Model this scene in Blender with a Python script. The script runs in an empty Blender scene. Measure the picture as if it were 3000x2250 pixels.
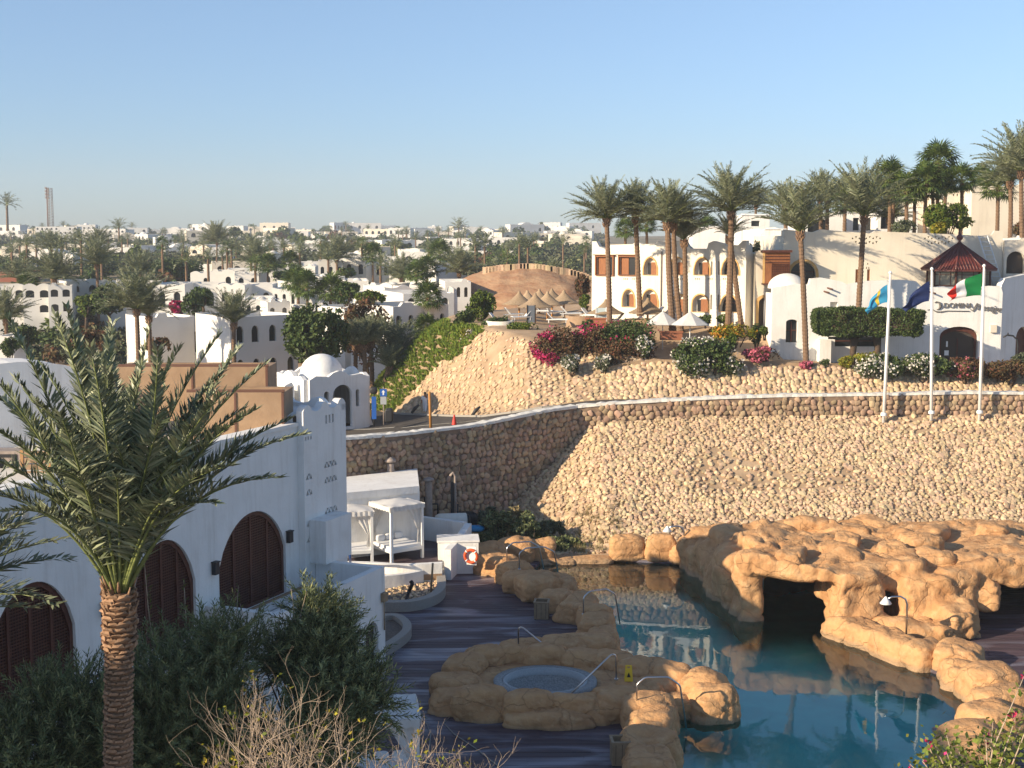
import bpy, math, random
import numpy as np
from mathutils import Vector, Matrix, noise
R = math.radians
rnd = random.Random(7)
rng = np.random.default_rng(7)
SC = bpy.context.scene
COL = SC.collection
PI = math.pi

# ---------------------------------------------------------------- camera
F_PX, PITCH, CAM_H = 3908.0, R(6.2), 16.5
cam_data = bpy.data.cameras.new("camera")
cam_data.sensor_width = 36.0
cam_data.lens = F_PX / 3000.0 * 36.0
cam_data.clip_start = 0.3
cam_data.clip_end = 6000.0
cam = bpy.data.objects.new("camera", cam_data)
cam.location = (0, 0, CAM_H)
cam.rotation_euler = (R(90) - PITCH, 0, 0)
COL.objects.link(cam)
SC.camera = cam

# ---------------------------------------------------------------- light
SUN_EL, SUN_AZ = R(21.0), R(240.0)          # azimuth clockwise from +Y
SUN = Vector((math.sin(SUN_AZ) * math.cos(SUN_EL), math.cos(SUN_AZ) * math.cos(SUN_EL), math.sin(SUN_EL)))
world = bpy.data.worlds.new("World")
SC.world = world
world.use_nodes = True
nt = world.node_tree
nt.nodes.clear()
sky = nt.nodes.new("ShaderNodeTexSky")
sky.sky_type = 'NISHITA'
sky.sun_disc = False
sky.sun_elevation = SUN_EL
sky.sun_rotation = SUN_AZ
sky.altitude = 50
sky.air_density = 1.0
sky.dust_density = .3
sky.ozone_density = 3.0
bg = nt.nodes.new("ShaderNodeBackground")
bg.inputs[1].default_value = 0.135
wo = nt.nodes.new("ShaderNodeOutputWorld")
tint = nt.nodes.new("ShaderNodeMix"); tint.data_type = 'RGBA'; tint.blend_type = 'MULTIPLY'; tint.inputs["Factor"].default_value = 1
geo = nt.nodes.new("ShaderNodeNewGeometry"); sep = nt.nodes.new("ShaderNodeSeparateXYZ"); nt.links.new(geo.outputs["Incoming"], sep.inputs[0])
el = nt.nodes.new("ShaderNodeMath"); el.operation = 'ABSOLUTE'; nt.links.new(sep.outputs[2], el.inputs[0])
rampn = nt.nodes.new("ShaderNodeValToRGB"); nt.links.new(el.outputs[0], rampn.inputs[0])
rampn.color_ramp.elements[0].position = 0.0; rampn.color_ramp.elements[0].color = (.46, .53, .73, 1)
rampn.color_ramp.elements[1].position = .28; rampn.color_ramp.elements[1].color = (.86, .80, .78, 1)
e_ = rampn.color_ramp.elements.new(.08); e_.color = (.54, .60, .74, 1)
nt.links.new(rampn.outputs[0], tint.inputs["B"])
nt.links.new(sky.outputs[0], tint.inputs["A"]); nt.links.new(tint.outputs["Result"], bg.inputs[0])
nt.links.new(bg.outputs[0], wo.inputs[0])
sun_data = bpy.data.lights.new("sun", 'SUN')
sun_data.energy = 5.0
sun_data.angle = R(0.53)
sun_data.color = (1.0, 0.83, 0.60)
sun = bpy.data.objects.new("sun", sun_data)
sun.rotation_euler = (-SUN).to_track_quat('-Z', 'Y').to_euler()
sun.location = (-60, -30, 60)
COL.objects.link(sun)
SC.view_settings.view_transform = 'Standard'
SC.view_settings.look = 'None'
SC.view_settings.exposure = 0.7
SC.view_settings.gamma = 1.0
SC.view_settings.use_curve_mapping = False
SC.cycles.use_denoising = True
SC.cycles.max_bounces = 6
SC.cycles.transparent_max_bounces = 8
SC.render.film_transparent = False

# ---------------------------------------------------------------- placing by direction and distance
def ray(px, py):
    a, b = (px - 1500) / F_PX, (1125 - py) / F_PX
    c, s = math.cos(PITCH), math.sin(PITCH)
    return (a, c + b * s, -s + b * c)
def at(px, py, Y):
    r = ray(px, py); t = Y / r[1]
    return Vector((r[0] * t, Y, CAM_H + r[2] * t))
def atz(px, py, z):
    r = ray(px, py); t = (z - CAM_H) / r[2]
    return Vector((r[0] * t, r[1] * t, z))
def proj_x(p):
    d = p[1] * math.cos(PITCH) - (p[2] - CAM_H) * math.sin(PITCH)
    return 1500 + F_PX * p[0] / d

# ---------------------------------------------------------------- mesh helpers
class MB:
    """collects vertices and faces (numpy), one material slot index per face"""
    def __init__(s): s.V = []; s.F = []; s.n = 0
    def add(s, V, F, m=0, smooth=False):
        V = np.asarray(V, float).reshape(-1, 3)
        if isinstance(F, np.ndarray): groups = [F]
        else:
            d = {}
            for f in F: d.setdefault(len(f), []).append(f)
            groups = [np.array(x, int) for x in d.values()]
        for g in groups:
            if len(g): s.F.append((g + s.n, m, smooth))
        s.V.append(V); s.n += len(V)
        return s
    def merge(s, V, M=None):
        return s
    def build(s, name, mats, parent=None, loc=None, rotz=0.0):
        me = bpy.data.meshes.new(name)
        V = np.concatenate(s.V) if s.V else np.zeros((0, 3))
        me.vertices.add(len(V)); me.vertices.foreach_set("co", V.astype(np.float32).ravel())
        loops = np.concatenate([g.ravel() for g, m, k in s.F])
        tot = np.concatenate([np.full(len(g), g.shape[1]) for g, m, k in s.F])
        mi = np.concatenate([np.full(len(g), m) for g, m, k in s.F])
        sm = np.concatenate([np.full(len(g), k, bool) for g, m, k in s.F])
        me.loops.add(len(loops)); me.loops.foreach_set("vertex_index", loops.astype(np.int32))
        me.polygons.add(len(tot))
        st = np.concatenate([[0], np.cumsum(tot)[:-1]])
        me.polygons.foreach_set("loop_start", st.astype(np.int32))
        me.polygons.foreach_set("loop_total", tot.astype(np.int32))
        me.polygons.foreach_set("material_index", mi.astype(np.int32))
        me.polygons.foreach_set("use_smooth", sm)
        me.update(calc_edges=True)
        for m in (mats if isinstance(mats, (list, tuple)) else [mats]): me.materials.append(m)
        o = bpy.data.objects.new(name, me)
        COL.objects.link(o)
        if parent is not None: o.parent = parent
        if loc is not None: o.location = loc
        if rotz: o.rotation_euler = (0, 0, rotz)
        return o
    # ---- shapes
    def box(s, c, d, rz=0.0, m=0, M=None):
        x, y, z = np.array(d, float) / 2
        V = np.array([[-x,-y,-z],[x,-y,-z],[x,y,-z],[-x,y,-z],[-x,-y,z],[x,-y,z],[x,y,z],[-x,y,z]])
        if M is not None: V = V @ np.array(M.to_3x3()).T
        if rz:
            a, b = math.cos(rz), math.sin(rz)
            V = V @ np.array([[a, b, 0], [-b, a, 0], [0, 0, 1]])
        V = V + np.array(c, float)
        return s.add(V, BOXF, m)
    def span(s, lo, hi, m=0):
        lo = np.array(lo, float); hi = np.array(hi, float)
        return s.box((lo + hi) / 2, hi - lo, 0, m)
    def tube(s, P, r, n=8, m=0, smooth=True, cap=True):
        P = [Vector(p) for p in P]
        rs = r if isinstance(r, (list, tuple, np.ndarray)) else [r] * len(P)
        V = []; up = None
        for i, p in enumerate(P):
            t = (P[min(i + 1, len(P) - 1)] - P[max(i - 1, 0)])
            t = t.normalized() if t.length > 1e-9 else Vector((0, 0, 1))
            if up is None:
                up = Vector((0, 0, 1)) if abs(t.z) < .9 else Vector((1, 0, 0))
            a = t.cross(up)
            a = a.normalized() if a.length > 1e-6 else Vector((1, 0, 0))
            b = a.cross(t).normalized(); up = b
            for k in range(n):
                th = 2 * PI * k / n
                V.append(p + (a * math.cos(th) + b * math.sin(th)) * rs[i])
        F = []
        for i in range(len(P) - 1):
            for k in range(n):
                k2 = (k + 1) % n
                F.append((i * n + k, i * n + k2, (i + 1) * n + k2, (i + 1) * n + k))
        s.add([tuple(v) for v in V], F, m, smooth)
        if cap and n > 2:
            s.F.append((np.array([[s.n - len(V) + k for k in range(n)][::-1]]), m, False))
            s.F.append((np.array([[s.n - n + k for k in range(n)]]), m, False))
        return s
    def lathe(s, prof, n=16, c=(0, 0, 0), m=0, smooth=True, a0=0, a1=2 * PI, wob=None):
        full = abs(a1 - a0 - 2 * PI) < 1e-6
        V = []; k_n = n if full else n + 1
        for i, (r, z) in enumerate(prof):
            for k in range(k_n):
                th = a0 + (a1 - a0) * k / n
                rr = r * (1 if wob is None else wob(i, k, th))
                V.append((c[0] + rr * math.cos(th), c[1] + rr * math.sin(th), c[2] + z))
        F = []
        for i in range(len(prof) - 1):
            for k in range(n):
                k2 = (k + 1) % k_n
                F.append((i * k_n + k, i * k_n + k2, (i + 1) * k_n + k2, (i + 1) * k_n + k))
        return s.add(V, F, m, smooth)
    def slab(s, outline, holes=(), y0=0.0, y1=0.1, m=0):
        """a plate in the local xz plane from y0 to y1 with holes"""
        V, T, rings = fill2d(outline, holes)
        n = len(V)
        A = np.array([(x, y0, z) for x, z in V]); B = np.array([(x, y1, z) for x, z in V])
        F = [tuple(t) for t in T] + [tuple(i + n for i in t[::-1]) for t in T]
        for ring in rings:
            L = len(ring)
            for i in range(L):
                a, b = ring[i], ring[(i + 1) % L]
                F.append((a, a + n, b + n, b))
        return s.add(np.concatenate([A, B]), F, m)
    def flat(s, outline, holes=(), z=0.0, thick=0.1, m=0):
        """a plate in the xy plane, top at z"""
        V, T, rings = fill2d(outline, holes)
        n = len(V)
        A = np.array([(x, y, z) for x, y in V]); B = np.array([(x, y, z - thick) for x, y in V])
        F = [tuple(t[::-1]) for t in T] + [tuple(i + n for i in t) for t in T]
        for ring in rings:
            L = len(ring)
            for i in range(L):
                a, b = ring[i], ring[(i + 1) % L]
                F.append((a, b, b + n, a + n))
        return s.add(np.concatenate([A, B]), F, m)
BOXF = np.array([[0,3,2,1],[4,5,6,7],[0,1,5,4],[1,2,6,5],[2,3,7,6],[3,0,4,7]])
from mathutils.geometry import tessellate_polygon
def fill2d(outline, holes):
    loops = [list(outline)] + [list(h) for h in holes]
    def area(L): return sum(L[i][0] * L[(i + 1) % len(L)][1] - L[(i + 1) % len(L)][0] * L[i][1] for i in range(len(L))) / 2
    for i, L in enumerate(loops):
        a = area(L)
        if (i == 0 and a < 0) or (i > 0 and a > 0): loops[i] = L[::-1]
    T = tessellate_polygon([[Vector((x, y, 0)) for x, y in L] for L in loops])
    V = [p for L in loops for p in L]
    out = []
    for t in T:
        (x0, y0), (x1, y1), (x2, y2) = V[t[0]], V[t[1]], V[t[2]]
        out.append(tuple(t) if (x1 - x0) * (y2 - y0) - (x2 - x0) * (y1 - y0) > 0 else tuple(t)[::-1])
    rings = []; k = 0
    for L in loops: rings.append(list(range(k, k + len(L)))); k += len(L)
    return V, out, rings
def arch(x, z, w, h, kind='round', n=10):
    """closed outline of an arched opening: x is its middle, z its bottom"""
    P = [(x - w / 2, z)]
    P.append((x + w / 2, z))
    r = w / 2
    if kind == 'rect': return P + [(x + r, z + h), (x - r, z + h)]
    rise = {'round': r, 'flat': r * .5, 'point': r * 1.25, 'full': r}[kind]
    zs = z + max(h - rise, 0.01)
    for i in range(n + 1):
        t = i / n
        if kind == 'point':
            u = abs(2 * t - 1)
            q = (1 - u ** 2.0) ** .62 if u < 1 else 0
            P.append((x + r * (1 - 2 * t), zs + rise * q))
        else:
            a = PI * t
            P.append((x + r * math.cos(a), zs + rise * math.sin(a)))
    return P
def scale_loop(P, k):
    cx = sum(p[0] for p in P) / len(P); cz = min(p[1] for p in P)
    return [(cx + (x - cx) * k, cz + (z - cz) * k) for x, z in P]
def arch_ring(mb, x, z, w, h, kind, t, y0, y1, m=0, foot=False):
    o = arch(x, z - (0 if foot else t), w + 2 * t, h + (t if foot else 2 * t), kind)
    i = arch(x, z + (.001 if foot else 0), w, h, kind)
    mb.slab(o, [i], y0, y1, m)

# ---------------------------------------------------------------- object helpers
def tag(o, label=None, cat=None, group=None, kind=None):
    if label: o["label"] = label
    if cat: o["category"] = cat
    if group: o["group"] = group
    if kind: o["kind"] = kind
    return o
def thing(name, loc, label, cat, rotz=0.0, group=None):
    o = bpy.data.objects.new(name, None)
    o.empty_display_size = .3
    COL.objects.link(o); o.location = loc; o.rotation_euler = (0, 0, rotz)
    return tag(o, label, cat, group)
def copy_tree(o, parent=None, kids=None):
    kids = KIDS(kids)
    c = o.copy(); COL.objects.link(c)
    if parent is not None: c.parent = parent
    for ch in kids.get(o.name, ()): copy_tree(ch, c, kids)
    return c
def KIDS(k=None):
    if k is not None: return k
    d = {}
    for o in bpy.data.objects:
        if o.parent: d.setdefault(o.parent.name, []).append(o)
    return d
def inst(name, me, parent=None, loc=(0, 0, 0), rot=(0, 0, 0), scale=(1, 1, 1)):
    o = bpy.data.objects.new(name, me); COL.objects.link(o)
    if parent is not None: o.parent = parent
    o.location = loc; o.rotation_euler = rot; o.scale = scale
    return o
ORD = "first second third fourth fifth sixth seventh eighth ninth tenth eleventh twelfth thirteenth fourteenth fifteenth sixteenth seventeenth eighteenth nineteenth".split()
TENS = ["twenty", "thirty", "forty", "fifty", "sixty", "seventy", "eighty", "ninety"]
def ordinal(i):
    if i < 19: return ORD[i]
    t, u = divmod(i + 1, 10)
    if t >= 10: return "hundred and " + ordinal(i - 100) if i > 99 else "hundredth"
    w = TENS[t - 2]
    return (w[:-1] + "ieth") if u == 0 else w + "-" + ORD[u - 1]

# ---------------------------------------------------------------- materials
MATS = {}
def mat(name, col, rough=.8, var=None, scale=3.0, bump=0.0, bscale=20.0, island=0.0, spec=.3, metal=0.0, col2=None,
        detail=6.0, subs=0.0, stretch=None, hue=0.0, dirt=None, dscale=.6, dcut=(.5, .75), streak=0.0):
    """principled surface; col/var = noise mix of two colours, island = per-piece value variation, dirt = stain colour"""
    m = bpy.data.materials.new(name); m.use_nodes = True
    n = m.node_tree.nodes; l = m.node_tree.links
    b = n["Principled BSDF"]
    b.inputs["Roughness"].default_value = rough
    b.inputs["Specular IOR Level"].default_value = spec
    b.inputs["Metallic"].default_value = metal
    tc = n.new("ShaderNodeTexCoord"); vec = tc.outputs["Object"]
    if stretch:
        mp = n.new("ShaderNodeMapping"); mp.inputs["Scale"].default_value = stretch
        l.new(vec, mp.inputs[0]); vec = mp.outputs[0]
    c4 = lambda c: (c[0], c[1], c[2], 1)
    out = None
    def rgb(c):
        x = n.new("ShaderNodeRGB"); x.outputs[0].default_value = c4(c); return x.outputs[0]
    cur = rgb(col)
    def mix(a, bb, fac, mode='MIX'):
        x = n.new("ShaderNodeMix"); x.data_type = 'RGBA'; x.blend_type = mode
        l.new(a, x.inputs["A"]); l.new(bb, x.inputs["B"])
        if isinstance(fac, float): x.inputs["Factor"].default_value = fac
        else: l.new(fac, x.inputs["Factor"])
        return x.outputs["Result"]
    def ramp(v, a, bb):
        x = n.new("ShaderNodeMapRange"); x.inputs[1].default_value = a; x.inputs[2].default_value = bb
        l.new(v, x.inputs[0]); return x.outputs[0]
    if var:
        t = n.new("ShaderNodeTexNoise"); t.inputs["Scale"].default_value = scale; t.inputs["Detail"].default_value = detail
        l.new(vec, t.inputs["Vector"])
        cur = mix(cur, rgb(var), ramp(t.outputs["Fac"], .35, .65))
    if col2:   # a third colour picked per island
        g = n.new("ShaderNodeNewGeometry")
        cur = mix(cur, rgb(col2), ramp(g.outputs["Random Per Island"], .25, 1.0))
    if island:
        g = n.new("ShaderNodeNewGeometry")
        oi = n.new("ShaderNodeObjectInfo")
        ad = n.new("ShaderNodeMath"); ad.operation = 'ADD'
        l.new(g.outputs["Random Per Island"], ad.inputs[0]); l.new(oi.outputs["Random"], ad.inputs[1])
        fr = n.new("ShaderNodeMath"); fr.operation = 'FRACT'; l.new(ad.outputs[0], fr.inputs[0])
        hs = n.new("ShaderNodeHueSaturation")
        mr = n.new("ShaderNodeMapRange"); mr.inputs[3].default_value = 1 - island; mr.inputs[4].default_value = 1 + island * .8
        l.new(fr.outputs[0], mr.inputs[0]); l.new(mr.outputs[0], hs.inputs["Value"])
        if hue:
            w = n.new("ShaderNodeTexWhiteNoise"); w.noise_dimensions = '1D'; l.new(fr.outputs[0], w.inputs["W"])
            mh = n.new("ShaderNodeMapRange"); mh.inputs[3].default_value = .5 - hue; mh.inputs[4].default_value = .5 + hue
            l.new(w.outputs[0], mh.inputs[0]); l.new(mh.outputs[0], hs.inputs["Hue"])
        l.new(cur, hs.inputs["Color"]); cur = hs.outputs[0]
    if dirt:
        t = n.new("ShaderNodeTexNoise"); t.inputs["Scale"].default_value = dscale; t.inputs["Detail"].default_value = 8
        t.inputs["Roughness"].default_value = .65
        l.new(tc.outputs["Object"], t.inputs["Vector"])
        cur = mix(cur, rgb(dirt), ramp(t.outputs["Fac"], *dcut))
    if streak:   # rain streaks and patched paint
        mp = n.new("ShaderNodeMapping"); mp.inputs["Scale"].default_value = (2.2, 2.2, .22); l.new(tc.outputs["Object"], mp.inputs[0])
        t = n.new("ShaderNodeTexNoise"); t.inputs["Scale"].default_value = 1.0; t.inputs["Detail"].default_value = 7; t.inputs["Roughness"].default_value = .7
        l.new(mp.outputs[0], t.inputs["Vector"]); r_ = ramp(t.outputs["Fac"], .5, .8)
        k_ = n.new("ShaderNodeMath"); k_.operation = 'MULTIPLY'; k_.inputs[1].default_value = streak; l.new(r_, k_.inputs[0])
        cur = mix(cur, rgb((.42, .37, .31)), k_.outputs[0])
    l.new(cur, b.inputs["Base Color"])
    if bump:
        t = n.new("ShaderNodeTexNoise"); t.inputs["Scale"].default_value = bscale; t.inputs["Detail"].default_value = 5
        l.new(vec, t.inputs["Vector"])
        bp = n.new("ShaderNodeBump"); bp.inputs["Strength"].default_value = 1.0; bp.inputs["Distance"].default_value = bump
        l.new(t.outputs["Fac"], bp.inputs["Height"]); l.new(bp.outputs[0], b.inputs["Normal"])
    if subs:   # thin leaves let light through
        tr = n.new("ShaderNodeBsdfTranslucent"); l.new(cur, tr.inputs[0])
        mx = n.new("ShaderNodeMixShader"); mx.inputs[0].default_value = subs
        l.new(b.outputs[0], mx.inputs[1]); l.new(tr.outputs[0], mx.inputs[2])
        l.new(mx.outputs[0], n["Material Output"].inputs[0])
    MATS[name] = m
    return m
W_WHITE = mat("white_plaster", (.81, .80, .77), .85, (.75, .74, .71), .9, .012, 7, dirt=(.62, .58, .53), dscale=.35, dcut=(.56, .85), streak=.45)
W_WARM = mat("warm_white_plaster", (.74, .70, .61), .85, (.69, .65, .57), .7, .006, 10, dirt=(.55, .50, .42), dcut=(.6, .9), streak=.4)
W_CREAM = mat("cream_plaster", (.74, .67, .55), .88, (.69, .62, .50), .5, .006, 8, dirt=(.60, .53, .43), dscale=.3, dcut=(.5, .8), streak=.4)
W_FAR = mat("sunbleached_plaster", (.74, .72, .68), .9, (.66, .64, .60), .25, dirt=(.5, .48, .44), dscale=.12, dcut=(.5, .85))
SAND_WALL = mat("sand_plaster", (.36, .245, .155), .9, (.30, .20, .125), 1.5, .01, 9)
OCHRE = mat("ochre_trim", (.60, .38, .15), .8, (.52, .31, .12), 3)
WOOD_DK = mat("dark_red_wood", (.11, .038, .024), .55, (.075, .026, .018), 4, .003, 30)
WOOD_OR = mat("orange_brown_wood", (.30, .12, .045), .6, (.22, .085, .035), 3, stretch=(6, 6, 1))
WOOD_POST = mat("pale_timber", (.42, .24, .11), .7, (.33, .18, .08), 4, stretch=(8, 8, 1))
WOOD_ORANGE = mat("orange_timber", (.50, .24, .06), .7, (.40, .18, .05), 4)
GLASS_DK = mat("dark_window_glass", (.02, .022, .026), .12, spec=.6)
SHADE_DK = mat("painted_opening_shade", (.07, .055, .045), .9)  # darkness inside openings, put into the colour of their infill panels
ROOF_RED = mat("dark_red_roof", (.13, .028, .02), .45, (.09, .022, .018), 3, .002, 25, spec=.5)
METAL = mat("brushed_steel", (.55, .55, .55), .28, metal=1.0)
METAL_WHITE = mat("white_enamel", (.75, .75, .73), .4, spec=.5)
METAL_DK = mat("dark_painted_metal", (.03, .03, .032), .5)
RUST = mat("brown_pipe", (.14, .07, .05), .6)
PIPE_GREY = mat("dull_pipe_cladding", (.36, .30, .26), .8, (.28, .23, .20), 5)
LETTER = mat("grey_lettering", (.17, .16, .15), .5)
ASPHALT = mat("asphalt", (.075, .068, .062), .9, (.055, .05, .046), 2.5, .004, 60, dirt=(.12, .10, .08), dscale=.2)
ROADLINE = mat("worn_road_paint", (.42, .40, .36), .8, (.30, .29, .26), 4)
CAPW = mat("whitewashed_cap", (.74, .72, .67), .85, (.62, .60, .55), 4, .02, 9, dirt=(.4, .36, .3), dscale=3, dcut=(.55, .8))
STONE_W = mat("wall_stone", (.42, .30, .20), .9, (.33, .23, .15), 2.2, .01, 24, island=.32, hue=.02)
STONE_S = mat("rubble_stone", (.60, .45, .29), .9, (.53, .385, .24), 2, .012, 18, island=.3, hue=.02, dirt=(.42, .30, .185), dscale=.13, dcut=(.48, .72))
MORTAR = mat("mortar", (.27, .19, .13), .95, (.20, .14, .10), 3, .01, 20)
SAND = mat("sandy_ground", (.46, .33, .21), .95, (.36, .25, .155), .6, .03, 4, dirt=(.26, .18, .11), dscale=.15, dcut=(.45, .8))
EARTH = mat("town_ground", (.26, .20, .125), .95, (.12, .12, .065), .05, .02, 2, dirt=(.34, .26, .18), dscale=.02, dcut=(.45, .7))
REDHILL = mat("reddish_hill", (.32, .17, .095), .95, (.42, .27, .16), .5, .12, 1.6, stretch=(1, 1, 3))
ROCK = None
GRAVEL = mat("pale_gravel", (.20, .16, .13), .95, (.12, .10, .085), 14, .02, 25)
CONCRETE = mat("grey_terrazzo", (.36, .33, .29), .8, (.28, .26, .23), 30, .002, 60)
DECK = None
CLOTH_W = mat("white_canvas", (.78, .77, .74), .9, (.72, .70, .67), 2, .004, 8, subs=.25)
CUSHION = mat("white_cushion", (.72, .72, .72), .9)
THATCH = mat("pale_thatch", (.42, .31, .20), .95, (.30, .215, .135), 9, .02, 30, stretch=(1, 1, 6), island=.2)
SUNBED = mat("pale_sunbed_fabric", (.62, .64, .66), .8)
TEAL_TILE = mat("teal_pool_lining", (.12, .72, .66), .6, (.10, .62, .58), 1.0)
TILE_GREY = mat("pebble_mosaic", (.33, .34, .33), .6, (.2, .21, .21), 16, .003, 40)
TILE_LIGHT = mat("pale_mosaic_band", (.40, .43, .44), .5, (.32, .35, .36), 18)
BIN_TAN = mat("tan_panel", (.30, .22, .14), .7, (.25, .18, .11), 6)
BIN_DK = mat("bin_inner", (.06, .045, .035), .9)
ORANGE = mat("orange_plastic", (.65, .10, .03), .5)
YELLOW = mat("yellow_plastic", (.72, .48, .03), .5)
BLACK = mat("black_plastic", (.012, .012, .014), .45)
BLUE = mat("blue_sign_paint", (.02, .10, .38), .5)
BLUE_L = mat("bright_blue_plastic", (.03, .25, .50), .5)
RED_CONE = mat("red_plastic", (.55, .045, .03), .55)
TRUNK = mat("palm_trunk_bark", (.23, .145, .09), .95, (.15, .095, .06), 5, .02, 22, stretch=(1, 1, 4))
BOOT = mat("cut_frond_base", (.38, .24, .145), .9, (.22, .12, .07), 9, .01, 40, island=.3)
BARK = mat("tree_bark", (.12, .085, .06), .95, (.08, .055, .04), 5, .02, 20)
FROND = mat("date_palm_leaf", (.14, .165, .095), .55, island=.35, col2=(.29, .30, .18), hue=.012, spec=.45, subs=.12)
FROND_G = mat("fan_palm_leaf", (.06, .10, .025), .5, island=.35, col2=(.13, .17, .04), hue=.015, spec=.4, subs=.12)
FROND_FG = mat("foreground_palm_leaf", (.10, .13, .07), .45, island=.5, col2=(.34, .36, .22), hue=.012, spec=.6, subs=.1)
PETIOLE = mat("palm_leaf_stalk", (.21, .24, .075), .5, (.15, .18, .06), 6, spec=.5)
LEAF = mat("dark_green_leaf", (.045, .075, .02), .6, island=.4, col2=(.11, .15, .04), hue=.02, subs=.15)
LEAF_B = mat("bright_green_leaf", (.075, .12, .016), .6, island=.4, col2=(.13, .16, .02), hue=.02, subs=.2)
LEAF_Y = mat("yellow_green_leaf", (.16, .19, .02), .6, island=.4, col2=(.32, .25, .02), hue=.02, subs=.2)
LEAF_D = mat("casuarina_leaf", (.10, .13, .055), .6, island=.5, col2=(.27, .28, .12), hue=.02, subs=.15)  # lighter col2 on random leaves stands in for sunlit tips
LEAF_BR = mat("brown_green_leaf", (.10, .08, .035), .7, island=.4, col2=(.16, .06, .03), hue=.02, subs=.15)
LEAF_G = mat("grey_green_leaf", (.08, .10, .05), .7, island=.35, col2=(.16, .17, .11), hue=.02, subs=.15)
DRYLEAF = mat("dry_grass_blade", (.30, .23, .12), .8, island=.4, col2=(.2, .2, .08), subs=.2)
FLOWER_M = mat("magenta_blossom", (.42, .018, .10), .7, island=.4, col2=(.55, .06, .16), hue=.02, subs=.2)
FLOWER_W = mat("white_blossom", (.66, .62, .55), .8, island=.25, subs=.2)
FLOWER_P = mat("pink_blossom", (.55, .14, .20), .7, island=.35, subs=.2)
FLOWER_O = mat("orange_blossom", (.50, .22, .02), .7, island=.35, subs=.2)
TWIG = mat("bare_twig", (.45, .35, .26), .8, (.35, .27, .20), 8)
FLAG_B = mat("light_blue_flag", (.05, .34, .58), .8, subs=.3)
FLAG_N = mat("navy_flag", (.012, .025, .10), .8, subs=.15)
FLAG_Y = mat("yellow_flag", (.75, .52, .05), .8, subs=.3)
FLAG_G = mat("green_flag", (.01, .22, .06), .8, subs=.3)
FLAG_R = mat("red_flag", (.60, .03, .02), .8, subs=.3)
FLAG_W = mat("white_flag", (.78, .78, .78), .8, subs=.3)
SKIN = mat("skin", (.25, .13, .08), .6)
HAIR = mat("black_hair", (.012, .01, .01), .7)
SKYBLUE = mat("pale_roof_panel", (.35, .45, .5), .6)

def rock_material():
    m = mat("carved_sandstone", (.57, .33, .155), .88, (.43, .225, .10), 1.1, 0, 1, dirt=(.66, .44, .24), dscale=1.9, dcut=(.5, .8))
    n = m.node_tree.nodes; l = m.node_tree.links; b = n["Principled BSDF"]
    tc = n.new("ShaderNodeTexCoord")
    base = b.inputs["Base Color"].links[0].from_socket
    vo = n.new("ShaderNodeTexVoronoi"); vo.feature = 'DISTANCE_TO_EDGE'; vo.inputs["Scale"].default_value = .42
    nz = n.new("ShaderNodeTexNoise"); nz.inputs["Scale"].default_value = 1.3; nz.inputs["Detail"].default_value = 5
    add = n.new("ShaderNodeVectorMath"); add.operation = 'MULTIPLY_ADD'
    add.inputs[1].default_value = (.9, .9, .9)
    g = n.new("ShaderNodeNewGeometry")
    l.new(g.outputs["Position"], nz.inputs["Vector"]); l.new(nz.outputs["Color"], add.inputs[0]); l.new(g.outputs["Position"], add.inputs[2])
    mp = n.new("ShaderNodeMapping"); mp.inputs["Scale"].default_value = (1, 1, 1.9); l.new(add.outputs[0], mp.inputs[0])
    l.new(mp.outputs[0], vo.inputs["Vector"])
    cr = n.new("ShaderNodeMapRange"); cr.inputs[1].default_value = 0; cr.inputs[2].default_value = .016
    l.new(vo.outputs["Distance"], cr.inputs[0])
    mx = n.new("ShaderNodeMix"); mx.data_type = 'RGBA'
    mr = n.new("ShaderNodeMapRange"); mr.inputs[3].default_value = .72; mr.inputs[4].default_value = 1
    l.new(cr.outputs[0], mr.inputs[0]); l.new(mr.outputs[0], mx.inputs["Factor"])
    mx.inputs["A"].default_value = (.13, .06, .03, 1); l.new(base, mx.inputs["B"])
    sp = n.new("ShaderNodeSeparateXYZ"); l.new(g.outputs["Position"], sp.inputs[0])      # wet, limed band where the water laps
    w1 = n.new("ShaderNodeMapRange"); w1.inputs[1].default_value = .16; w1.inputs[2].default_value = -.02; w1.inputs[4].default_value = .7; l.new(sp.outputs[2], w1.inputs[0])
    m2 = n.new("ShaderNodeMix"); m2.data_type = 'RGBA'; m2.inputs["B"].default_value = (.30, .22, .14, 1)
    l.new(mx.outputs["Result"], m2.inputs["A"]); l.new(w1.outputs[0], m2.inputs["Factor"]); l.new(m2.outputs["Result"], b.inputs["Base Color"])
    n2 = n.new("ShaderNodeTexNoise"); n2.inputs["Scale"].default_value = 3.6; n2.inputs["Detail"].default_value = 8; n2.inputs["Roughness"].default_value = .62
    l.new(g.outputs["Position"], n2.inputs["Vector"])
    ma = n.new("ShaderNodeMath"); ma.operation = 'MULTIPLY_ADD'; ma.inputs[1].default_value = .2
    l.new(cr.outputs[0], ma.inputs[0]); l.new(n2.outputs["Fac"], ma.inputs[2])
    bp = n.new("ShaderNodeBump"); bp.inputs["Distance"].default_value = .10; bp.inputs["Strength"].default_value = 1
    l.new(ma.outputs[0], bp.inputs["Height"]); l.new(bp.outputs[0], b.inputs["Normal"])
    return m
ROCK = rock_material()
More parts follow.
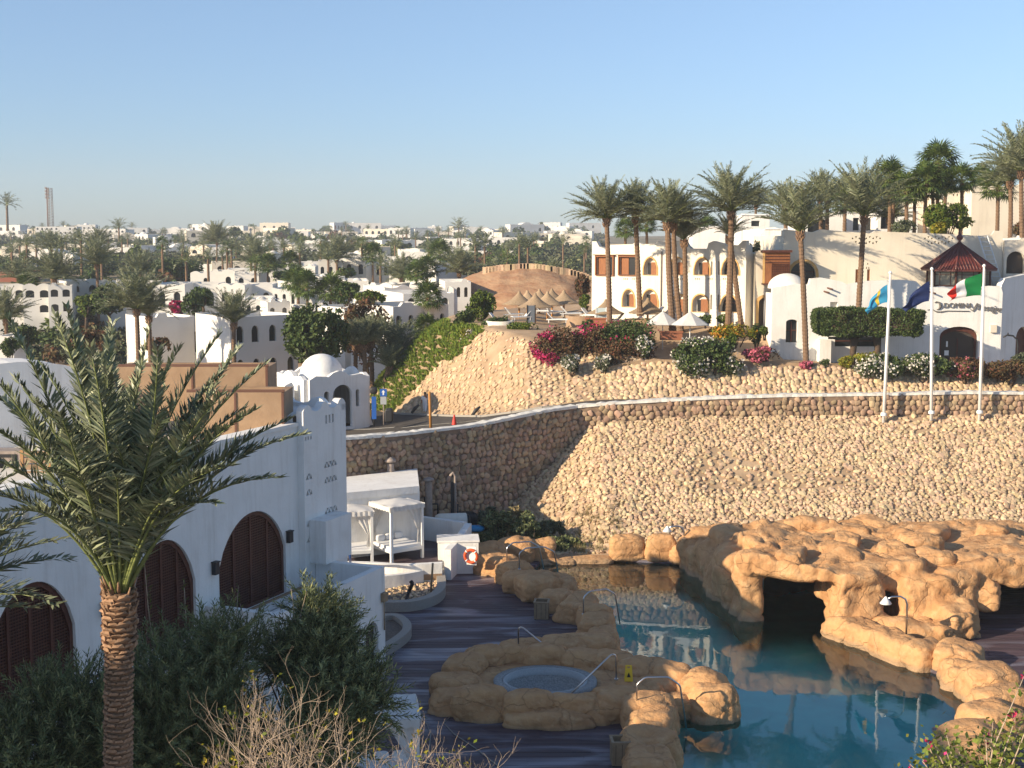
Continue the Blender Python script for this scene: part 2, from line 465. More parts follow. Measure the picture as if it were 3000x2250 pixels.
def deck_material():
    m = mat("stained_deck", (.095, .060, .068), .42, (.060, .040, .050), 1.4, .002, 30, stretch=(.35, 4, 1), island=.25, spec=.5)
    n = m.node_tree.nodes; l = m.node_tree.links; b = n["Principled BSDF"]
    base = b.inputs["Base Color"].links[0].from_socket
    g = n.new("ShaderNodeNewGeometry")
    mp = n.new("ShaderNodeMapping"); mp.inputs["Scale"].default_value = (.16, .55, 1); l.new(g.outputs["Position"], mp.inputs[0])
    t = n.new("ShaderNodeTexNoise"); t.inputs["Scale"].default_value = 1.1; t.inputs["Detail"].default_value = 7; t.inputs["Distortion"].default_value = 1.2
    l.new(mp.outputs[0], t.inputs["Vector"])
    r = n.new("ShaderNodeMapRange"); r.inputs[1].default_value = .50; r.inputs[2].default_value = .66; l.new(t.outputs["Fac"], r.inputs[0])
    mx = n.new("ShaderNodeMix"); mx.data_type = 'RGBA'; mx.inputs["B"].default_value = (.22, .22, .27, 1)
    l.new(base, mx.inputs["A"])
    mu = n.new("ShaderNodeMath"); mu.operation = 'MULTIPLY'; mu.inputs[1].default_value = .75
    l.new(r.outputs[0], mu.inputs[0]); l.new(mu.outputs[0], mx.inputs["Factor"]); l.new(mx.outputs["Result"], b.inputs["Base Color"])
    rr = n.new("ShaderNodeMapRange"); rr.inputs[3].default_value = .62; rr.inputs[4].default_value = .32; l.new(r.outputs[0], rr.inputs[0])
    l.new(rr.outputs[0], b.inputs["Roughness"])
    return m
DECK = deck_material()
def water_material():
    m = bpy.data.materials.new("pool_water"); m.use_nodes = True
    n = m.node_tree.nodes; l = m.node_tree.links; n.remove(n["Principled BSDF"])
    g = n.new("ShaderNodeNewGeometry")
    mp = n.new("ShaderNodeMapping"); mp.inputs["Scale"].default_value = (1, .8, 1); l.new(g.outputs["Position"], mp.inputs[0])
    t = n.new("ShaderNodeTexNoise"); t.inputs["Scale"].default_value = 1.5; t.inputs["Detail"].default_value = 3; l.new(mp.outputs[0], t.inputs["Vector"])
    t2 = n.new("ShaderNodeTexNoise"); t2.inputs["Scale"].default_value = .22; t2.inputs["Detail"].default_value = 2; l.new(g.outputs["Position"], t2.inputs["Vector"])
    mr = n.new("ShaderNodeMapRange"); mr.inputs[1].default_value = .42; mr.inputs[2].default_value = .62; mr.inputs[3].default_value = .15
    l.new(t2.outputs["Fac"], mr.inputs[0])
    mu = n.new("ShaderNodeMath"); mu.operation = 'MULTIPLY'; l.new(t.outputs["Fac"], mu.inputs[0]); l.new(mr.outputs[0], mu.inputs[1])
    bp = n.new("ShaderNodeBump"); bp.inputs["Distance"].default_value = .012; bp.inputs["Strength"].default_value = .4; l.new(mu.outputs[0], bp.inputs["Height"])
    fr = n.new("ShaderNodeFresnel"); fr.inputs["IOR"].default_value = 1.36; l.new(bp.outputs[0], fr.inputs["Normal"])
    gl = n.new("ShaderNodeBsdfGlossy"); gl.inputs["Roughness"].default_value = .015; l.new(bp.outputs[0], gl.inputs["Normal"])
    tr = n.new("ShaderNodeBsdfTransparent"); tr.inputs[0].default_value = (.80, .98, .98, 1)
    mx = n.new("ShaderNodeMixShader")
    mb = n.new("ShaderNodeMath"); mb.operation = 'MULTIPLY'; mb.inputs[1].default_value = 1.15; mb.use_clamp = True
    l.new(fr.outputs[0], mb.inputs[0]); l.new(mb.outputs[0], mx.inputs[0])
    l.new(tr.outputs[0], mx.inputs[1]); l.new(gl.outputs[0], mx.inputs[2]); l.new(mx.outputs[0], n["Material Output"].inputs[0])
    return m
WATER = water_material()
# ================================================================ noise and land heights
def vnoise(P, s=1.0, seed=0):
    P = np.asarray(P, float) * s + seed * 17.13
    i = np.floor(P).astype(np.int64); f = P - i; f = f * f * (3 - 2 * f)
    def h(a, b, c):
        x = (a * 374761393 + b * 668265263 + c * 1274126177) & 0x7fffffff
        x = ((x ^ (x >> 13)) * 1103515245) & 0x7fffffff
        return ((x ^ (x >> 16)) & 0xffff) / 65535.0
    r = 0
    for dx in (0, 1):
        for dy in (0, 1):
            for dz in (0, 1):
                w = (f[:, 0] if dx else 1 - f[:, 0]) * (f[:, 1] if dy else 1 - f[:, 1]) * (f[:, 2] if dz else 1 - f[:, 2])
                r = r + w * h(i[:, 0] + dx, i[:, 1] + dy, i[:, 2] + dz)
    return r * 2 - 1
def fbm(P, s, o=3, seed=0, g=.5):
    r = 0; a = 1
    for k in range(o): r = r + a * vnoise(P, s * 2 ** k, seed + k); a *= g
    return r
sm = lambda t: (lambda u: u * u * (3 - 2 * u))(np.clip(t, 0, 1))
WXL = np.array([-60, -8.87, 3.92, 60.]); WYL = np.array([68, 70, 80, 80.])
def wall_y(x): return np.interp(x, WXL, WYL)
FX = np.array([-60, -14, -12.5, -9.3, -6, -2, 1, 60.]); FY = np.array([130, 116, 106, 101, 96, 88.6, 86.2, 86.2])
def foot_y(x): return np.interp(x, FX, FY)
def road_z(x, y):
    u = np.clip(sm((x + 13) / 20), 0, 1) ** 1.2
    return 3.1 + 3.0 * u + np.clip(88 - y, 0, 20) * .06 * np.clip((-4 - x) / 4, 0, 1)
HV = np.array([[60, 3.1], [100, 3.1], [120, 3.3], [150, 4], [180, 5.5], [260, 9], [400, 10.6], [650, 13.3], [900, 17.3], [1100, 18.4], [1500, 17], [3000, 10]])
FPOLY = np.array([[-2, 88.6], [-6, 96], [-9.3, 101], [-11.5, 106.5], [-9.5, 116], [-5, 126]])
def hill_h(x, y):
    """height of the terraced hill above the road, 0 outside"""
    # distance inside: from the front foot line and from the left foot line
    w = np.interp(x, [-8, -3, 5, 10], [7.0, 7.4, 5.2, 2.3])
    fy = foot_y(x)
    slope_n = np.interp(x, [-9, -2, 1], [.62, .62, 1.0])
    d1 = (y - fy) * slope_n
    lx = np.interp(y, [95, 101, 106.5, 116, 126, 140, 260], [-6, -9.3, -13.2, -13.5, -9, 2, 30])
    d2 = (x - lx) * .85
    d = np.minimum(d1, np.where(y > 100, d2, 99))
    top = np.interp(x, [-8, 2, 5, 10, 20, 30], [9.7, 9.6, 9.2, 8.35, 8.1, 7.4])
    top = top + np.interp(x, [4, 9], [.3, 1.9]) * sm((y - 91) / 6.) * np.where(x > 18.6, sm((y - 97) / 3.), 1)
    rise = sm((y - 108) / 34) * sm((x - 12) / 16) * 6.5
    t = np.clip(d / w, 0, 1)
    t = np.where(w < 3, t, t * .35 + sm(t) * .65)
    return d, t, top + rise
def land(x, y):
    x = np.asarray(x, float); y = np.asarray(y, float)
    hv = np.interp(y, HV[:, 0], HV[:, 1])
    rz = road_z(x, y)
    base = np.where(y < 112, rz, hv) 
    k = sm((y - 104) / 14); base = rz * (1 - k) + hv * k
    d, t, top = hill_h(x, y)
    fade = 1 - sm((y - 190) / 80)
    z = base + np.where(d > 0, t * (top - base), 0) * np.where(top > base, fade, 0)
    P = np.stack([x, y, z * 0], -1).reshape(-1, 3)
    n = fbm(P, .3, 3, 3).reshape(x.shape)
    z = z + n * .12 * np.clip(t * (1 - t) * 4, 0, 1) * np.where(x < 8, 1, .3)
    far = np.clip((y - 130) / 100, 0, 1)
    z = z + fbm(P, .012, 3, 9).reshape(x.shape) * 1.3 * far
    inside = y > wall_y(x) + .25
    return np.where(inside, z, -3.0)
def slope_z(x, y):
    zb = np.interp(x, [-2, 4, 10, 40], [5.0, 5.25, 5.75, 6.05])
    W = np.interp(x, [0, 6, 40], [10.2, 10.8, 11.2])
    t = (80.0 - y + np.maximum(0, 5.2 - x) * .95) / W
    z = zb * np.clip(1 - t, 0, 1) ** 1.1
    P = np.stack([x, y, y * 0], -1).reshape(-1, 3)
    return z + .05 + .16 * fbm(P, .35, 3, 5).reshape(np.shape(x)) * np.clip(t * 3, 0, 1)
def grid_mesh(name, xs, ys, zf, m, smooth=True):
    X, Y = np.meshgrid(xs, ys); Z = zf(X, Y)
    V = np.stack([X, Y, Z], -1).reshape(-1, 3); nx = len(xs)
    a = (np.arange(len(ys) - 1)[:, None] * nx + np.arange(nx - 1)[None]).ravel()
    F = np.stack([a, a + 1, a + nx + 1, a + nx], -1)
    mb = MB(); mb.add(V, F, 0, smooth); return mb.build(name, m)
tag(grid_mesh("ground", np.arange(-62, 72.1, .5), np.arange(62, 140.1, .5), land, SAND), kind="structure")
ys = np.concatenate([np.arange(138, 300, 4), np.arange(300, 900, 15), np.arange(900, 3200, 100)])
xs = np.concatenate([np.arange(-900, -120, 40), np.arange(-120, 160, 5), np.arange(160, 1000, 40)])
tag(grid_mesh("terrain", xs, ys, lambda x, y: land(x, y) - .15 * (y < 142), EARTH), kind="structure")
o = grid_mesh("terrain", np.arange(-900, -58, 20), np.arange(-60, 150, 10), lambda x, y: np.interp(y, HV[:, 0], HV[:, 1]) - .3, EARTH); tag(o, kind="structure")
o = grid_mesh("terrain", np.arange(71, 1000, 20), np.arange(-60, 150, 10), lambda x, y: x * 0 + 7.5 + sm((y - 90) / 40) * 8, EARTH); tag(o, kind="structure")
o = grid_mesh("ground", np.arange(-62, 73, 4), np.arange(-60, 67, 4), lambda x, y: x * 0 - 3.0 + np.clip(y - 66, -99, 0) * 0, SAND); tag(o, kind="structure")
# reddish mound in the valley with its band of stone
def mound():
    c = at(1545, 905, 172)
    xs = np.arange(-17, 17.1, .6); ys = np.arange(-15, 15.1, .6)
    X, Y = np.meshgrid(xs, ys)
    r = np.sqrt((X / 16.5) ** 2 + (Y / 14) ** 2)
    P = np.stack([X, Y, X * 0], -1).reshape(-1, 3)
    prof = np.interp(r, [0, .3, .52, .75, 1, 1.3], [1, .93, .78, .5, 0.12, -.6])
    Z = 6.6 * prof + fbm(P * [1, .4, 1], .35, 4, 4).reshape(X.shape) * .45 - .3
    Z -= np.clip((X - 6) / 10, 0, 1) * 2.0 * prof + np.clip((-X - 4) / 12, 0, 1) * 1.9 * prof
    nx = len(xs); a = (np.arange(len(ys) - 1)[:, None] * nx + np.arange(nx - 1)[None]).ravel()
    mb = MB(); mb.add(np.stack([X, Y, Z], -1).reshape(-1, 3), np.stack([a, a + 1, a + nx + 1, a + nx], -1), 0, True)
    o = mb.build("hill", REDHILL, loc=(c.x, c.y, c.z - .6)); tag(o, kind="structure")
    mb = MB(); pts = []
    for i in range(40):
        t = i / 39; x = -5.5 + 16.5 * t
        xi = int(np.clip(round((x + 17) / .6), 0, nx - 1)); col = Z[:, xi]
        yi = int(np.argmax(col > col.max() * .93)) if i < 99 else 0
        pts.append((x, Y[yi, 0] - .3, col[yi] - .1))
    pts = np.array(pts); ker = np.ones(9) / 9
    for c_ in (1, 2): pts[:, c_] = np.convolve(np.pad(pts[:, c_], 4, 'edge'), ker, 'valid')
    for i in range(39):
        a, b = Vector(pts[i]), Vector(pts[i + 1])
        mb.box((a + b) / 2 + Vector((0, 0, .2)), ((b - a).length + .25, .8, .9), math.atan2(b.y - a.y, b.x - a.x))
    o = mb.build("retaining_wall", STONE_S, loc=(c.x, c.y, c.z - .6))
    tag(o, "low pale stone wall curving over the reddish mound beyond the thatched umbrellas", "stone wall")
mound()
# ---------------------------------------------------------------- road
def road():
    xs = np.arange(-45, 46.1, .75); rows = 14
    V = []; 
    for j in range(rows):
        t = j / (rows - 1)
        for x in xs:
            y0 = wall_y(x) + .35; y1 = foot_y(x) - .15 if x > -10 else max(foot_y(x) - .15, 103)
            y1 = min(y1, 108)
            V.append((x, y0 + (y1 - y0) * t, 0))
    V = np.array(V); V[:, 2] = np.maximum(land(V[:, 0], V[:, 1]), road_z(V[:, 0], V[:, 1])) + .05
    k = (V[:, 1] > 101); V[k, 2] = land(V[k, 0], V[k, 1]) + .05
    nx = len(xs); a = (np.arange(rows - 1)[:, None] * nx + np.arange(nx - 1)[None]).ravel()
    mb = MB(); mb.add(V, np.stack([a, a + 1, a + nx + 1, a + nx], -1), 0, True)
    tag(mb.build("road", ASPHALT), kind="structure")
    def ribbon(pts, w, h, m, name, lift=.05):
        mb = MB()
        for a, b in zip(pts[:-1], pts[1:]):
            a = Vector((a[0], a[1], float(road_z(a[0], a[1])) + lift)); b = Vector((b[0], b[1], float(road_z(b[0], b[1])) + lift))
            d = (b - a).normalized(); s = d.cross(Vector((0, 0, 1))).normalized() * w / 2
            up = Vector((0, 0, h))
            V = [a - s, a + s, b + s, b - s, a - s + up, a + s + up, b + s + up, b - s + up]
            mb.add([tuple(v) for v in V], BOXF)
        return mb.build(name, m)
    fx = [-9.5, -8, -6, -4, -2, 0, 2, 10, 20, 30, 40]
    tag(ribbon([(x, foot_y(x) - .35) for x in fx], .22, .13, CONCRETE, "kerb"), kind="structure")
    tag(ribbon([(-13, 93.2), (-10, 92.6), (-8.2, 92.2)], .35, .012, ROADLINE, "road_marking"), kind="structure")
    tag(ribbon([(-7.6, 91.4), (-5.5, 90.2), (-3.5, 88.2), (-1, 85.8)], .3, .012, ROADLINE, "road_marking"), kind="structure")
    tag(ribbon([(-12.8, 89.6), (-10.2, 90.2), (-8, 90.0)], .3, .012, ROADLINE, "road_marking"), kind="structure")
road()
# ---------------------------------------------------------------- stones
def ico(sub):
    import bmesh
    bm = bmesh.new(); bmesh.ops.create_icosphere(bm, subdivisions=sub, radius=1)
    V = np.array([v.co[:] for v in bm.verts]); F = np.array([[v.index for v in f.verts] for f in bm.faces]); bm.free()
    return V, F
ICO1, ICO2, ICO3 = ico(1), ico(2), ico(3)
def stone_protos(n, base, flat=.55, boxy=1.5, jit=.22, seed=1):
    g = np.random.default_rng(seed); out = []
    for k in range(n):
        V = base[0].copy()
        V = np.sign(V) * np.abs(V) ** (1 / boxy)
        V = V / np.abs(V).max()
        V *= 1 + g.uniform(-jit, jit, (len(V), 1)) * .6
        # cut corners by random planes
        for _ in range(4):
            d = g.normal(size=3); d /= np.linalg.norm(d); h = g.uniform(.62, .9)
            q = V @ d; V = V - np.outer(np.clip(q - h, 0, None), d)
        V *= [g.uniform(.85, 1.15), g.uniform(.7, 1.0), flat * g.uniform(.8, 1.2)]
        out.append(V)
    return out, base[1]
def scatter(P, N, S, protos, seed, spin_axis=True, tilt=.25):
    """many stones: arrays of place, normal, size -> one vertex / face array"""
    g = np.random.default_rng(seed); pr, F = protos; n = len(P); nv = len(pr[0])
    N = N / np.linalg.norm(N, axis=1, keepdims=True) + g.normal(size=(n, 3)) * tilt * .5
    N /= np.linalg.norm(N, axis=1, keepdims=True)
    A = np.cross(N, [0.13, 0.2, 1.0]); A /= np.linalg.norm(A, axis=1, keepdims=True); B = np.cross(N, A)
    th = g.uniform(0, 2 * PI, n)[:, None]
    X = A * np.cos(th) + B * np.sin(th); Y = -A * np.sin(th) + B * np.cos(th)
    which = g.integers(0, len(pr), n); PV = np.stack(pr)[which]          # n,nv,3
    V = P[:, None] + (X[:, None] * PV[..., :1] + Y[:, None] * PV[..., 1:2] + N[:, None] * PV[..., 2:]) * S[:, None, None]
    FF = F[None] + (np.arange(n) * nv)[:, None, None]
    return V, FF, (X, Y, N, which)
def lay_stones(name, P, N, S, protos, m, parent, seed, near_key, nobj=300, smooth=False, tilt=.25):
    V, F, (X, Y, Nn, which) = scatter(P, N, S, protos, seed, tilt=tilt)
    order = np.argsort(near_key); first = order[:nobj]; rest = order[nobj:]
    meshes = []
    for k in range(len(protos[0])):
        mb = MB(); mb.add(protos[0][k], protos[1], 0, smooth); o = mb.build(name, m); meshes.append(o.data); bpy.data.objects.remove(o)
    for i in first:
        o = bpy.data.objects.new(name, meshes[which[i]]); COL.objects.link(o); o.parent = parent
        M = Matrix((X[i] * S[i], Y[i] * S[i], Nn[i] * S[i])).transposed().to_4x4(); M.translation = Vector(P[i]) ; o.matrix_local = M
    if len(rest):
        mb = MB(); Fr = protos[1][None] + (np.arange(len(rest)) * len(protos[0][0]))[:, None, None]
        mb.add(V[rest].reshape(-1, 3), Fr.reshape(-1, Fr.shape[-1]), 0, smooth)
        o = mb.build(name + "s", m, parent); o["kind"] = "stuff"
PR_WALL = stone_protos(8, ICO2, .45, 1.7, .16, 3)
PR_RUB = stone_protos(10, ICO1, .6, 1.5, .25, 4)
PR_COB = stone_protos(8, ICO2, .55, 1.5, .12, 5)

# ---------------------------------------------------------------- the stone retaining wall, left run and right run
def wall_top_z(x):
    return np.interp(x, [-8.87, -6.3, -1.9, -.5, 1, 2.4, 4, 6.2, 9.3, 12.4, 16.5, 22.7, 27.8, 31, 42], [5.93, 5.82, 5.88, 6.03, 6.19, 6.33, 6.37, 6.58, 6.75, 6.91, 7.04, 7.12, 7.22, 7.18, 7.25])
def masonry_run(root, a, b, zb_f, thick=.55, sp=.36, seed=1, nobj=300, ext=0.0):
    a = Vector(a); b = Vector(b); L = (b - a).length; d = (b - a) / L; nrm = Vector((d.y, -d.x))
    n = max(2, int(L / 1.2)); V = []; F = []
    for i in range(n + 1):
        p = a + d * L * i / n; zt = float(wall_top_z(p.x)); zb = float(zb_f(p.x, p.y))
        for q, z in ((0, zb), (0, zt), (1, zt), (1, zb)):
            V.append((p.x - nrm.x * q * thick, p.y - nrm.y * q * thick, z))
    for i in range(n):
        k = i * 4
        for j in range(4): F.append((k + j, k + (j + 1) % 4, k + 4 + (j + 1) % 4, k + 4 + j))
    F.append((3, 2, 1, 0)); F.append((n * 4, n * 4 + 1, n * 4 + 2, n * 4 + 3))
    mb = MB(); mb.add(V, F); mb.build("mortar", MORTAR, root)
    g = np.random.default_rng(seed); pts = []; Ss = []
    r = 0; z = -.3
    while z < 7.6:
        x = (r % 2) * sp * .5
        while x < L:
            u = x + g.uniform(-.09, .09); zz = z + g.uniform(-.08, .08); p = a + d * u
            if zz < wall_top_z(p.x) - .12 and zz > zb_f(p.x, p.y) - .1:
                pts.append((p.x + nrm.x * .03, p.y + nrm.y * .03, zz)); Ss.append(sp * g.uniform(.46, .62))
            x += sp * g.uniform(.9, 1.12)
        z += sp * .84; r += 1
    P = np.array(pts); N = np.tile([nrm.x, nrm.y, 0.0], (len(P), 1))
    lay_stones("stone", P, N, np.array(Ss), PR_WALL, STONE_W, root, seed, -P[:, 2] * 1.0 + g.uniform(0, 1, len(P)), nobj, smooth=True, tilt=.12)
    # lime-washed cap, uneven like rubble laid in mortar
    n = int(L / .3); V = []; F = []
    for i in range(n + 1):
        p = a + d * L * i / n; zt = float(wall_top_z(p.x)); o_ = g.uniform(-.035, .035); o2 = g.uniform(-.03, .03); h = .13 + g.uniform(-.02, .025)
        for q, z in ((.07 + o_, zt - .02), (.06 + o_, zt + h), (-thick - .05, zt + h + o2), (-thick - .05, zt - .02)):
            V.append((p.x + nrm.x * q, p.y + nrm.y * q, z))
    for i in range(n):
        k = i * 4
        for j in range(4): F.append((k + j, k + (j + 1) % 4, k + 4 + (j + 1) % 4, k + 4 + j))
    F.append((3, 2, 1, 0)); F.append((n * 4, n * 4 + 1, n * 4 + 2, n * 4 + 3))
    mb = MB(); mb.add(V, F); mb.build("cap", CAPW, root)
wl = thing("retaining_wall", (0, 0, 0), "tall shaded stone retaining wall with whitewashed cap rising from the white tower towards the road bend", "stone wall")
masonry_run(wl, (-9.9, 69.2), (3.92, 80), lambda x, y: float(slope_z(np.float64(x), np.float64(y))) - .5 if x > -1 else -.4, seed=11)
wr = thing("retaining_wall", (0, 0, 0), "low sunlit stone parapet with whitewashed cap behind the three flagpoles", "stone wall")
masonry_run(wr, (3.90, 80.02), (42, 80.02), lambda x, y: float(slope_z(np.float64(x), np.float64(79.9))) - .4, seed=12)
# ---------------------------------------------------------------- rubble slope above the pool
sl = grid_mesh("stone_slope", np.arange(-9.5, 44, .4), np.arange(67.8, 80.1, .4), lambda x, y: np.where((y > wall_y(x) + .1) | (y < 68.0), -1.0, slope_z(x, y)), SAND)
tag(sl, kind="structure")
def slope_field(zf, x0, x1, ylo, yhi, sp, seed, keep=None):
    g = np.random.default_rng(seed); pts = []; r = 0; x = x0
    while x < x1:
        y = ylo(x) + g.uniform(0, sp)
        y1 = yhi(x)
        ys_ = []
        while y < y1:
            ys_.append(y); dz = float(zf(np.float64(x), np.float64(y + .15)) - zf(np.float64(x), np.float64(y))) / .15
            y += sp * .86 / math.sqrt(1 + min(dz * dz, 9)) * g.uniform(.85, 1.15)
        for yy in ys_: pts.append((x + g.uniform(-.12, .12), yy))
        x += sp * .9
    P = np.array(pts)
    z = zf(P[:, 0], P[:, 1]); e = .2
    zx = (zf(P[:, 0] + e, P[:, 1]) - z) / e; zy = (zf(P[:, 0], P[:, 1] + e) - z) / e
    N = np.stack([-zx, -zy, np.ones(len(P))], -1)
    P = np.column_stack([P, z])
    if keep is not None: k = keep(P); P, N = P[k], N[k]
    S = sp * g.uniform(.36, .80, len(P)) * np.where(g.random(len(P)) < .05, 1.3, 1) if seed < 43 else sp * g.uniform(.5, .68, len(P))
    return P, N, S
P, N, S = slope_field(slope_z, -4, 38, lambda x: 68.7, lambda x: min(79.9, wall_y(x) - .1), .255, 21)
# a smooth bald strip high on the right, as where the rubble thins out into earth
k = ~((fbm(P, .16, 2, 31) > .5) & (rng.random(len(P)) < .55) & (P[:, 1] > 74))
P, N, S = P[k], N[k], S[k]; P = P + N / np.linalg.norm(N, axis=1, keepdims=True) * .03
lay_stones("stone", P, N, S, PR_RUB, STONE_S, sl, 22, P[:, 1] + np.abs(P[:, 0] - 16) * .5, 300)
# ---------------------------------------------------------------- upper hill: rubble face, then cobbled wall on the right
gr = bpy.data.objects["ground"]
def in_hill(P):
    d, t, top = hill_h(P[:, 0], P[:, 1])
    return (d > .1) & (t < .97)
P, N, S = slope_field(land, -11, 8, lambda x: float(foot_y(x)) - .1, lambda x: float(foot_y(x)) + 17, .42, 41, in_hill)
pxs = 1500 + F_PX * P[:, 0] / P[:, 1]; pys = 700 + F_PX * (CAM_H - P[:, 2]) / P[:, 1]
green_mask = lambda px, py, P: px < 1400 - (py - 985) * 1.12 + 40 * fbm(P, .25, 3, 8)
k = ~green_mask(pxs, pys, P) & ~((fbm(P, .22, 3, 55) > .45))
HILLP = P.copy(); HILLPX = pxs.copy(); HILLPY = pys.copy()
P, N, S = P[k], N[k], S[k]
lay_stones("stone", P, N, S * .8, PR_RUB, STONE_S, gr, 42, P[:, 1], 150)
hw = thing("retaining_wall", (0, 0, 0), "sunlit cobbled stone bank below the white oleander and red hedges", "stone wall")
P, N, S = slope_field(land, 6.5, 37, lambda x: float(foot_y(x)) - .1, lambda x: float(foot_y(x)) + 3.2, .36, 43, in_hill)
N = N + [0, -.4, 0]
lay_stones("stone", P, N, S * 1.06, PR_COB, STONE_S, hw, 44, -P[:, 2] + P[:, 1] * .1, 300, smooth=True, tilt=.2)
mb = MB(); g = np.random.default_rng(5)
V = []; F = []
xs_ = np.arange(6, 40.1, .5)
for x in xs_:
    y = 86.2 + 2.55; z = float(land(np.float64(x), np.float64(y))) + .05
    for dx, dz in ((-.2, -.25), (-.2, .12), (.2, .12), (.2, -.25)): V.append((x, y + dx, z + dz + g.uniform(-.02, .02)))
for i in range(len(xs_) - 1):
    kk = i * 4
    for j in range(4): F.append((kk + j, kk + (j + 1) % 4, kk + 4 + (j + 1) % 4, kk + 4 + j))
mb.add(V, F); mb.build("edge_course", SAND, hw)
# ================================================================ pool, deck, rocks
POOL = [(1.5, 67.6), (5.1, 68.0), (9.3, 67.2), (11.5, 66.5), (20.5, 66.5), (20.5, 57), (14.9, 56.6), (14.2, 54.6), (15.3, 51.6), (16.5, 49.5), (16.9, 47.9), (16.9, 46), (16.3, 44),
        (14.8, 42.3), (13.4, 40.6), (13.0, 34.5), (4.3, 34.5), (4.3, 43.2), (5.6, 44.6), (6.1, 45.4), (5.4, 47.2), (4.2, 49.6), (2.6, 50.8), (3.0, 53), (3.3, 54.9), (3.1, 57), (2.0, 60), (0.6, 64.2)]
def in_poly(x, y, P):
    c = False; j = len(P) - 1
    for i in range(len(P)):
        if (P[i][1] > y) != (P[j][1] > y) and x < (P[j][0] - P[i][0]) * (y - P[i][1]) / (P[j][1] - P[i][1]) + P[i][0]: c = not c
        j = i
    return c
def crossings(y, P):
    xs = []; j = len(P) - 1
    for i in range(len(P)):
        if (P[i][1] > y) != (P[j][1] > y): xs.append((P[j][0] - P[i][0]) * (y - P[i][1]) / (P[j][1] - P[i][1]) + P[i][0])
        j = i
    return sorted(xs)
V2, T, _ = fill2d(POOL, []); mb = MB(); mb.add([(x, y, -.15) for x, y in V2], [t[::1] for t in T]); tag(mb.build("pool_water", WATER), kind="structure")
bp = [(x * 1.0, y) for x, y in POOL]
mb = MB(); V = [(x, y, -.16) for x, y in bp] + [(x, y, -1.5) for x, y in bp]; L = len(bp)
mb.add(V, [(i, (i + 1) % L, L + (i + 1) % L, L + i) for i in range(L)])
V2, T, _ = fill2d(bp, []); mb.add([(x, y, -1.5) for x, y in V2], T)
tag(mb.build("pool_basin", TEAL_TILE), kind="structure")
# shallow ledge at the far end of the pool
mb = MB(); mb.flat([(1.2, 67.9), (5.4, 68.3), (9.6, 67.5), (9.2, 66.2), (5.0, 66.5), (1.6, 65.8)], [], -.28, .3); tag(mb.build("pool_ledge", ROCK), kind="structure")
mb = MB(); mb.flat([(1.0, 68.9), (5.6, 69.2), (10, 68.3), (9.6, 67.3), (5.2, 67.95), (1.4, 67.5)], [], .03, 1.4); tag(mb.build("pool_coping", ROCK), kind="structure")
# deck: boards laid in rows
DX0, DX1 = -13.5, 33.0
deck = MB(); deck.flat([(DX0, 33), (DX1, 33), (DX1, 69.2), (DX0, 69.2)], [POOL], -.025, .4)
deck = tag(deck.build("pool_deck", DECK), kind="structure")
def planks():
    g = np.random.default_rng(3); items = []
    y = 38.0; row = .36
    while y < 69:
        cr = crossings(y + row / 2, POOL); cr2 = crossings(y + .02, POOL); cr3 = crossings(y + row - .02, POOL)
        segs = []
        if len(cr) >= 2:
            le = min([c[0] for c in (cr, cr2, cr3) if c]); ri = max([c[-1] for c in (cr, cr2, cr3) if c])
            segs = [(DX0, le), (ri, DX1)]
        else: segs = [(DX0, DX1)]
        for a, b in segs:
            x = a
            while x < b - .05:
                w = g.uniform(3.2, 5.2); e = min(x + w, b)
                if b - e < .8: e = b
                items.append((x, e, y)); x = e
        y += row
    items.sort(key=lambda t: abs((t[0] + t[1]) / 2 + 0) * .6 + t[2])
    one = MB()
    base = MB(); base.box((0, 0, 0), (1, 1, 1)); bo = base.build("plank", DECK); me = bo.data; bpy.data.objects.remove(bo)
    for i, (a, b, y) in enumerate(items):
        c = ((a + b) / 2, y + row / 2, -.018 + g.uniform(-.004, .004)); d = (b - a - .02, row - .034, .03)
        if i < 300: inst("plank", me, deck, c, (0, 0, 0), d)
        else: one.box(c, d)
    if one.V:
        o = one.build("planks", DECK, deck); o["kind"] = "stuff"
planks()

# ---- boulders
def rbox(n=9):
    """unit cube surface grid"""
    V = []; F = []; idx = {}
    def key(p):
        k = tuple(round(c, 5) for c in p)
        if k not in idx: idx[k] = len(V); V.append(k)
        return idx[k]
    for ax in range(3):
        for s in (-1, 1):
            for i in range(n):
                for j in range(n):
                    q = []
                    for a, b in ((i, j), (i + 1, j), (i + 1, j + 1), (i, j + 1)):
                        p = [0, 0, 0]; p[ax] = s; p[(ax + 1) % 3] = -1 + 2 * a / n; p[(ax + 2) % 3] = -1 + 2 * b / n
                        q.append(key(p))
                    F.append(q if s > 0 else q[::-1])
    return np.array(V, float), np.array(F)
RB9, RB14 = rbox(9), rbox(18)
def rounded(Vc, p=3.2):
    n = (np.abs(Vc) ** p).sum(1) ** (1 / p)
    return Vc / n[:, None]
def boulder_mesh(dim, seed, base=RB14, p=4.0, rough=.11, taper=.12, strata=.05):
    V = rounded(base[0], p) * (np.array(dim) / 2)
    k = 1 - taper * (V[:, 2:3] / dim[2] + .5)
    V[:, :2] *= k
    N = V / (np.linalg.norm(V, axis=1, keepdims=True) + 1e-9)
    V = V + N * (fbm(V, .9, 2, seed)[:, None] * rough * 1.6 + fbm(V, 2.6, 3, seed + 5)[:, None] * rough * .45 - np.clip(1 - np.abs(fbm(V, 1.3, 2, seed + 9)) * 7, 0, 1)[:, None] * .07)
    s = np.sin(V[:, 2] * 9 + 2.2 * fbm(V, .7, 2, seed + 3)); 
    V[:, :2] += N[:, :2] * (np.abs(s) ** .5)[:, None] * strata
    mb = MB(); mb.add(V, base[1], 0, True); return mb
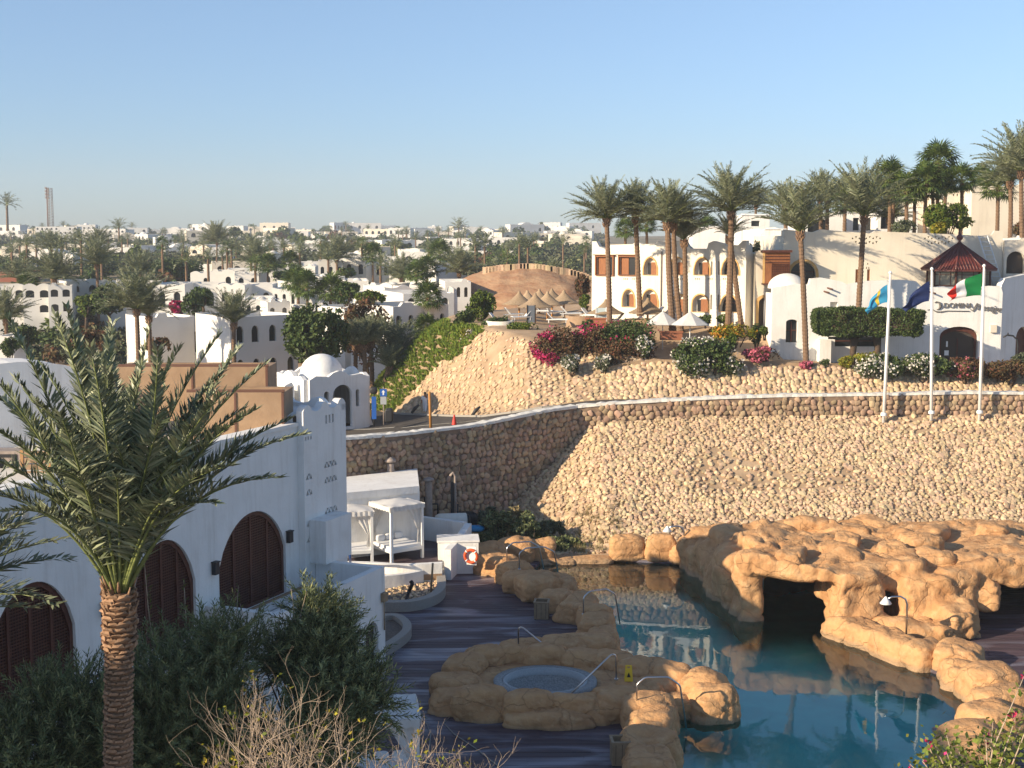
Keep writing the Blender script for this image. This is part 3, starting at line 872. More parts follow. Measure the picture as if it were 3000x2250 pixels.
def boulders(root, items, name="boulder", rough=.11, seed0=0):
    for i, (x, y, z, w, d, h, rz) in enumerate(items):
        o = boulder_mesh((w, d, h), seed0 + i * 3 + 1, rough=rough).build(name, ROCK, root, (x, y, z), rz)
ra = thing("rock_edging", (0, 0, 0), "shaded sandstone rock edging running along the left rim of the pool from the life ring", "rock edging")
boulders(ra, [(-1.3, 66.5, .45, 1.9, 1.7, 1.3, .2), (.1, 67.6, .5, 2.2, 1.2, 1.35, -.1), (1.5, 67.9, .45, 1.7, 1.1, 1.2, .1), (-.7, 64.9, .35, 2.1, 1.6, 1.15, -.5),
              (.1, 63.2, .35, 1.7, 1.7, 1.15, -.6), (.5, 61.5, .4, 2.0, 1.7, 1.2, -.3), (1.3, 60.2, .5, 2.1, 1.9, 1.35, .4), (2.2, 60.8, .35, 1.5, 2.0, 1.0, .1), (2.0, 58.4, .35, 1.9, 1.6, 1.1, -.2),
              (3.1, 58.3, .3, 1.7, 1.5, .95, .3), (2.9, 56.7, .4, 1.8, 1.7, 1.15, -.5), (3.5, 55.5, .45, 1.6, 1.8, 1.25, .2), (3.5, 54.1, .42, 1.5, 1.6, 1.1, -.3), (3.7, 52.9, .3, 1.3, 1.4, 1.0, 0)], seed0=10)
rb = thing("rock_edging", (0, 0, 0), "flat topped sandstone ledge between the rock tub and the stretch of rocks with the handrail", "rock edging")
boulders(rb, [(.6, 51.6, .22, 1.8, 1.2, .9, .1), (2.1, 51.2, .35, 2.3, 1.7, 1.2, -.05), (3.3, 51.5, .35, 1.6, 1.9, 1.2, .3), (2.9, 50.7, .1, 1.6, 1.2, 1.2, .3)], seed0=70)
# ---- the rock tub (whirlpool) and its spur into the pool
spa = thing("rock_tub", (1.2, 46.6, 0), "small round whirlpool ringed with brown sandstone boulders on the deck", "whirlpool")
ring = [(-3.1, .4, .35, 1.7, 1.7, 1.25, .3), (-2.9, 1.9, .45, 1.5, 1.7, 1.5, -.3), (-2.2, 2.7, .5, 1.5, 1.3, 1.7, .2), (-1.0, 2.9, .55, 1.8, 1.1, 2.0, .1), (.2, 2.8, .6, 1.7, 1.1, 1.75, -.1), (1.4, 2.6, .5, 1.6, 1.1, 1.6, -.1),
        (2.5, 2.2, .5, 1.6, 1.2, 1.5, -.3), (3.4, 1.5, .45, 1.7, 1.3, 1.45, -.5), (-3.2, -1.1, .25, 1.5, 1.5, 1.15, .1), (-2.2, -1.9, .5, 1.9, 1.1, 1.55, 0), (-.6, -2.2, .5, 1.9, 1.0, 1.45, .05),
        (1.0, -2.2, .5, 1.9, 1.0, 1.4, -.05), (2.3, -1.7, .5, 1.7, 1.5, 1.4, .3), (3.2, -.6, .45, 1.6, 1.6, 1.3, .4), (0.1, -2.75, .2, 3.2, .8, .7, 0)]
for i, (x, y, z, w, d, h, rz) in enumerate(ring):
    boulder_mesh((w, d, h), 101 + i * 3).build("boulder", ROCK, spa, (x, y, z), rz)
mb = MB(); mb.lathe([(2.9, .1), (2.9, .72), (1.75, .66), (1.72, .60)], 28, (0, .2, 0), 0); mb.build("rock_floor", ROCK, spa)
mb = MB(); mb.lathe([(1.80, .62), (1.80, .80), (1.50, .80), (1.48, .62)], 32, (0, .2, 0), 0); mb.build("tile_rim", TILE_GREY, spa)
mb = MB(); mb.lathe([(1.475, .70), (1.475, .81), (1.38, .81), (1.38, .5)], 32, (0, .2, 0), 0); mb.build("tile_band", TILE_LIGHT, spa)
mb = MB(); mb.lathe([(1.375, .5), (1.3, .2), (.9, .05), (0.01, .05)], 32, (0, .2, 0), 0); mb.build("bowl", TILE_GREY, spa)
spa.scale = (1.04, .95, .82)
sp = thing("rock_edging", (0, 0, 0), "long sandstone spur reaching from the rock tub out into the pool", "rock edging")
boulders(sp, [(4.9, 48.1, .3, 2.0, 1.3, 1.35, -.45), (5.9, 47.3, .3, 2.0, 1.4, 1.4, -.55), (6.8, 46.3, .3, 1.7, 1.8, 1.45, -.6), (7.1, 45.3, .25, 1.7, 1.5, 1.5, .1), (5.2, 46.9, .1, 1.6, 1.8, 1.2, .1), (6.1, 45.6, .0, 1.4, 1.4, 1.2, .2)], seed0=170)
pr = thing("rock_edging", (0, 0, 0), "sandstone rock pier beside the tan bin at the bottom of the pool", "rock edging")
boulders(pr, [(4.7, 43.9, .4, 1.9, 1.5, 1.35, .1), (4.6, 42.5, .4, 1.6, 1.8, 1.25, -.2), (4.4, 41.0, .35, 1.8, 1.8, 1.2, .15), (4.2, 39.3, .35, 1.7, 2.0, 1.2, -.1), (4.1, 37.6, .3, 1.8, 1.8, 1.2, 0)], seed0=210)
rr = thing("rock_edging", (0, 0, 0), "rounded sandstone boulders curving round the right bank of the pool below the cave", "rock edging")
boulders(rr, [(14.0, 54.7, .15, 1.5, 1.6, 1.3, .5), (14.7, 53.3, .15, 1.5, 2.1, 1.35, .55), (15.4, 51.9, .2, 1.6, 2.2, 1.4, .5), (16.3, 50.9, .2, 2.0, 1.6, 1.3, .4), (17.3, 50.2, .3, 1.9, 1.7, 1.35, -.5), (17.1, 48.6, .15, 1.9, 2.0, 1.2, -.2),
              (17.3, 47.0, .3, 2.1, 1.8, 1.5, .1), (17.1, 45.3, .25, 2.2, 1.9, 1.4, .2), (16.3, 43.6, .2, 2.1, 2.0, 1.2, .5), (15.2, 42.1, .15, 2.3, 1.9, 1.1, .3), (14.4, 40.4, .15, 2.2, 2.2, 1.1, 0), (14.2, 38.3, .15, 2.2, 2.4, 1.1, .2)], seed0=250)
bl = thing("rock_edging", (0, 0, 0), "square sunlit ochre rock blocks on the far rim of the pool", "rock edging")
boulders(bl, [(6.0, 68.1, .55, 1.9, 1.1, 1.35, .05), (7.7, 67.9, .6, 1.6, 1.1, 1.5, -.1), (8.8, 67.5, .35, 1.3, 1.2, 1.0, .2), (2.3, 67.7, -.12, 2.2, 1.1, .5, .0), (4.1, 67.9, -.12, 2.3, 1.1, .46, .06)], rough=.07, seed0=300)

# ---- the cave: a block of primitives fused into one skin, then worn
def cave():
    root = thing("rock_cave", (0, 0, 0), "large ochre artificial rock formation with a dark water cave beside the pool", "rock cave")
    parts = [((10.0, 66.2, .5), (2.6, 3.2, 2.6), .1), ((10.5, 63.6, .6), (2.3, 3.6, 3.0), .15), ((10.3, 60.6, .8), (1.8, 3.6, 3.4), .15), ((10.35, 57.8, .7), (1.2, 1.6, 3.5), 0.1),
             ((11.9, 56.5, 2.35), (4.6, 1.1, .85), -.42), ((12.6, 58.2, 2.45), (4.4, 3.4, .8), -.3),
             ((15.2, 62, 2.35), (10.5, 8.6, .9), 0), ((14.6, 55.9, .9), (2.0, 2.5, 3.6), .1), ((14.5, 57.4, 1.8), (2.2, 2.6, 2.2), .1),
             ((17.55, 56.2, .8), (2.5, 2.8, 3.0), -.05), ((18.9, 56.9, .8), (1.8, 3.4, 3.6), .1), ((16.2, 57.0, 2.2), (3.4, 2.6, 1.2), 0),
             ((18.9, 61.5, .8), (1.2, 7.5, 3.6), 0), ((16, 66.6, .8), (15, 1.6, 3.4), 0), ((22.5, 61, 2.45), (8, 9.5, 1.0), .05), ((21.6, 56.6, 2.35), (5.5, 1.5, 1.1), .05),
             ((24.5, 57.5, .8), (2.6, 2.6, 3.6), .2), ((24, 65, .8), (6, 3, 3.2), 0), ((25.8, 61, .8), (2, 8, 3.4), 0),
             ((13.4, 64.9, 2.6), (3.6, 1.8, 1.2), .2), ((12.1, 60.2, 2.9), (3.2, 2.6, .8), .3), ((16.5, 64.6, 2.7), (2.8, 1.6, 1.2), -.2), ((20.2, 64, 2.7), (3.2, 2.2, 1.1), .3),
             ((16.9, 54.2, .2), (3.2, 1.7, 1.0), -.3), ((18.6, 54.6, .5), (1.4, 1.5, 1.6), .2)]
    low = lambda y: min(max((y - 57.5) / 7.5, 0), 1)
    parts = [((c[0], c[1], c[2] - (.75 if c[2] > 1.5 else .5) * low(c[1])), d, rz) for c, d, rz in parts]
    mb = MB()
    for i, (c, d, rz) in enumerate(parts):
        V = rounded(RB9[0], 6) * np.array(d) / 2
        a, b = math.cos(rz), math.sin(rz); V = V @ np.array([[a, b, 0], [-b, a, 0], [0, 0, 1]]) + np.array(c)
        mb.add(V, RB9[1])
    o = mb.build("rock_mass", ROCK, root)
    md = o.modifiers.new("r", 'REMESH'); md.mode = 'VOXEL'; md.voxel_size = .12
    dg = bpy.context.evaluated_depsgraph_get(); me = bpy.data.meshes.new_from_object(o.evaluated_get(dg)); o.modifiers.clear()
    old = o.data; o.data = me; bpy.data.meshes.remove(old); me.materials.clear(); me.materials.append(ROCK)
    n = len(me.vertices); co = np.zeros(n * 3, np.float32); me.vertices.foreach_get("co", co); co = co.reshape(-1, 3).astype(float)
    nr = np.zeros(n * 3, np.float32); me.vertices.foreach_get("normal", nr); nr = nr.reshape(-1, 3)
    warp = np.stack([fbm(co, .55, 2, 1), fbm(co, .55, 2, 2), fbm(co, .55, 2, 3)], -1) * np.array([.22, .22, .14])
    cell = np.abs(fbm(co, .75, 2, 9)); rid = np.clip(1 - cell * 6, 0, 1)
    rid2 = np.clip(1 - np.abs(fbm(co, 1.9, 2, 19)) * 7, 0, 1)
    disp = fbm(co, .7, 3, 5) * .22 - rid * .15 - rid2 * .05 + fbm(co, 3.0, 3, 6) * .035
    co = co + warp + nr * disp[:, None]
    me.vertices.foreach_set("co", co.astype(np.float32).ravel()); me.polygons.foreach_set("use_smooth", np.ones(len(me.polygons), bool)); me.update()
    items = [(11.6, 62.0, 2.95, 2.6, 2.0, .8, .4), (13.4, 62.6, 3.1, 1.8, 1.2, .9, .9), (15.5, 60.2, 3.05, 1.8, 1.4, .8, .2), (15.0, 57.6, 2.75, 1.5, 1.5, 1.0, .5),
             (16.9, 58.3, 2.9, 1.6, 1.2, .7, -.3), (18.6, 59.6, 3.0, 1.9, 1.5, .8, .2), (17.4, 61.8, 3.05, 1.6, 1.2, .8, .8), (19.8, 61.9, 3.1, 2.3, 1.3, .7, .1), (16.8, 56.0, 2.5, 1.7, 1.4, .9, .2),
             (18.4, 57.2, 2.6, 1.5, 1.6, .9, -.4), (21.3, 58.8, 3.0, 2.0, 1.4, .7, .3), (14.7, 65.6, 3.1, 2.6, 1.4, .9, .1), (11.4, 66.4, 2.2, 2.6, 1.6, 1.2, -.2), (18.0, 65.9, 2.9, 2.2, 1.3, 1.0, .2),
             (17.4, 54.4, 1.5, 1.5, 1.1, 1.1, .3), (20.2, 55.9, 1.4, 1.4, 1.2, 1.2, .1), (22.8, 62, 3.2, 2.2, 1.8, 1.0, .6), (12.3, 57.4, 2.85, 2.0, 1.3, .6, -.4), (18.6, 54.0, .7, 1.1, 1.0, 1.2, .6)]
    items = [t for q, t in enumerate(items) if q not in (1, 3, 6, 8, 10, 14)]
    for i, (x, y, z, w, d, h, rz) in enumerate(items):
        boulder_mesh((w * (.8 + .5 * ((i * 37) % 10) / 10), d * (.8 + .4 * ((i * 53) % 10) / 10), h), 400 + i * 5, rough=.15, p=5.5, strata=.04).build("boulder", ROCK, root, (x, y, z - .12 - .8 * low(y)), rz + i)
cave()
# ---- pool fittings
def handrail(name, a, b, hgt, label, s=0, grp="stainless handrails of the pool", drop=.25):
    """bent steel rail from foot a to foot b"""
    a = Vector(a); b = Vector(b); m = MB(); d = (b - a); d.z = 0; L = d.length; d.normalize()
    pts = [a, a + Vector((0, 0, hgt * .78)), a + d * L * .16 + Vector((0, 0, hgt)), a + d * L * .62 + Vector((0, 0, hgt)), a + d * L * .86 + Vector((0, 0, hgt * .72)), b]
    if s == 1: pts = [a, a + Vector((0, 0, hgt * .9)), a + d * L * .06 + Vector((0, 0, hgt)), a + d * L * .12 + Vector((0, 0, hgt)), b]
    root = thing(name, a, label, "handrail", 0, grp)
    P2 = []
    for i, p in enumerate(pts):
        if 0 < i < len(pts) - 1:
            u = (pts[i - 1] - p).normalized() * .08; v = (pts[i + 1] - p).normalized() * .08; P2 += [p + u, p + (u + v) * .25, p + v]
        else: P2.append(p)
    m.tube([p - a for p in P2], .032, 8); m.build("rail", METAL, root)
    m = MB(); m.tube([(0, 0, -.02), (0, 0, .03)], .07, 10); m.build("foot_flange", METAL, root)
handrail("handrail", (-.25, 63.9, .75), (1.6, 64.4, .1), 1.0, "farther of the paired curved steel handrails by the far rocks")
handrail("handrail", (.35, 62.3, .85), (2.3, 62.9, .1), 1.0, "nearer of the paired curved steel handrails by the far rocks")
handrail("handrail", (3.0, 54.6, .85), (4.6, 55.4, .2), .95, "curved steel handrail on the rocks right of the first bin")
handrail("handrail", (.25, 51.0, .45), (1.7, 49.4, .75), .95, "steel handrail sloping down to the back of the rock tub", s=1)
handrail("handrail", (3.75, 46.6, .75), (2.0, 45.3, .6), .95, "steel handrail with long sloping bar into the rock tub", s=1)
handrail("handrail", (4.2, 43.5, .8), (5.9, 43.6, .0), 1.05, "curved steel handrail on the rock pier by the lower bin")
def shower(loc, label, rz=0.0, h=2.1):
    root = thing("pool_shower", loc, label, "shower", rz)
    m = MB(); m.tube([(0, 0, 0), (0, 0, h * .8), (-.08, 0, h * .93), (-.28, 0, h), (-.62, 0, h * .99), (-.8, 0, h * .93)], .04, 8); m.build("pipe", METAL, root)
    m = MB(); m.lathe([(.03, .16), (.06, .12), (.24, -.12), (.22, -.14), (.001, -.14)], 14, (-.86, 0, h * .9)); m.build("shower_head", METAL_WHITE, root)
    m = MB(); m.tube([(.0, -.06, h * .45), (0, -.12, h * .45)], .035, 8); m.build("valve", METAL, root)
shower((15.75, 51.9, .75), "steel pool shower with white cone head in front of the rock cave", h=1.6)
shower((8.75, 66.6, .55), "steel pool shower with white cone head on the far pool rim blocks", h=1.45)
shower((11.0, 57.2, 1.2), "steel pool shower leaning from the left pillar of the cave", h=1.2, rz=R(200))
def bin_(loc, label, rz=0.0):
    root = thing("litter_bin", loc, label, "bin", rz, "square tan litter bins by the pool")
    m = MB()
    for s in (-1, 1):
        m.box((s * .29, 0, .38), (.045, .62, .72)); m.box((0, s * .29, .38), (.535, .045, .72))
    m.build("side_panel", BIN_TAN, root)
    m = MB(); m.box((0, 0, .3), (.53, .53, .5)); m.build("liner", BIN_DK, root)
    m = MB(); m.slab([(-.34, -.34), (.34, -.34), (.34, .34), (-.34, .34)], [[(-.25, -.25), (.25, -.25), (.25, .25), (-.25, .25)]], 0, .05)
    V = m.V[0]; m.V[0] = np.stack([V[:, 0], V[:, 2], .74 + V[:, 1]], -1); m.build("rim", BIN_TAN, root)
    m = MB()
    for x in (-.26, .26):
        for y in (-.26, .26): m.box((x, y, .015), (.07, .07, .05))
    m.build("foot", BLACK, root)
    m = MB()
    for k in range(3): m.box((-.2 + .2 * k, -.316, .38), (.012, .008, .64))
    m.build("panel_joint", BIN_DK, root)
bin_((1.3, 57.0, 0), "tan square litter bin beside the rock edging under the rails", R(-6))
bin_((3.45, 40.75, 0), "tan square litter bin left of the rock pier", R(3))
ws = thing("wet_floor_sign", (4.15, 46.1, .86), "small yellow folding wet floor sign on the rock tub rim", "floor sign")
for s in (-1, 1):
    m = MB(); m.slab([(-.15, 0), (.15, 0), (.11, .58), (-.11, .58)], [[(-.05, .46), (.05, .46), (.05, .53), (-.05, .53)]], -.01, .01); o = m.build("board", YELLOW, ws, (0, s * .09, 0)); o.rotation_euler = (R(s * 9), 0, 0)
m = MB(); m.add([(-.07, -.108, .16), (.07, -.108, .16), (0, -.092, .34)], [(0, 1, 2)]); m.build("warning_triangle", BLACK, ws)
hs = MB(); hp = []
for i in range(60):
    t = i / 59; hp.append(atz(1225 + 60 * math.sin(t * 7.5) + 330 * max(0, t - .45) ** 1.3, 2085 + 165 * t, .02))
hs.tube([atz(1315, 2090, .02), atz(1270, 2082, .02), atz(1222, 2096, .02), atz(1250, 2120, .02), atz(1262, 2150, .02), atz(1258, 2190, .02), atz(1245, 2260, .02)], .018, 6)
hs.tube([atz(1318, 2100, .02), atz(1300, 2118, .02), atz(1330, 2150, .02), atz(1390, 2190, .02), atz(1480, 2260, .02)], .018, 6)
tag(hs.build("garden_hose", CONCRETE), "thin pale garden hose lying on the deck beside the rock tub", "hose")
# ================================================================ buildings near the pool
def frame_root(name, p0, p1, label, cat, z=None, group=None):
    """an empty at p0 whose local +x runs towards p1; local -y faces out"""
    p0 = Vector(p0); p1 = Vector(p1)
    return thing(name, (p0.x, p0.y, p0.z if z is None else z), label, cat, math.atan2(p1.y - p0.y, p1.x - p0.x), group)
def scallop(x0, x1, z, n, r=.16, base=.0):
    """a parapet top line of rounded merlons, from x1 back to x0"""
    P = []; w = (x1 - x0) / n
    for i in range(n):
        a = x1 - i * w
        for k in range(6):
            t = k / 6; P.append((a - w * t, z + base + r * (abs(math.sin(PI * t)) ** .7 if i % 2 == 0 else -.35 * math.sin(PI * t))))
    P.append((x0, z)); return P
def stepped(x0, x1, z, n, h=.3):
    P = []; w = (x1 - x0) / n
    for i in range(n):
        a = x1 - i * w
        P += [(a, z + h), (a - w * .18, z + h), (a - w * .3, z + h * .45), (a - w * .5, z + h * .2), (a - w * .7, z + h * .45), (a - w * .82, z + h)]
    P.append((x0, z + h)); return P
def tri(x, z, s=.16, up=True):
    return [(x - s / 2, z), (x + s / 2, z), (x, z + s)] if up else [(x - s / 2, z + s), (x + s / 2, z + s), (x, z)]

# ---- restaurant with arched lattice screens
def restaurant():
    p0 = Vector((-13.63, 36.71, 0)); d = Vector((.4040, .9148, 0)).normalized()
    s0 = p0 - d * 11.0                    # the wall starts before the frame
    root = frame_root("restaurant_building", s0, s0 + d, "long white building in shade with brown arched lattice screens and a perforated tower", "building", 0)
    L0 = 11.0                              # local x of px 95
    LT = L0 + 13.85                         # tower starts
    zt = 9.55
    arches = []
    for cx in (L0 + .15 - 10.2, L0 + .15 - 5.1, L0 + .15, L0 + 5.95, L0 + 10.9):
        arches.append((cx, 3.4, 3.35 if cx < L0 + 3 else (3.2 if cx < L0 + 8 else 4.1), 3.45))
    holes = [arch(x, z, w, h, 'point' if False else 'flat', 12) for x, z, w, h in arches]
    def bigarch(x, z, w, h, n=16):
        P = [(x - w / 2, z), (x + w / 2, z)]
        for i in range(n + 1):
            u = 1 - 2 * i / n
            P.append((x + w / 2 * u, z + h - 1.65 * (1 - (1 - abs(u) ** 2.1) ** .75)))
        return P
    holes = [bigarch(*a) for a in arches]
    sq = [[(L0 - 1.35 + k * .62, 8.62), (L0 - 1.07 + k * .62, 8.62), (L0 - 1.07 + k * .62, 9.0), (L0 - 1.35 + k * .62, 9.0)] for k in range(-6, 9)]
    m = MB(); m.slab([(0, -.5), (LT, -.5), (LT, zt), (0, zt)], holes + sq, 0, .45)
    m.build("wall", W_WHITE, root)
    m = MB(); m.box((LT / 2, .26, zt + .07), (LT, .66, .14)); m.build("coping", W_WHITE, root)
    m = MB(); m.span((0, .5, -.5), (LT, 9, 8.9)); m.build("rear_block", W_WARM, root)
    m = MB(); m.span((0, -.25, 3.12), (LT, -.001, 3.36)); m.build("sill_course", W_WHITE, root)
    m = MB(); m.span((0, -.12, 3.361), (LT, -.002, 3.42)); m.build("sill_trim", SAND_WALL, root)
    # screens
    for (x, z, w, h), ho in zip(arches, holes):
        o = bigarch(x, z, w - .02, h - .01); i = bigarch(x, z + .12, w - .28, h - .27)
        m = MB(); m.slab(o, [i], .10, .24); fr = m.build("screen_frame", WOOD_DK, root)
        nb = 4
        m = MB()
        for k in range(1, nb):
            xx = x - w / 2 + w * k / nb; u = abs(xx - x) / (w / 2); top = z + h - 1.65 * (1 - (1 - u ** 2.1) ** .75) - .12
            m.span((xx - .05, .11, z + .1), (xx + .05, .22, top))
        m.build("mullion", WOOD_DK, fr); 
        # lattice: real crossing slats
        m = MB(); zz = z + .17
        while zz < z + h - .2:
            zr = (zz - (z + h - 1.65)) / 1.65
            hw = (w / 2 - .12) * (1 if zr < 0 else max(.0, (1 - (zr) ** (1 / .75)) if zr < 1 else 0) ** (1 / 2.1))
            if hw > .1: m.span((x - hw, .155, zz - .018), (x + hw, .175, zz + .018))
            zz += .095
        xx = x - w / 2 + .15
        while xx < x + w / 2 - .1:
            u = abs(xx - x) / (w / 2); top = z + h - 1.65 * (1 - (1 - u ** 2.1) ** .75) - .16
            m.span((xx - .015, .176, z + .12), (xx + .015, .192, top)); xx += .105
        o2 = m.build("lattice", WOOD_DK, root); o2["kind"] = "stuff"
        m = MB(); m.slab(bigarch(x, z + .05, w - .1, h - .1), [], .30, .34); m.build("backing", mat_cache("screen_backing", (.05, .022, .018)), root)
    for k in (L0 + 3.05, L0 + 8.55, LT - .75, L0 - 2.5):
        m = MB(); m.box((k, -.09, 5.5 if k > L0 + 9 else 5.35), (.24, .16, .42)); m.box((k, -.1, (5.5 if k > L0 + 9 else 5.35) + .22), (.28, .2, .04)); m.build("wall_lamp", METAL_DK, root)
    # tower
    TL = 3.05; tz = 10.1
    holes = []
    for zc in (7.75, 7.15, 5.95, 5.35):
        for k in range(4): holes.append(tri(1.5 + k * .25, zc, .2, k % 1 == 0)); 
        for k in range(3): holes.append(tri(1.625 + k * .25, zc + .05, .17, False))
        for k in range(2): holes.append(tri(.22 + k * .24, zc - .25, .2))
        holes.append(tri(.34, zc - .2, .17, False))
    for k in range(3): holes.append([(1.55 + k * .24, 9.45), (1.68 + k * .24, 9.45), (1.68 + k * .24, 9.78), (1.55 + k * .24, 9.78)])
    for k in range(3): holes.append([(.1 + k * .18, 9.0), (.2 + k * .18, 9.0), (.2 + k * .18, 9.14), (.1 + k * .18, 9.14)])
    m = MB(); m.slab([(LT + 0, -.5), (LT + TL, -.5)] + scallop(LT, LT + TL, tz, 5, .22), [[(x + LT, z) for x, z in h] for h in holes], -.28, 0.02)
    m.build("tower_face", W_WHITE, root)
    m = MB(); m.span((LT + .01, .20, -.5), (LT + TL, 2.8, tz - .2)); m.build("tower_body", SHADE_DK if False else W_WHITE, root)
    m = MB(); m.slab([(-.28, tz - .25)] + [(2.8, tz - .25)] + scallop(-.28, 2.8, tz, 4, .2), [], 0, .3)
    V = m.V[0]; m.V[0] = np.stack([LT + TL - V[:, 1] - .001, V[:, 0], V[:, 2]], -1); m.build("tower_parapet", W_WHITE, root)
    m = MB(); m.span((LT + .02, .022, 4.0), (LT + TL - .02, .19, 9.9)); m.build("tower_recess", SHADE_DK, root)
    m = MB(); m.span((LT + .3, -1.0, 4.3), (LT + TL - .9, -.285, 5.95)); m.build("buttress", W_WHITE, root)
    # walled court in front of the tower
    K = Vector((-4.78, 49.0, 0)); Minv = root.matrix_basis.inverted() if False else None
    M = Matrix.Translation(root.location) @ Matrix.Rotation(root.rotation_euler.z, 4, 'Z')
    k = M.inverted() @ K
    kx, ky = k.x, k.y
    m = MB(); m.slab([(0, -.4), (7.2, -.4), (7.2, 4.3), (0, 4.3)], [arch(6.2, .9, .95, 1.5, 'round'), arch(4.7, .9, .9, 1.5, 'round'), arch(2.9, .9, .9, 1.5, 'round')], 0, .3)
    m.V[0] = m.V[0] + np.array([kx - 7.2, ky, 0]); m.build("court_wall", W_WHITE, root)
    m = MB(); m.span((kx - .3, ky + .301, -.4), (kx, -.3, 4.3)); m.build("court_wall", W_WHITE, root)
    m = MB(); m.span((kx - 7.2, ky + .301, -.4), (kx - 6.9, -.3, 4.3)); m.build("court_wall", W_WHITE, root)
    m = MB(); m.span((kx - 6.89, ky + .31, 2.2), (kx - .31, -.26, 3.1)); m.build("court_floor", W_WHITE, root)
    m = MB()
    for xx in (6.2, 4.7, 2.9): m.slab(arch(xx + kx - 7.2, .9, .94, 1.48, 'round'), [], ky + .2, ky + .24)
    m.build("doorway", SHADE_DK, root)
    m = MB(); m.span((kx - .32, ky - .14, 3.0), (kx - .02, ky - .003, 3.34)); m.build("meter_box", BIN_TAN, root)
    m = MB(); m.tube([(kx - .17, ky - .06, 3.0), (kx - .17, ky - .06, 1.9)], .03, 6); m.build("conduit", BIN_TAN, root)
    return root
_mc = {}
def mat_cache(name, col, rough=.8):
    if name not in _mc: _mc[name] = mat(name, col, rough)
    return _mc[name]
rest = restaurant()
# things on and behind its roof
def vault(loc, L, r, rz, label, hh=.62, m_=W_WHITE, body=3.0):
    root = thing("vaulted_roof_house", loc, label, "house", rz)
    n = 14; o = [(r * math.cos(PI * i / n), r * hh * math.sin(PI * i / n)) for i in range(n + 1)] + [(-r, -body), (r, -body)]
    m = MB(); m.slab(o, [], 0, L); m.build("vault", m_, root)
    m = MB(); m.slab([(x * 1.04, z * 1.05 if z > 0 else z) for x, z in o], [], -.15, -.001); m.build("gable", m_, root)
    m = MB(); m.tube([(r * .1, -.16, -.5), (r * .1, -.45, -.62)], .05, 6); m.build("rain_spout", METAL_DK, root)
    return root
p = at(70, 1062, 49); vault((p.x - .3, 49, p.z - 2.1), 3.2, 3.9, R(32), "white barrel vaulted roof behind the foreground palm, at the photo edge", .52, body=5)
def sand_block(px0, px1, py, Y, h, d, label, rail=True):
    a = at(px0, py, Y); b = at(px1, py, Y)
    root = thing("roof_terrace", ((a.x), Y, a.z - h), label, "roof terrace")
    L = b.x - a.x
    m = MB(); m.span((0, 0, 0), (L, .25, h)); m.span((0, .251, 0), (.25, d, h)); m.span((L - .25, .251, 0), (L, d, h)); m.span((.251, d - .25, 0), (L - .251, d, h)); m.build("parapet", SAND_WALL, root)
    m = MB(); m.span((.251, .251, 0), (L - .251, d - .251, h - .7)); m.build("floor", OCHRE, root)
    if rail:
        m = MB(); m.box((L / 2, .12, h + .05), (L, .09, .09)); m.box((L - .05, .1, h / 2), (.09, .32, h)); m.box((L * .5, -.02, h * .5), (.07, .05, h)); m.build("edge_rail", RUST, root)
    return root
sand_block(545, 832, 1150, 49.0, 2.6, 2.0, "sandy brown roof terrace with dark rail just left of the white dome")
sand_block(340, 785, 1075, 51.2, 2.1, 1.9, "sandy brown roof terrace behind the palm fronds below the white houses", True)
acr = thing("air_conditioner", at(30, 1400, 44), "grey rooftop air conditioning unit with wooden frame at the photo edge", "air conditioner")
m = MB(); m.span((-1.2, 0, 0), (.35, .8, .9)); m.build("casing", PIPE_GREY, acr)
m = MB(); m.slab([(-1.1, .1), (.25, .1), (.25, .8), (-1.1, .8)], [[(-.9, .2), (.1, .2), (.1, .7), (-.9, .7)]], -.03, -.001); m.build("grille_frame", METAL_DK, acr)
m = MB(); m.lathe([(.26, 0), (.26, .04), (.02, .05)], 12, (0, 0, 0)); V = m.V[0]; m.V[0] = np.stack([V[:, 0] - .4, -.04 - V[:, 2], V[:, 1] + .45], -1); m.build("fan", METAL_DK, acr)
crate = thing("timber_screen", at(62, 1425, 43), "brown timber screen on the flat roof at the photo edge", "screen")
m = MB(); m.span((0, 0, 0), (.1, .1, 1.2)); m.span((.9, 0, 0), (1.0, .1, 1.2)); m.build("post", WOOD_POST, crate)
m = MB()
for k in range(5): m.span((.101, .02, .1 + k * .22), (.899, .06, .28 + k * .22))
o = m.build("boards", SAND_WALL, crate); o["kind"] = "stuff"
blk = thing("roof_block", at(-20, 1390, 47), "small flat roofed white block on the roof at the photo edge", "roof block")
m = MB(); m.span((-3, 0, -2.5), (1.2, 3, .55)); m.build("wall", W_WHITE, blk)
m = MB(); m.span((-3.1, -.1, .551), (1.3, 3.1, .66)); m.build("coping", W_WHITE, blk)

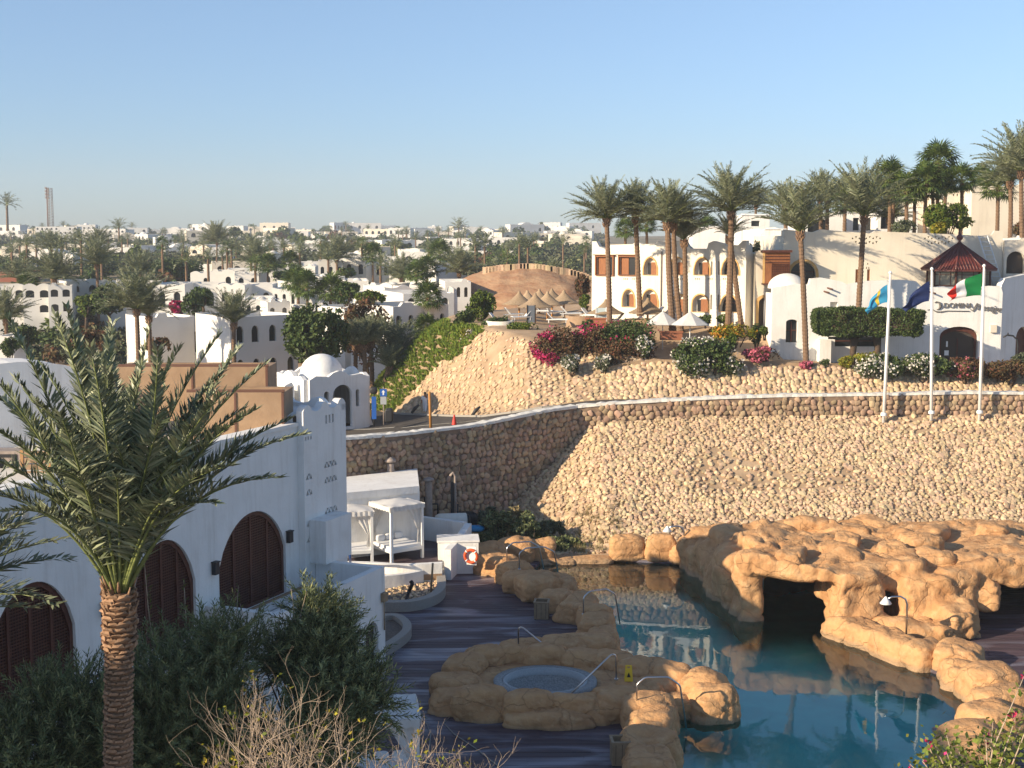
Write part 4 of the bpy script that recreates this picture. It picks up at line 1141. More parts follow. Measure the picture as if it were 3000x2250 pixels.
# ---- gate house with dome
def gatehouse():
    c = at(940, 1240, 94.5); g0 = atz(862, 1243, 3.3)
    root = thing("domed_gatehouse", (c.x + .1, 94.5, 3.2), "small white gatehouse with a round dome and curved buttresses by the road", "gatehouse", R(36))
    def wall(name, w, h, y, op, rot, off, top):
        m = MB(); m.slab([(-w / 2, 0), (w / 2, 0)] + top, op, -.3, 0); o = m.build(name, W_WHITE, root); o.location = off; o.rotation_euler = (0, 0, rot); return o
    W = 4.6; Hh = 3.9
    def gtop(w, h): return [(w / 2, h - .25), (w / 2 - .5, h), (w * .18, h - .1), (w * .1, h + .15), (0, h + .28), (-w * .1, h + .15), (-w * .18, h - .1), (-w / 2 + .5, h), (-w / 2, h - .25)]
    win = [arch(-.7, 1.9, .35, .9), arch(.45, .6, 1.35, 2.7, 'round'), ]
    wall("wall", W, Hh, 0, [arch(-1.0, 2.0, .4, .8), arch(.25, .2, 1.5, 3.0), arch(1.45, 1.6, .3, 1.2)], 0, (0, -2.3, 0), gtop(W, Hh))
    wall("wall", W, Hh, 0, [arch(0, .9, 1.5, 2.3)], R(-90), (-2.3, 0, 0), gtop(W, Hh))
    wall("wall", W, Hh, 0, [arch(0, 1.0, 1.2, 2.0)], R(90), (2.3, 0, 0), gtop(W, Hh))
    wall("wall", W, Hh, 0, [], R(180), (0, 2.3, 0), gtop(W, Hh))
    m = MB(); m.span((-2.25, -2.25, Hh - .7), (2.25, 2.25, Hh - .45)); m.build("roof", W_WHITE, root)
    m = MB(); m.lathe([(1.62, 0), (1.62, .35), (1.55, .4)] + [(1.5 * math.cos(a), .4 + 1.35 * math.sin(a)) for a in [PI / 2 * k / 9 for k in range(10)]], 28, (0, 0, Hh - .45)); m.build("dome", W_WHITE, root)
    for sx in (-1, 1):
        m = MB(); P = [(sx * 2.31, 0), (sx * 3.1, 0)] + [(sx * (2.31 + .8 * (1 - t) ** 1.8), 3.6 * t) for t in (.15, .3, .5, .7, .85, 1)]
        m.slab(P if sx > 0 else P, [], -1.9, 1.6); m.build("buttress", W_WHITE, root)
    m = MB(); m.span((-3.9, -1.7, -.5), (-3.0, 1.6, 3.0)); m.slab([(-3.9, -.5), (-3.0, -.5), (-3.0, 3.2), (-3.2, 3.5), (-3.7, 3.3), (-4.6, 1.8), (-5.5, 1.2), (-5.5, -.5)], [], -1.69, -1.3); m.build("side_wall", W_WHITE, root)
    m = MB(); m.span((-1.2, -1.0, 0), (1.2, 1.0, .5)); m.build("inner_step", W_WARM, root)
    m = MB(); m.lathe([(.17, 0), (.26, .1), (.2, .35), (.1, .42), (.12, .6)], 10, (-2.1, -.9, 1.9)); m.build("lantern", METAL_DK, root)
gatehouse()
# ---- flat white pool pavilion
pav = [atz(1003, 1380, 3.45), atz(960, 1365, 3.45), atz(960, 1446, 3.45), atz(1228, 1425, 3.45)]
root = thing("pool_pavilion", (0, 0, 0), "low flat roofed white pavilion behind the canopied daybeds", "pavilion")
c0, c1 = atz(1000, 1446, 4.0), atz(1228, 1425, 4.0)
cb = Vector((c1.x - .2, c1.y + .25, 0)); 
m = MB(); m.flat([(-11.5, 65.4), (c0.x, c0.y), (c1.x, c1.y), (-5.2, 72.2), (-9.6, 69.0), (-11.5, 68.6)], [], 4.0, .3); m.build("roof", W_WHITE, root)
dirw = (Vector((c1.x, c1.y)) - Vector((c0.x, c0.y))).normalized()
def wallrun(pts, h, t, m_, root, name="wall", z0=-.1, hs=None):
    for i, (a, b) in enumerate(zip(pts[:-1], pts[1:])):
        a = Vector(a[:2]); b = Vector(b[:2]); c = (a + b) / 2; L = (b - a).length + (t * .0)
        m = MB(); hh = h if hs is None else hs[i]
        m.box((0, 0, (hh + z0) / 2), (L, t, hh - z0)); o = m.build(name, m_, root, (c.x, c.y, 0), math.atan2(b.y - a.y, b.x - a.x))
wallrun([(c0.x, c0.y + .18), (c1.x - .05, c1.y + .18)], 3.699, .3, W_WHITE, root)
wallrun([(c1.x - .16, c1.y + .34), (-5.3, 72.1)], 3.699, .3, W_WHITE, root)
mb = MB(); mb.box(((c0.x + c1.x) / 2, (c0.y + c1.y) / 2 - .02, 3.85), ((Vector((c1.x, c1.y)) - Vector((c0.x, c0.y))).length, .06, .36), math.atan2(dirw.y, dirw.x)); mb.build("fascia", W_WHITE, root)
# terrace walls round the daybeds
tw = thing("terrace_wall", (0, 0, 0), "low white terrace wall behind the daybeds with a stepped end and square pier", "wall")
A = atz(1228, 1512, 1.9); B = atz(1362, 1530, 1.9); C = atz(1318, 1600, 1.5)
wallrun([(A.x, A.y), (B.x, B.y)], 1.9, .35, W_WHITE, tw)
m = MB(); bx, by = B.x + .02, B.y - .2
P = [(0, -.1), (4.3, -.1), (4.3, 1.5), (2.2, 1.6), (.0, 1.9)]
m.slab(P, [], 0, .34); o = m.build("wall", W_WHITE, tw, (bx, by, 0)); o.rotation_euler = (0, 0, math.atan2(C.y - 1.2 - by, C.x - .35 - bx))
m = MB(); m.box((0, 0, .8), (2.0, 1.4, 1.6)); m.box((0, 0, 1.64), (2.1, 1.5, .09)); q = atz(1340, 1682, 0); m.build("pier", W_WHITE, tw, (q.x, q.y + .75, 0), R(4))
m = MB(); m.span((0, 0, 0), (1.2, .3, 1.4)); q = atz(1375, 1600, .6); m.slab([(0, 0), (1.2, 0), (1.2, .7), (.4, 1.4), (0, 1.4)], [], .301, .31); m.build("pier_wing", SAND_WALL, tw, (q.x - 1.1, q.y + .5, 0), R(60))
m = MB(); m.box((0, 0, 1.3), (2.4, .5, .25)); q = atz(1290, 1590, .3); m.build("seat_ledge", W_WHITE, tw, (q.x - .3, q.y + 3.9, -.9), R(-8))
lb = thing("life_ring", atz(1380, 1628, 1.15) + Vector((0, -.1, 0)), "orange life ring leaning on the white pier by the rocks", "life ring", R(-15))
m = MB(); V = []; F = []; n, k = 28, 10
for i in range(n):
    for j in range(k):
        a, b = 2 * PI * i / n, 2 * PI * j / k; r = .31 + .075 * math.cos(b); V.append((r * math.cos(a), .075 * math.sin(b), r * math.sin(a)))
for i in range(n):
    for j in range(k): F.append((i * k + j, i * k + (j + 1) % k, ((i + 1) % n) * k + (j + 1) % k, ((i + 1) % n) * k + j))
m.add(V, F, 0, True); m.build("ring", ORANGE, lb)
for q in range(4):
    m = MB(); a = PI / 4 + q * PI / 2; P = [(.31 * math.cos(a + t) , 0, .31 * math.sin(a + t)) for t in (-.09, 0, .09)]; m.tube(P, .082, 10); m.build("band", METAL_WHITE, lb)
m = MB(); m.box((0, .11, 0), (.5, .06, .9)); m.build("mounting_board", W_WHITE, lb)
# planters
def curb_ring(name, pts, h, w, inner_m, label, cat, closed=False):
    root = thing(name, (0, 0, 0), label, cat)
    n = len(pts); V = []; F = []
    for i, p in enumerate(pts):
        p = Vector(p); q = Vector(pts[min(i + 1, n - 1)]) - Vector(pts[max(i - 1, 0)]); q = Vector((q[0], q[1])).normalized(); nr = Vector((q.y, -q.x)) * w / 2
        V += [(p[0] + nr.x, p[1] + nr.y, 0), (p[0] + nr.x, p[1] + nr.y, h), (p[0] - nr.x, p[1] - nr.y, h), (p[0] - nr.x, p[1] - nr.y, 0)]
    for i in range(n - 1):
        k = i * 4
        for j in range(4): F.append((k + j, k + 4 + j, k + 4 + (j + 1) % 4, k + (j + 1) % 4))
    F.append((0, 1, 2, 3)); F.append((n * 4 - 1, n * 4 - 2, n * 4 - 3, n * 4 - 4))
    m = MB(); m.add(V, F); m.build("kerb", CONCRETE, root)
    return root
def smooth_path(pts, n=6):
    P = [Vector(p) for p in pts]; out = []
    for i in range(len(P) - 1):
        p0, p1, p2, p3 = P[max(i - 1, 0)], P[i], P[i + 1], P[min(i + 2, len(P) - 1)]
        for k in range(n):
            t = k / n; out.append(.5 * ((2 * p1) + (p2 - p0) * t + (2 * p0 - 5 * p1 + 4 * p2 - p3) * t * t + (3 * p1 - p0 - 3 * p2 + p3) * t ** 3))
    out.append(P[-1]); return out
kp = smooth_path([atz(1120, 1790, .0), atz(1200, 1788, 0), atz(1262, 1772, 0), atz(1292, 1745, 0), atz(1290, 1700, 0), atz(1285, 1672, 0)])
pl = curb_ring("planter", [(p.x, p.y) for p in kp], .45, .42, GRAVEL, "curved pebble planter with pale kerb and white back wall below the daybeds", "planter")
bk = smooth_path([atz(1010, 1648, 1.05), atz(1090, 1650, 1.05), atz(1180, 1655, 1.05), atz(1295, 1650, 1.05)])
V = []; F = []
for p in bk: V += [(p.x, p.y, 0), (p.x, p.y, 1.05), (p.x, p.y + .32, 1.05), (p.x, p.y + .32, 0)]
for i in range(len(bk) - 1):
    k = i * 4
    for j in range(4): F.append((k + j, k + 4 + j, k + 4 + (j + 1) % 4, k + (j + 1) % 4))
F.append((len(bk) * 4 - 1, len(bk) * 4 - 2, len(bk) * 4 - 3, len(bk) * 4 - 4)); F.append((0, 1, 2, 3))
m = MB(); m.add(V, F); m.build("back_wall", W_WHITE, pl)
fr_ = smooth_path([atz(1000, 1700, .75), atz(1130, 1688, .75), atz(1210, 1678, .75), atz(1290, 1655, .8)])
V = []
for p in fr_: V += [(p.x, p.y, 0), (p.x, p.y, .75), (p.x, p.y + .3, .75), (p.x, p.y + .3, 0)]
m = MB(); m.add(V, F); m.build("front_wall", W_WHITE, pl)
bf = [(p.x, p.y + .301) for p in fr_]; bb = [(p.x, p.y - .001) for p in bk][::-1]
m = MB(); m.flat(bf + bb, [], .55, .3); m.build("bench_floor", SAND_WALL, pl)
gf = [(p.x, p.y) for p in kp] + [(p.x, p.y) for p in fr_][::-1]
m = MB(); m.flat(gf, [], .16, .15); o = m.build("pebbles", GRAVEL, pl)
g = np.random.default_rng(9); pts = []
while len(pts) < 340:
    x, y = g.uniform(-6, -2.6), g.uniform(56.5, 63.5)
    if in_poly(x, y, gf): pts.append((x, y, .18))
P = np.array(pts); V, F, _ = scatter(P, np.tile([0, 0, 1.], (len(P), 1)), g.uniform(.05, .11, len(P)), PR_RUB, 3)
m = MB(); m.add(V.reshape(-1, 3), F.reshape(-1, 3)); o = m.build("loose_stones", STONE_S, pl); o["kind"] = "stuff"
kp2 = smooth_path([atz(1100, 1832, 0), atz(1155, 1826, 0), atz(1188, 1846, 0), atz(1190, 1872, 0), atz(1150, 1905, 0), atz(1110, 1925, 0)])
pl2 = curb_ring("planter", [(p.x, p.y) for p in kp2], .4, .36, GRAVEL, "small rounded planter kerb at the foot of the white court wall", "planter")
m = MB(); m.flat([(p.x, p.y) for p in kp2], [], .18, .15); m.build("soil", GRAVEL, pl2)
m = MB(); m.tube(smooth_path([atz(1190, 1760, .2), atz(1197, 1735, .45), atz(1207, 1712, .85), atz(1203, 1702, 1.0)]), [.09] * 19, 8); tag(m.build("drain_pipe", BLACK), "black curved pipe stub standing in the pebble planter", "pipe")
m = MB(); m.tube([atz(1262, 1735, .2), atz(1268, 1650, 1.6)], .055, 6); tag(m.build("wooden_stake", BIN_TAN), "thin brown stake standing in the pebble planter", "stake")
m = MB(); m.tube([atz(1028, 1665, .6), atz(1023, 1610, 2.2), atz(1021, 1570, 2.6)], [.05, .07, .06], 6); tag(m.build("folded_parasol", BLUE), "thin dark blue folded parasol beside the white tower", "parasol")
# ---- daybeds
m = MB(); m.flat([(-11, 63.95), (-3.6, 63.95), (-3.35, 65.2), (-3.4, 70.5), (-11, 67.2)], [], .7, .75); tag(m.build("raised_terrace", DECK), kind="structure")
def daybed(loc, rz, s, h, label, drapes=True, top=.2):
    root = thing("canopied_daybed", loc, label, "daybed", rz, "white canopied daybeds on the deck")
    for sx in (-1, 1):
        for sy in (-1, 1):
            m = MB(); m.box((sx * (s / 2 - .07), sy * (s / 2 - .07), h / 2), (.13, .13, h)); m.build("post", METAL_WHITE, root)
    m = MB()
    for sx in (-1, 1):
        m.box((sx * (s / 2 - .07), 0, .55), (.125, s - .28, .16)); m.box((0, sx * (s / 2 - .07), .55), (s - .28, .125, .16))
        m.box((sx * (s / 2 - .07), 0, h - .1), (.12, s - .28, .14)); m.box((0, sx * (s / 2 - .07), h - .1), (s - .28, .12, .14))
    m.build("frame", METAL_WHITE, root)
    m = MB(); m.box((0, 0, .66), (s - .16, s - .16, .2)); m.build("mattress", CUSHION, root)
    for k in (-1, 0, 1):
        m = MB(); V = rounded(RB9[0], 3.5) * [.24, .1, .17]; m.add(V, RB9[1], 0, True); m.build("cushion", CUSHION, root, (k * s * .27, s / 2 - .28, .92))
    n = 14; V = []; F = []
    for i in range(n + 1):
        for j in range(n + 1):
            x, y = -1 + 2 * i / n, -1 + 2 * j / n; e = max(abs(x), abs(y))
            z = h + .02 + top * (1 - e) + .03 * math.sin(x * 9 + y * 4) * (e > .8) - (0 if e < .99 else .0)
            V.append((x * (s / 2 + .03), y * (s / 2 + .03), z))
    for i in range(n):
        for j in range(n): a = i * (n + 1) + j; F.append((a, a + n + 1, a + n + 2, a + 1))
    m = MB(); m.add(V, F, 0, True); m.build("canopy", CLOTH_W, root)
    m = MB()
    for q in range(4):
        V = []; F = []; nn = 26
        for i in range(nn + 1):
            t = -1 + 2 * i / nn; off = s / 2 + .04 + .025 * math.sin(i * 1.9 + q); z0 = h + .03; z1 = h - .17 - .06 * abs(math.sin(i * .95 + q))
            p = {0: (t * s / 2, -off), 1: (off, t * s / 2), 2: (-t * s / 2, off), 3: (-off, -t * s / 2)}[q]
            V += [(p[0], p[1], z0), (p[0] * 1.01, p[1] * 1.01, z1)]
        F = [(2 * i, 2 * i + 1, 2 * i + 3, 2 * i + 2) for i in range(nn)]
        m.add(V, F, 0, True)
    m.build("valance", CLOTH_W, root)
    if drapes:
        for sx in (-1, 1):
            for sy in (-1, 1):
                if (sx, sy) == (-1, -1): continue
                # a gathered curtain tied to the post at mid height
                V = []; F = []; nz, nx = 16, 12
                for i in range(nz + 1):
                    t = i / nz; z = h - .16 - (h - .95) * t
                    wd = (.75 * (1 - t) ** 1.6 + .06) if t < .62 else .13 + .16 * (t - .62)
                    for j in range(nx + 1):
                        u = j / nx; x = (s / 2 - .15 - wd * u); y = s / 2 - .13 + .035 * math.sin(u * 17 + t * 3)
                        V.append((sx * x, sy * y, z))
                for i in range(nz):
                    for j in range(nx): a = i * (nx + 1) + j; F.append((a, a + 1, a + nx + 2, a + nx + 1))
                m = MB(); m.add(V, F, 0, True); m.build("curtain", CLOTH_W, root)
    return root
daybed((-5.75, 65.4, .7), R(38), 1.95, 2.75, "white canopied daybed with tied curtains right of the white tower")
daybed((-8.0, 64.9, .7), R(14), 2.0, 2.55, "white canopied daybed half hidden behind the white tower")
q = atz(1215, 2110, 2.7); daybed((q.x - 1.05, q.y + .95, 0), R(8), 2.1, 2.7, "white canopied frame at the bottom behind the dry bush", True, .05)
# ---- plant by the retaining wall
def duct(px, py, Y, r, h, label):
    p = at(px, py, Y); root = thing("ventilation_duct", (p.x, Y, p.z - h), label, "duct")
    m = MB(); m.lathe([(r, 0)] + [(r * (1.04 if k % 2 else 1), h * .92 * k / 12) for k in range(1, 13)], 14); m.build("pipe", PIPE_GREY, root)
    m = MB(); m.lathe([(r * .7, h * .90), (r * .7, h * .97), (r * 1.7, h * .95), (r * 1.5, h * 1.0), (.01, h * 1.04)], 14); m.build("cowl", PIPE_GREY, root)
duct(1144, 1345, 71.2, .19, 3.0, "grey ribbed ventilation duct with cowl, left one by the stone wall")
duct(1256, 1402, 72.0, .19, 2.4, "grey ribbed ventilation duct, right one beside the black pipes")
pp = thing("pipe_rack", at(1225, 1560, 72.3), "dark pipes and rails against the shaded stone wall", "pipework")
s_ = 71.3 / F_PX
m = MB(); 
for P in ([(0, 110), (95, 130), (95, 175)], [(0, 95), (80, 108), (130, 108)], [(120, 60), (120, 175)], [(10, 60), (60, 60), (60, 118)], [(0, 140), (60, 140)]):
    m.tube([Vector((x * s_, 0, (175 - y) * s_ - .5)) for x, y in P], .055, 6)
m.build("pipe", METAL_DK, pp)
m = MB(); m.tube([(112 * s_, .3, -.6), (112 * s_, .3, 3.1), (105 * s_, .3, 3.3), (98 * s_, .3, 3.1)], [.07, .07, .06, .1], 8); m.build("lamp_pipe", PIPE_GREY, pp)
m = MB(); m.box((103 * s_, .35, 1.6), (.18, .1, 3.2)); m.build("black_panel", METAL_DK, pp)
m = MB(); m.lathe([(.22, 0), (.22, .12), (.1, .14)], 14, (0, 0, 0)); V = m.V[0]; m.V[0] = np.stack([V[:, 0] + .55, -.1 - V[:, 2], V[:, 1] + 1.9], -1); m.build("fan_housing", METAL_DK, pp)
tk = thing("water_tank", at(1335, 1530, 71), "grey horizontal filter tank with black end by the stone wall", "tank", R(8))
m = MB(); m.lathe([(.01, -1.15), (.4, -1.1), (.5, -.9), (.5, .55), (.42, .62), (.01, .64)], 18); V = m.V[0]; m.V[0] = np.stack([V[:, 2], V[:, 1], V[:, 0]], -1); m.build("drum", W_WARM, tk)
m = MB(); m.lathe([(.44, .6), (.46, .68), (.3, .78), (.01, .8)], 18); V = m.V[0]; m.V[0] = np.stack([V[:, 2], V[:, 1], V[:, 0]], -1); m.build("end_cap", BLACK, tk)
m = MB(); V = rounded(RB9[0], 3) * [.5, .3, .16]; m.add(V, RB9[1], 0, True); q = at(1392, 1548, 70.5); tag(m.build("blue_cover", BLUE_L, None, q), "bright blue plastic cover lying beside the black tank end", "cover")
m = MB(); V = rounded(RB9[0], 3) * [.6, .4, .45]; m.add(V, RB9[1], 0, True); q = at(1368, 1522, 71.6); tag(m.build("pump", BLACK, None, q), "black pump housing behind the white terrace wall", "pump")
# ---- the hotel wing outside the frame whose shade lies over the garden below
def hotel_wing():
    root = thing("hotel_wing", (-30.0, -12, -3), "tall white hotel wing beyond the garden", "building", R(90))
    ops = []
    for fl in range(6):
        for k in range(6): ops.append(arch(2.6 + k * 4.6, 1.2 + fl * 3.5, 1.9, 2.3, 'round'))
    m = MB(); m.slab([(0, 0), (29, 0), (29, 23.2), (0, 23.2)], ops, 0, .4); m.build("wall", W_WARM, root)
    m = MB(); m.span((0, .8, 0), (29, 9, 23.0)); m.build("body", W_WARM, root)
    for o_ in ops:
        m = MB(); m.slab(o_, [], .42, .46); m.build("window", GLASS_DK, root)
hotel_wing()
# ================================================================ buildings on the right terrace
def opening(root, x, z, w, h, kind, infill, trim=OCHRE, y=0.0, t=.12, depth=.3, door=None):
    """trim ring, recessed infill and its frame for an arched opening cut in a wall whose face is at y"""
    m = MB(); o = arch(x, z - (0 if door == 'foot' else t * .3), w + 2 * t, h + t * 1.3, kind); i = arch(x, z + .002, w - .002, h - .004, kind)
    if trim: m.slab(o, [i], y - .05, y - .001); fr = m.build("window_frame", trim, root)
    else: fr = root
    if infill == 'wood':
        m = MB(); m.slab(arch(x, z, w - .01, h - .005, kind), [], y + depth, y + depth + .05); m.build("recess", W_WARM, root)
        m = MB(); m.span((x - w * .1, y + depth - .08, z + .02), (x + w * .44, y + depth - .01, z + h * .74)); 
        m.build("shutter", WOOD_OR, root)
        m = MB(); m.span((x - w * .34, y + depth - .05, z + .02), (x - w * .1 - .02, y + depth - .012, z + h * .7)); m.build("pane", GLASS_DK, root)
    elif infill == 'glass':
        m = MB(); m.slab(arch(x, z, w - .01, h - .005, kind), [], y + depth, y + depth + .04); m.build("pane", GLASS_DK, root)
        m = MB(); m.span((x - .04, y + depth - .06, z), (x + .04, y + depth - .001, z + h * .9)); m.span((x - w / 2 + .02, y + depth - .06, z + h * .5), (x - .041, y + depth - .001, z + h * .5 + .07)); m.span((x + .041, y + depth - .06, z + h * .5), (x + w / 2 - .02, y + depth - .001, z + h * .5 + .07)); m.build("sash", WOOD_DK, root)
    elif infill == 'dark':
        m = MB(); m.slab(arch(x, z, w - .01, h - .005, kind), [], y + depth, y + depth + .04); m.build("doorway", SHADE_DK, root)
def two_storey():
    a = at(1733, 950, 104.5); b = at(2182, 975, 96.0)
    zb = 9.6
    root = frame_root("guest_building", (a.x, 104.5, zb), (b.x, 96.0, zb), "bright white two storey guest building with pointed arch windows behind tall palms", "building", zb)
    L = (Vector((b.x, 96)) - Vector((a.x, 104.5))).length; H_ = 6.6
    # window list: (fraction, z, w, h, kind, infill)
    def fx(px):   # facade x of a picture column
        t0 = (px - 1500) / F_PX
        ax, ay, bx, by = a.x, 104.5, b.x, 96.0
        u = (t0 * ay - ax) / ((bx - ax) - t0 * (by - ay)); return u * L
    zz = lambda py, px: CAM_H - (py - 700) / F_PX * (104.5 + (96 - 104.5) * fx(px) / L) - zb
    W = []
    for px, w_, kind, infl in ((1772, 48, 'rect', 'bay'), (1839, 48, 'rect', 'bay'), (1904, 38, 'point', 'wood'), (1983, 34, 'round', 'wood'), (2055, 44, 'point', 'wood'), (2138, 50, 'point', 'glass')):
        x = fx(px); w = fx(px + w_ / 2) - fx(px - w_ / 2); W.append((x, zz(804, px), w, (zz(762, px) - zz(804, px)) * (1.18 if kind != 'rect' else 1.26), kind, infl))
    for px, w_, kind, infl in ((1841, 34, 'point', 'wood'), (1904, 46, 'point', 'wood'), (1990, 38, 'round', 'wood'), (2052, 46, 'round', 'wood'), (2135, 52, 'point', 'glass')):
        x = fx(px); w = fx(px + w_ / 2) - fx(px - w_ / 2); y0 = {1841: 897, 1904: 897}.get(px, 912); W.append((x, zz(y0, px), w, zz(y0 - 50, px) - zz(y0, px), kind, infl))
    slots = []
    for px in (2083, 2104): slots.append(arch(fx(px), zz(804, px), .14, 1.0)); slots.append(arch(fx(px), zz(905, px), .14, 1.1))
    marks = []
    for px in (1826, 1852, 1985, 2035, 2072, 2116):
        for k in range(3): marks.append([(fx(px) + k * .16, zz(818, px)), (fx(px) + .08 + k * .16, zz(818, px)), (fx(px) + .08 + k * .16, zz(818, px) + .12), (fx(px) + k * .16, zz(818, px) + .12)])
    top = []
    steps = [(0, .9), (.03, .9), (.05, .35), (.09, .1), (.12, .55), (.28, .62), (.30, .85), (.34, .62), (.43, .66), (.45, .95), (.62, .95), (.64, .5), (.66, .2), (.76, .2), (.77, .75), (.80, .95), (.86, .7), (.88, .5), (.95, .55), (.98, 1.0), (1.0, 1.0)]
    top = [(L * t, H_ - .55 + h_ * .75) for t, h_ in steps][::-1]
    m = MB(); m.slab([(0, -2), (L, -2)] + top, [arch(x, z, w, h, k) for x, z, w, h, k, i in W] + slots + marks, 0, .4); m.build("wall", W_WARM, root)
    m = MB(); m.span((.4, .9, -2), (L, 9, H_ - .7)); m.build("body", W_WARM, root)
    m = MB(); m.span((0, .401, -2), (.399, 9, H_ - .3)); m.build("side_wall", W_WARM, root); m = MB(); m.span((L - .4, .401, -2), (L, .899, H_ - .1)); m.build("side_wall", W_WARM, root)
    for x, z, w, h, k, i in W:
        if i == 'bay':
            m = MB(); m.slab(arch(x, z - .06, w + .2, h + .16, 'rect'), [arch(x, z, w, h - .02, 'rect')], -.16, -.001); m.build("window_frame", WOOD_OR, root)
            m = MB(); m.span((x - w / 2 + .03, .1, z + .03), (x - .02, .16, z + h - .04)); m.build("shutter", WOOD_OR, root)
            m = MB(); m.span((x, .14, z + .03), (x + w / 2 - .02, .18, z + h - .04)); m.build("pane", GLASS_DK, root)
            m = MB(); m.span((x - w / 2 - .2, -.3, z + h + .11), (x + w / 2 + .2, .0, z + h + .17)); m.build("lintel", WOOD_OR, root)
        else: opening(root, x, z, w, h, k, i, OCHRE, 0, .1, .35)
    for px in (1937,):  # grey tube standing in for a palm trunk's shadow on the facade
        m = MB(); m.tube([(fx(px), -.08, -1), (fx(px), -.08, H_ - .6)], .05, 6); m.build("trunk_shadow_bar", PIPE_GREY, root)
two_storey()
def domina():
    Y = 93.0
    X = lambda px: at(px, 900, Y).x
    Z = lambda py: CAM_H - (py - 700) / F_PX * Y
    rz = R(0)
    x0, x1 = X(2262), X(2936)
    root = thing("hotel_lobby_building", (0, Y, 0), "white hotel lobby building with grey lettering above a dark arched doorway", "building")
    V2 = lambda L: [(X(a), Z(b)) for a, b in L]
    outline = V2([(2262, 1075), (2936, 1075), (2936, 855), (2930, 838), (2900, 836), (2878, 838)]) + V2([(2700, 840), (2680, 822), (2640, 818), (2540, 822), (2480, 832), (2466, 824), (2438, 818), (2405, 812), (2372, 815), (2368, 832), (2340, 830), (2262, 842)])
    ow = V2([(2303, 1003), (2338, 1003)]) ; 
    win = (X(2321), Z(1002), X(2338) - X(2304), Z(934) - Z(1002), 'flat', 'glass')
    door = (X(2813), Z(1062), X(2870) - X(2756), Z(955) - Z(1062), 'flat')
    w2 = (X(2500), Z(1014), X(2590) - X(2447), Z(985) - Z(1014), 'rect', 'glass')
    w3 = (X(2443), Z(905), X(2453) - X(2431), Z(883) - Z(905), 'rect')
    m = MB(); m.slab(outline, [arch(*win[:5]), arch(*door), arch(*w2[:5]), arch(*w3)], 0, .45); m.build("wall", W_WHITE, root)
    opening(root, *win[:5], 'glass', None, 0, .1, .3)
    opening(root, *w2[:5], 'glass', None, 0, .1, .3)
    m = MB(); m.slab(arch(*w3), [], .3, .34); m.build("niche", W_WARM, root)
    m = MB(); m.slab(arch(door[0], door[1], door[2] - .02, door[3] - .01, 'flat'), [], .40, .445); m.build("door_recess", SHADE_DK, root)  # flat dark panel in place of a deep shaded recess
    m = MB(); m.span((door[0] - .04, .31, door[1]), (door[0] + .04, .34, door[1] + 1.7)); m.slab(arch(door[0], door[1], door[2] - .1, door[3] - .05, 'flat'), [arch(door[0], door[1] + .01, door[2] - .4, door[3] - .35, 'flat')], .30, .36); m.build("door_frame", WOOD_DK, root)
    m = MB(); m.span((door[0] - .9, .27, door[1] + .5), (door[0] - .6, .29, door[1] + .85)); m.span((door[0] - .8, .27, door[1] + 1.1), (door[0] - .68, .29, door[1] + 1.5)); m.build("notice", METAL_WHITE, root)
    m = MB(); m.span((x0, .451, Z(1075)), (x1 - .001, 9, Z(858))); m.build("body", W_WHITE, root)
    # angled bay in front (px 2390-2445) and inset wall right of it
    m = MB(); m.span((X(2395), -1.0, Z(1080)), (X(2428), -.001, Z(992))); m.span((X(2429), -.45, Z(1080)), (X(2444), -.001, Z(992))); m.build("bay_pier", W_WHITE, root)
    # domes on the roof
    m = MB(); m.lathe([(1.35 * math.cos(a), 1.05 * math.sin(a)) for a in [PI / 2 * k / 8 for k in range(9)]], 24, (X(2318), 1.6, Z(845))); m.build("roof_dome", W_WHITE, root)
    m = MB(); m.lathe([(1.9 * math.cos(a), 1.25 * math.sin(a)) for a in [PI / 2 * k / 8 for k in range(9)]], 28, (X(2812), 1.9, Z(868))); m.build("roof_dome", W_WHITE, root)
    # right return in shade
    m = MB(); m.slab([(0, 0), (4, 0), (4, Z(800) - Z(1062)), (1.2, Z(812) - Z(1062)), (.4, Z(815) - Z(1062)), (0, Z(835) - Z(1062))], [arch(2.9, .1, 1.7, 2.3, 'round')], 0, .4)
    o = m.build("side_wall", W_WHITE, root, (x1 + .02, .3, Z(1062))); o.rotation_euler = (0, 0, R(38))
    m = MB(); m.slab(arch(2.9, .1, 1.7, 2.3), [], .3, .34); o = m.build("side_door", WOOD_DK, root, (x1 + .02, .3, Z(1062))); o.rotation_euler = (0, 0, R(38))
    m = MB(); hp = [(2940, 1062), (2940, 985)] 
    P = [Vector((X(2936), -.4, Z(985))), Vector((X(2948), -.4, Z(979))), Vector((X(2965), -.4, Z(981))), Vector((X(2977), -.4, Z(992))), Vector((X(2980), -.4, Z(1010))), Vector((X(2980), -.4, Z(1062)))]
    m.tube(P, .06, 8); m.tube([Vector((X(2950), -.4, Z(979))), Vector((X(2950), -.4, Z(972)))], .05, 6); m.build("iron_arch", METAL_DK, root)
    # spouts
    for px, py in ((2435, 850), (2425, 860), (2735, 862)):
        m = MB(); m.tube([(X(px), -.35, Z(py) + .1), (X(px) - .3, -.02, Z(py) + .2)], .06, 6); m.build("rain_spout", RUST, root)
    m = MB(); m.span((X(2902), -.2, Z(972)), (X(2920), -.001, Z(950))); m.build("wall_box", W_CREAM, root)
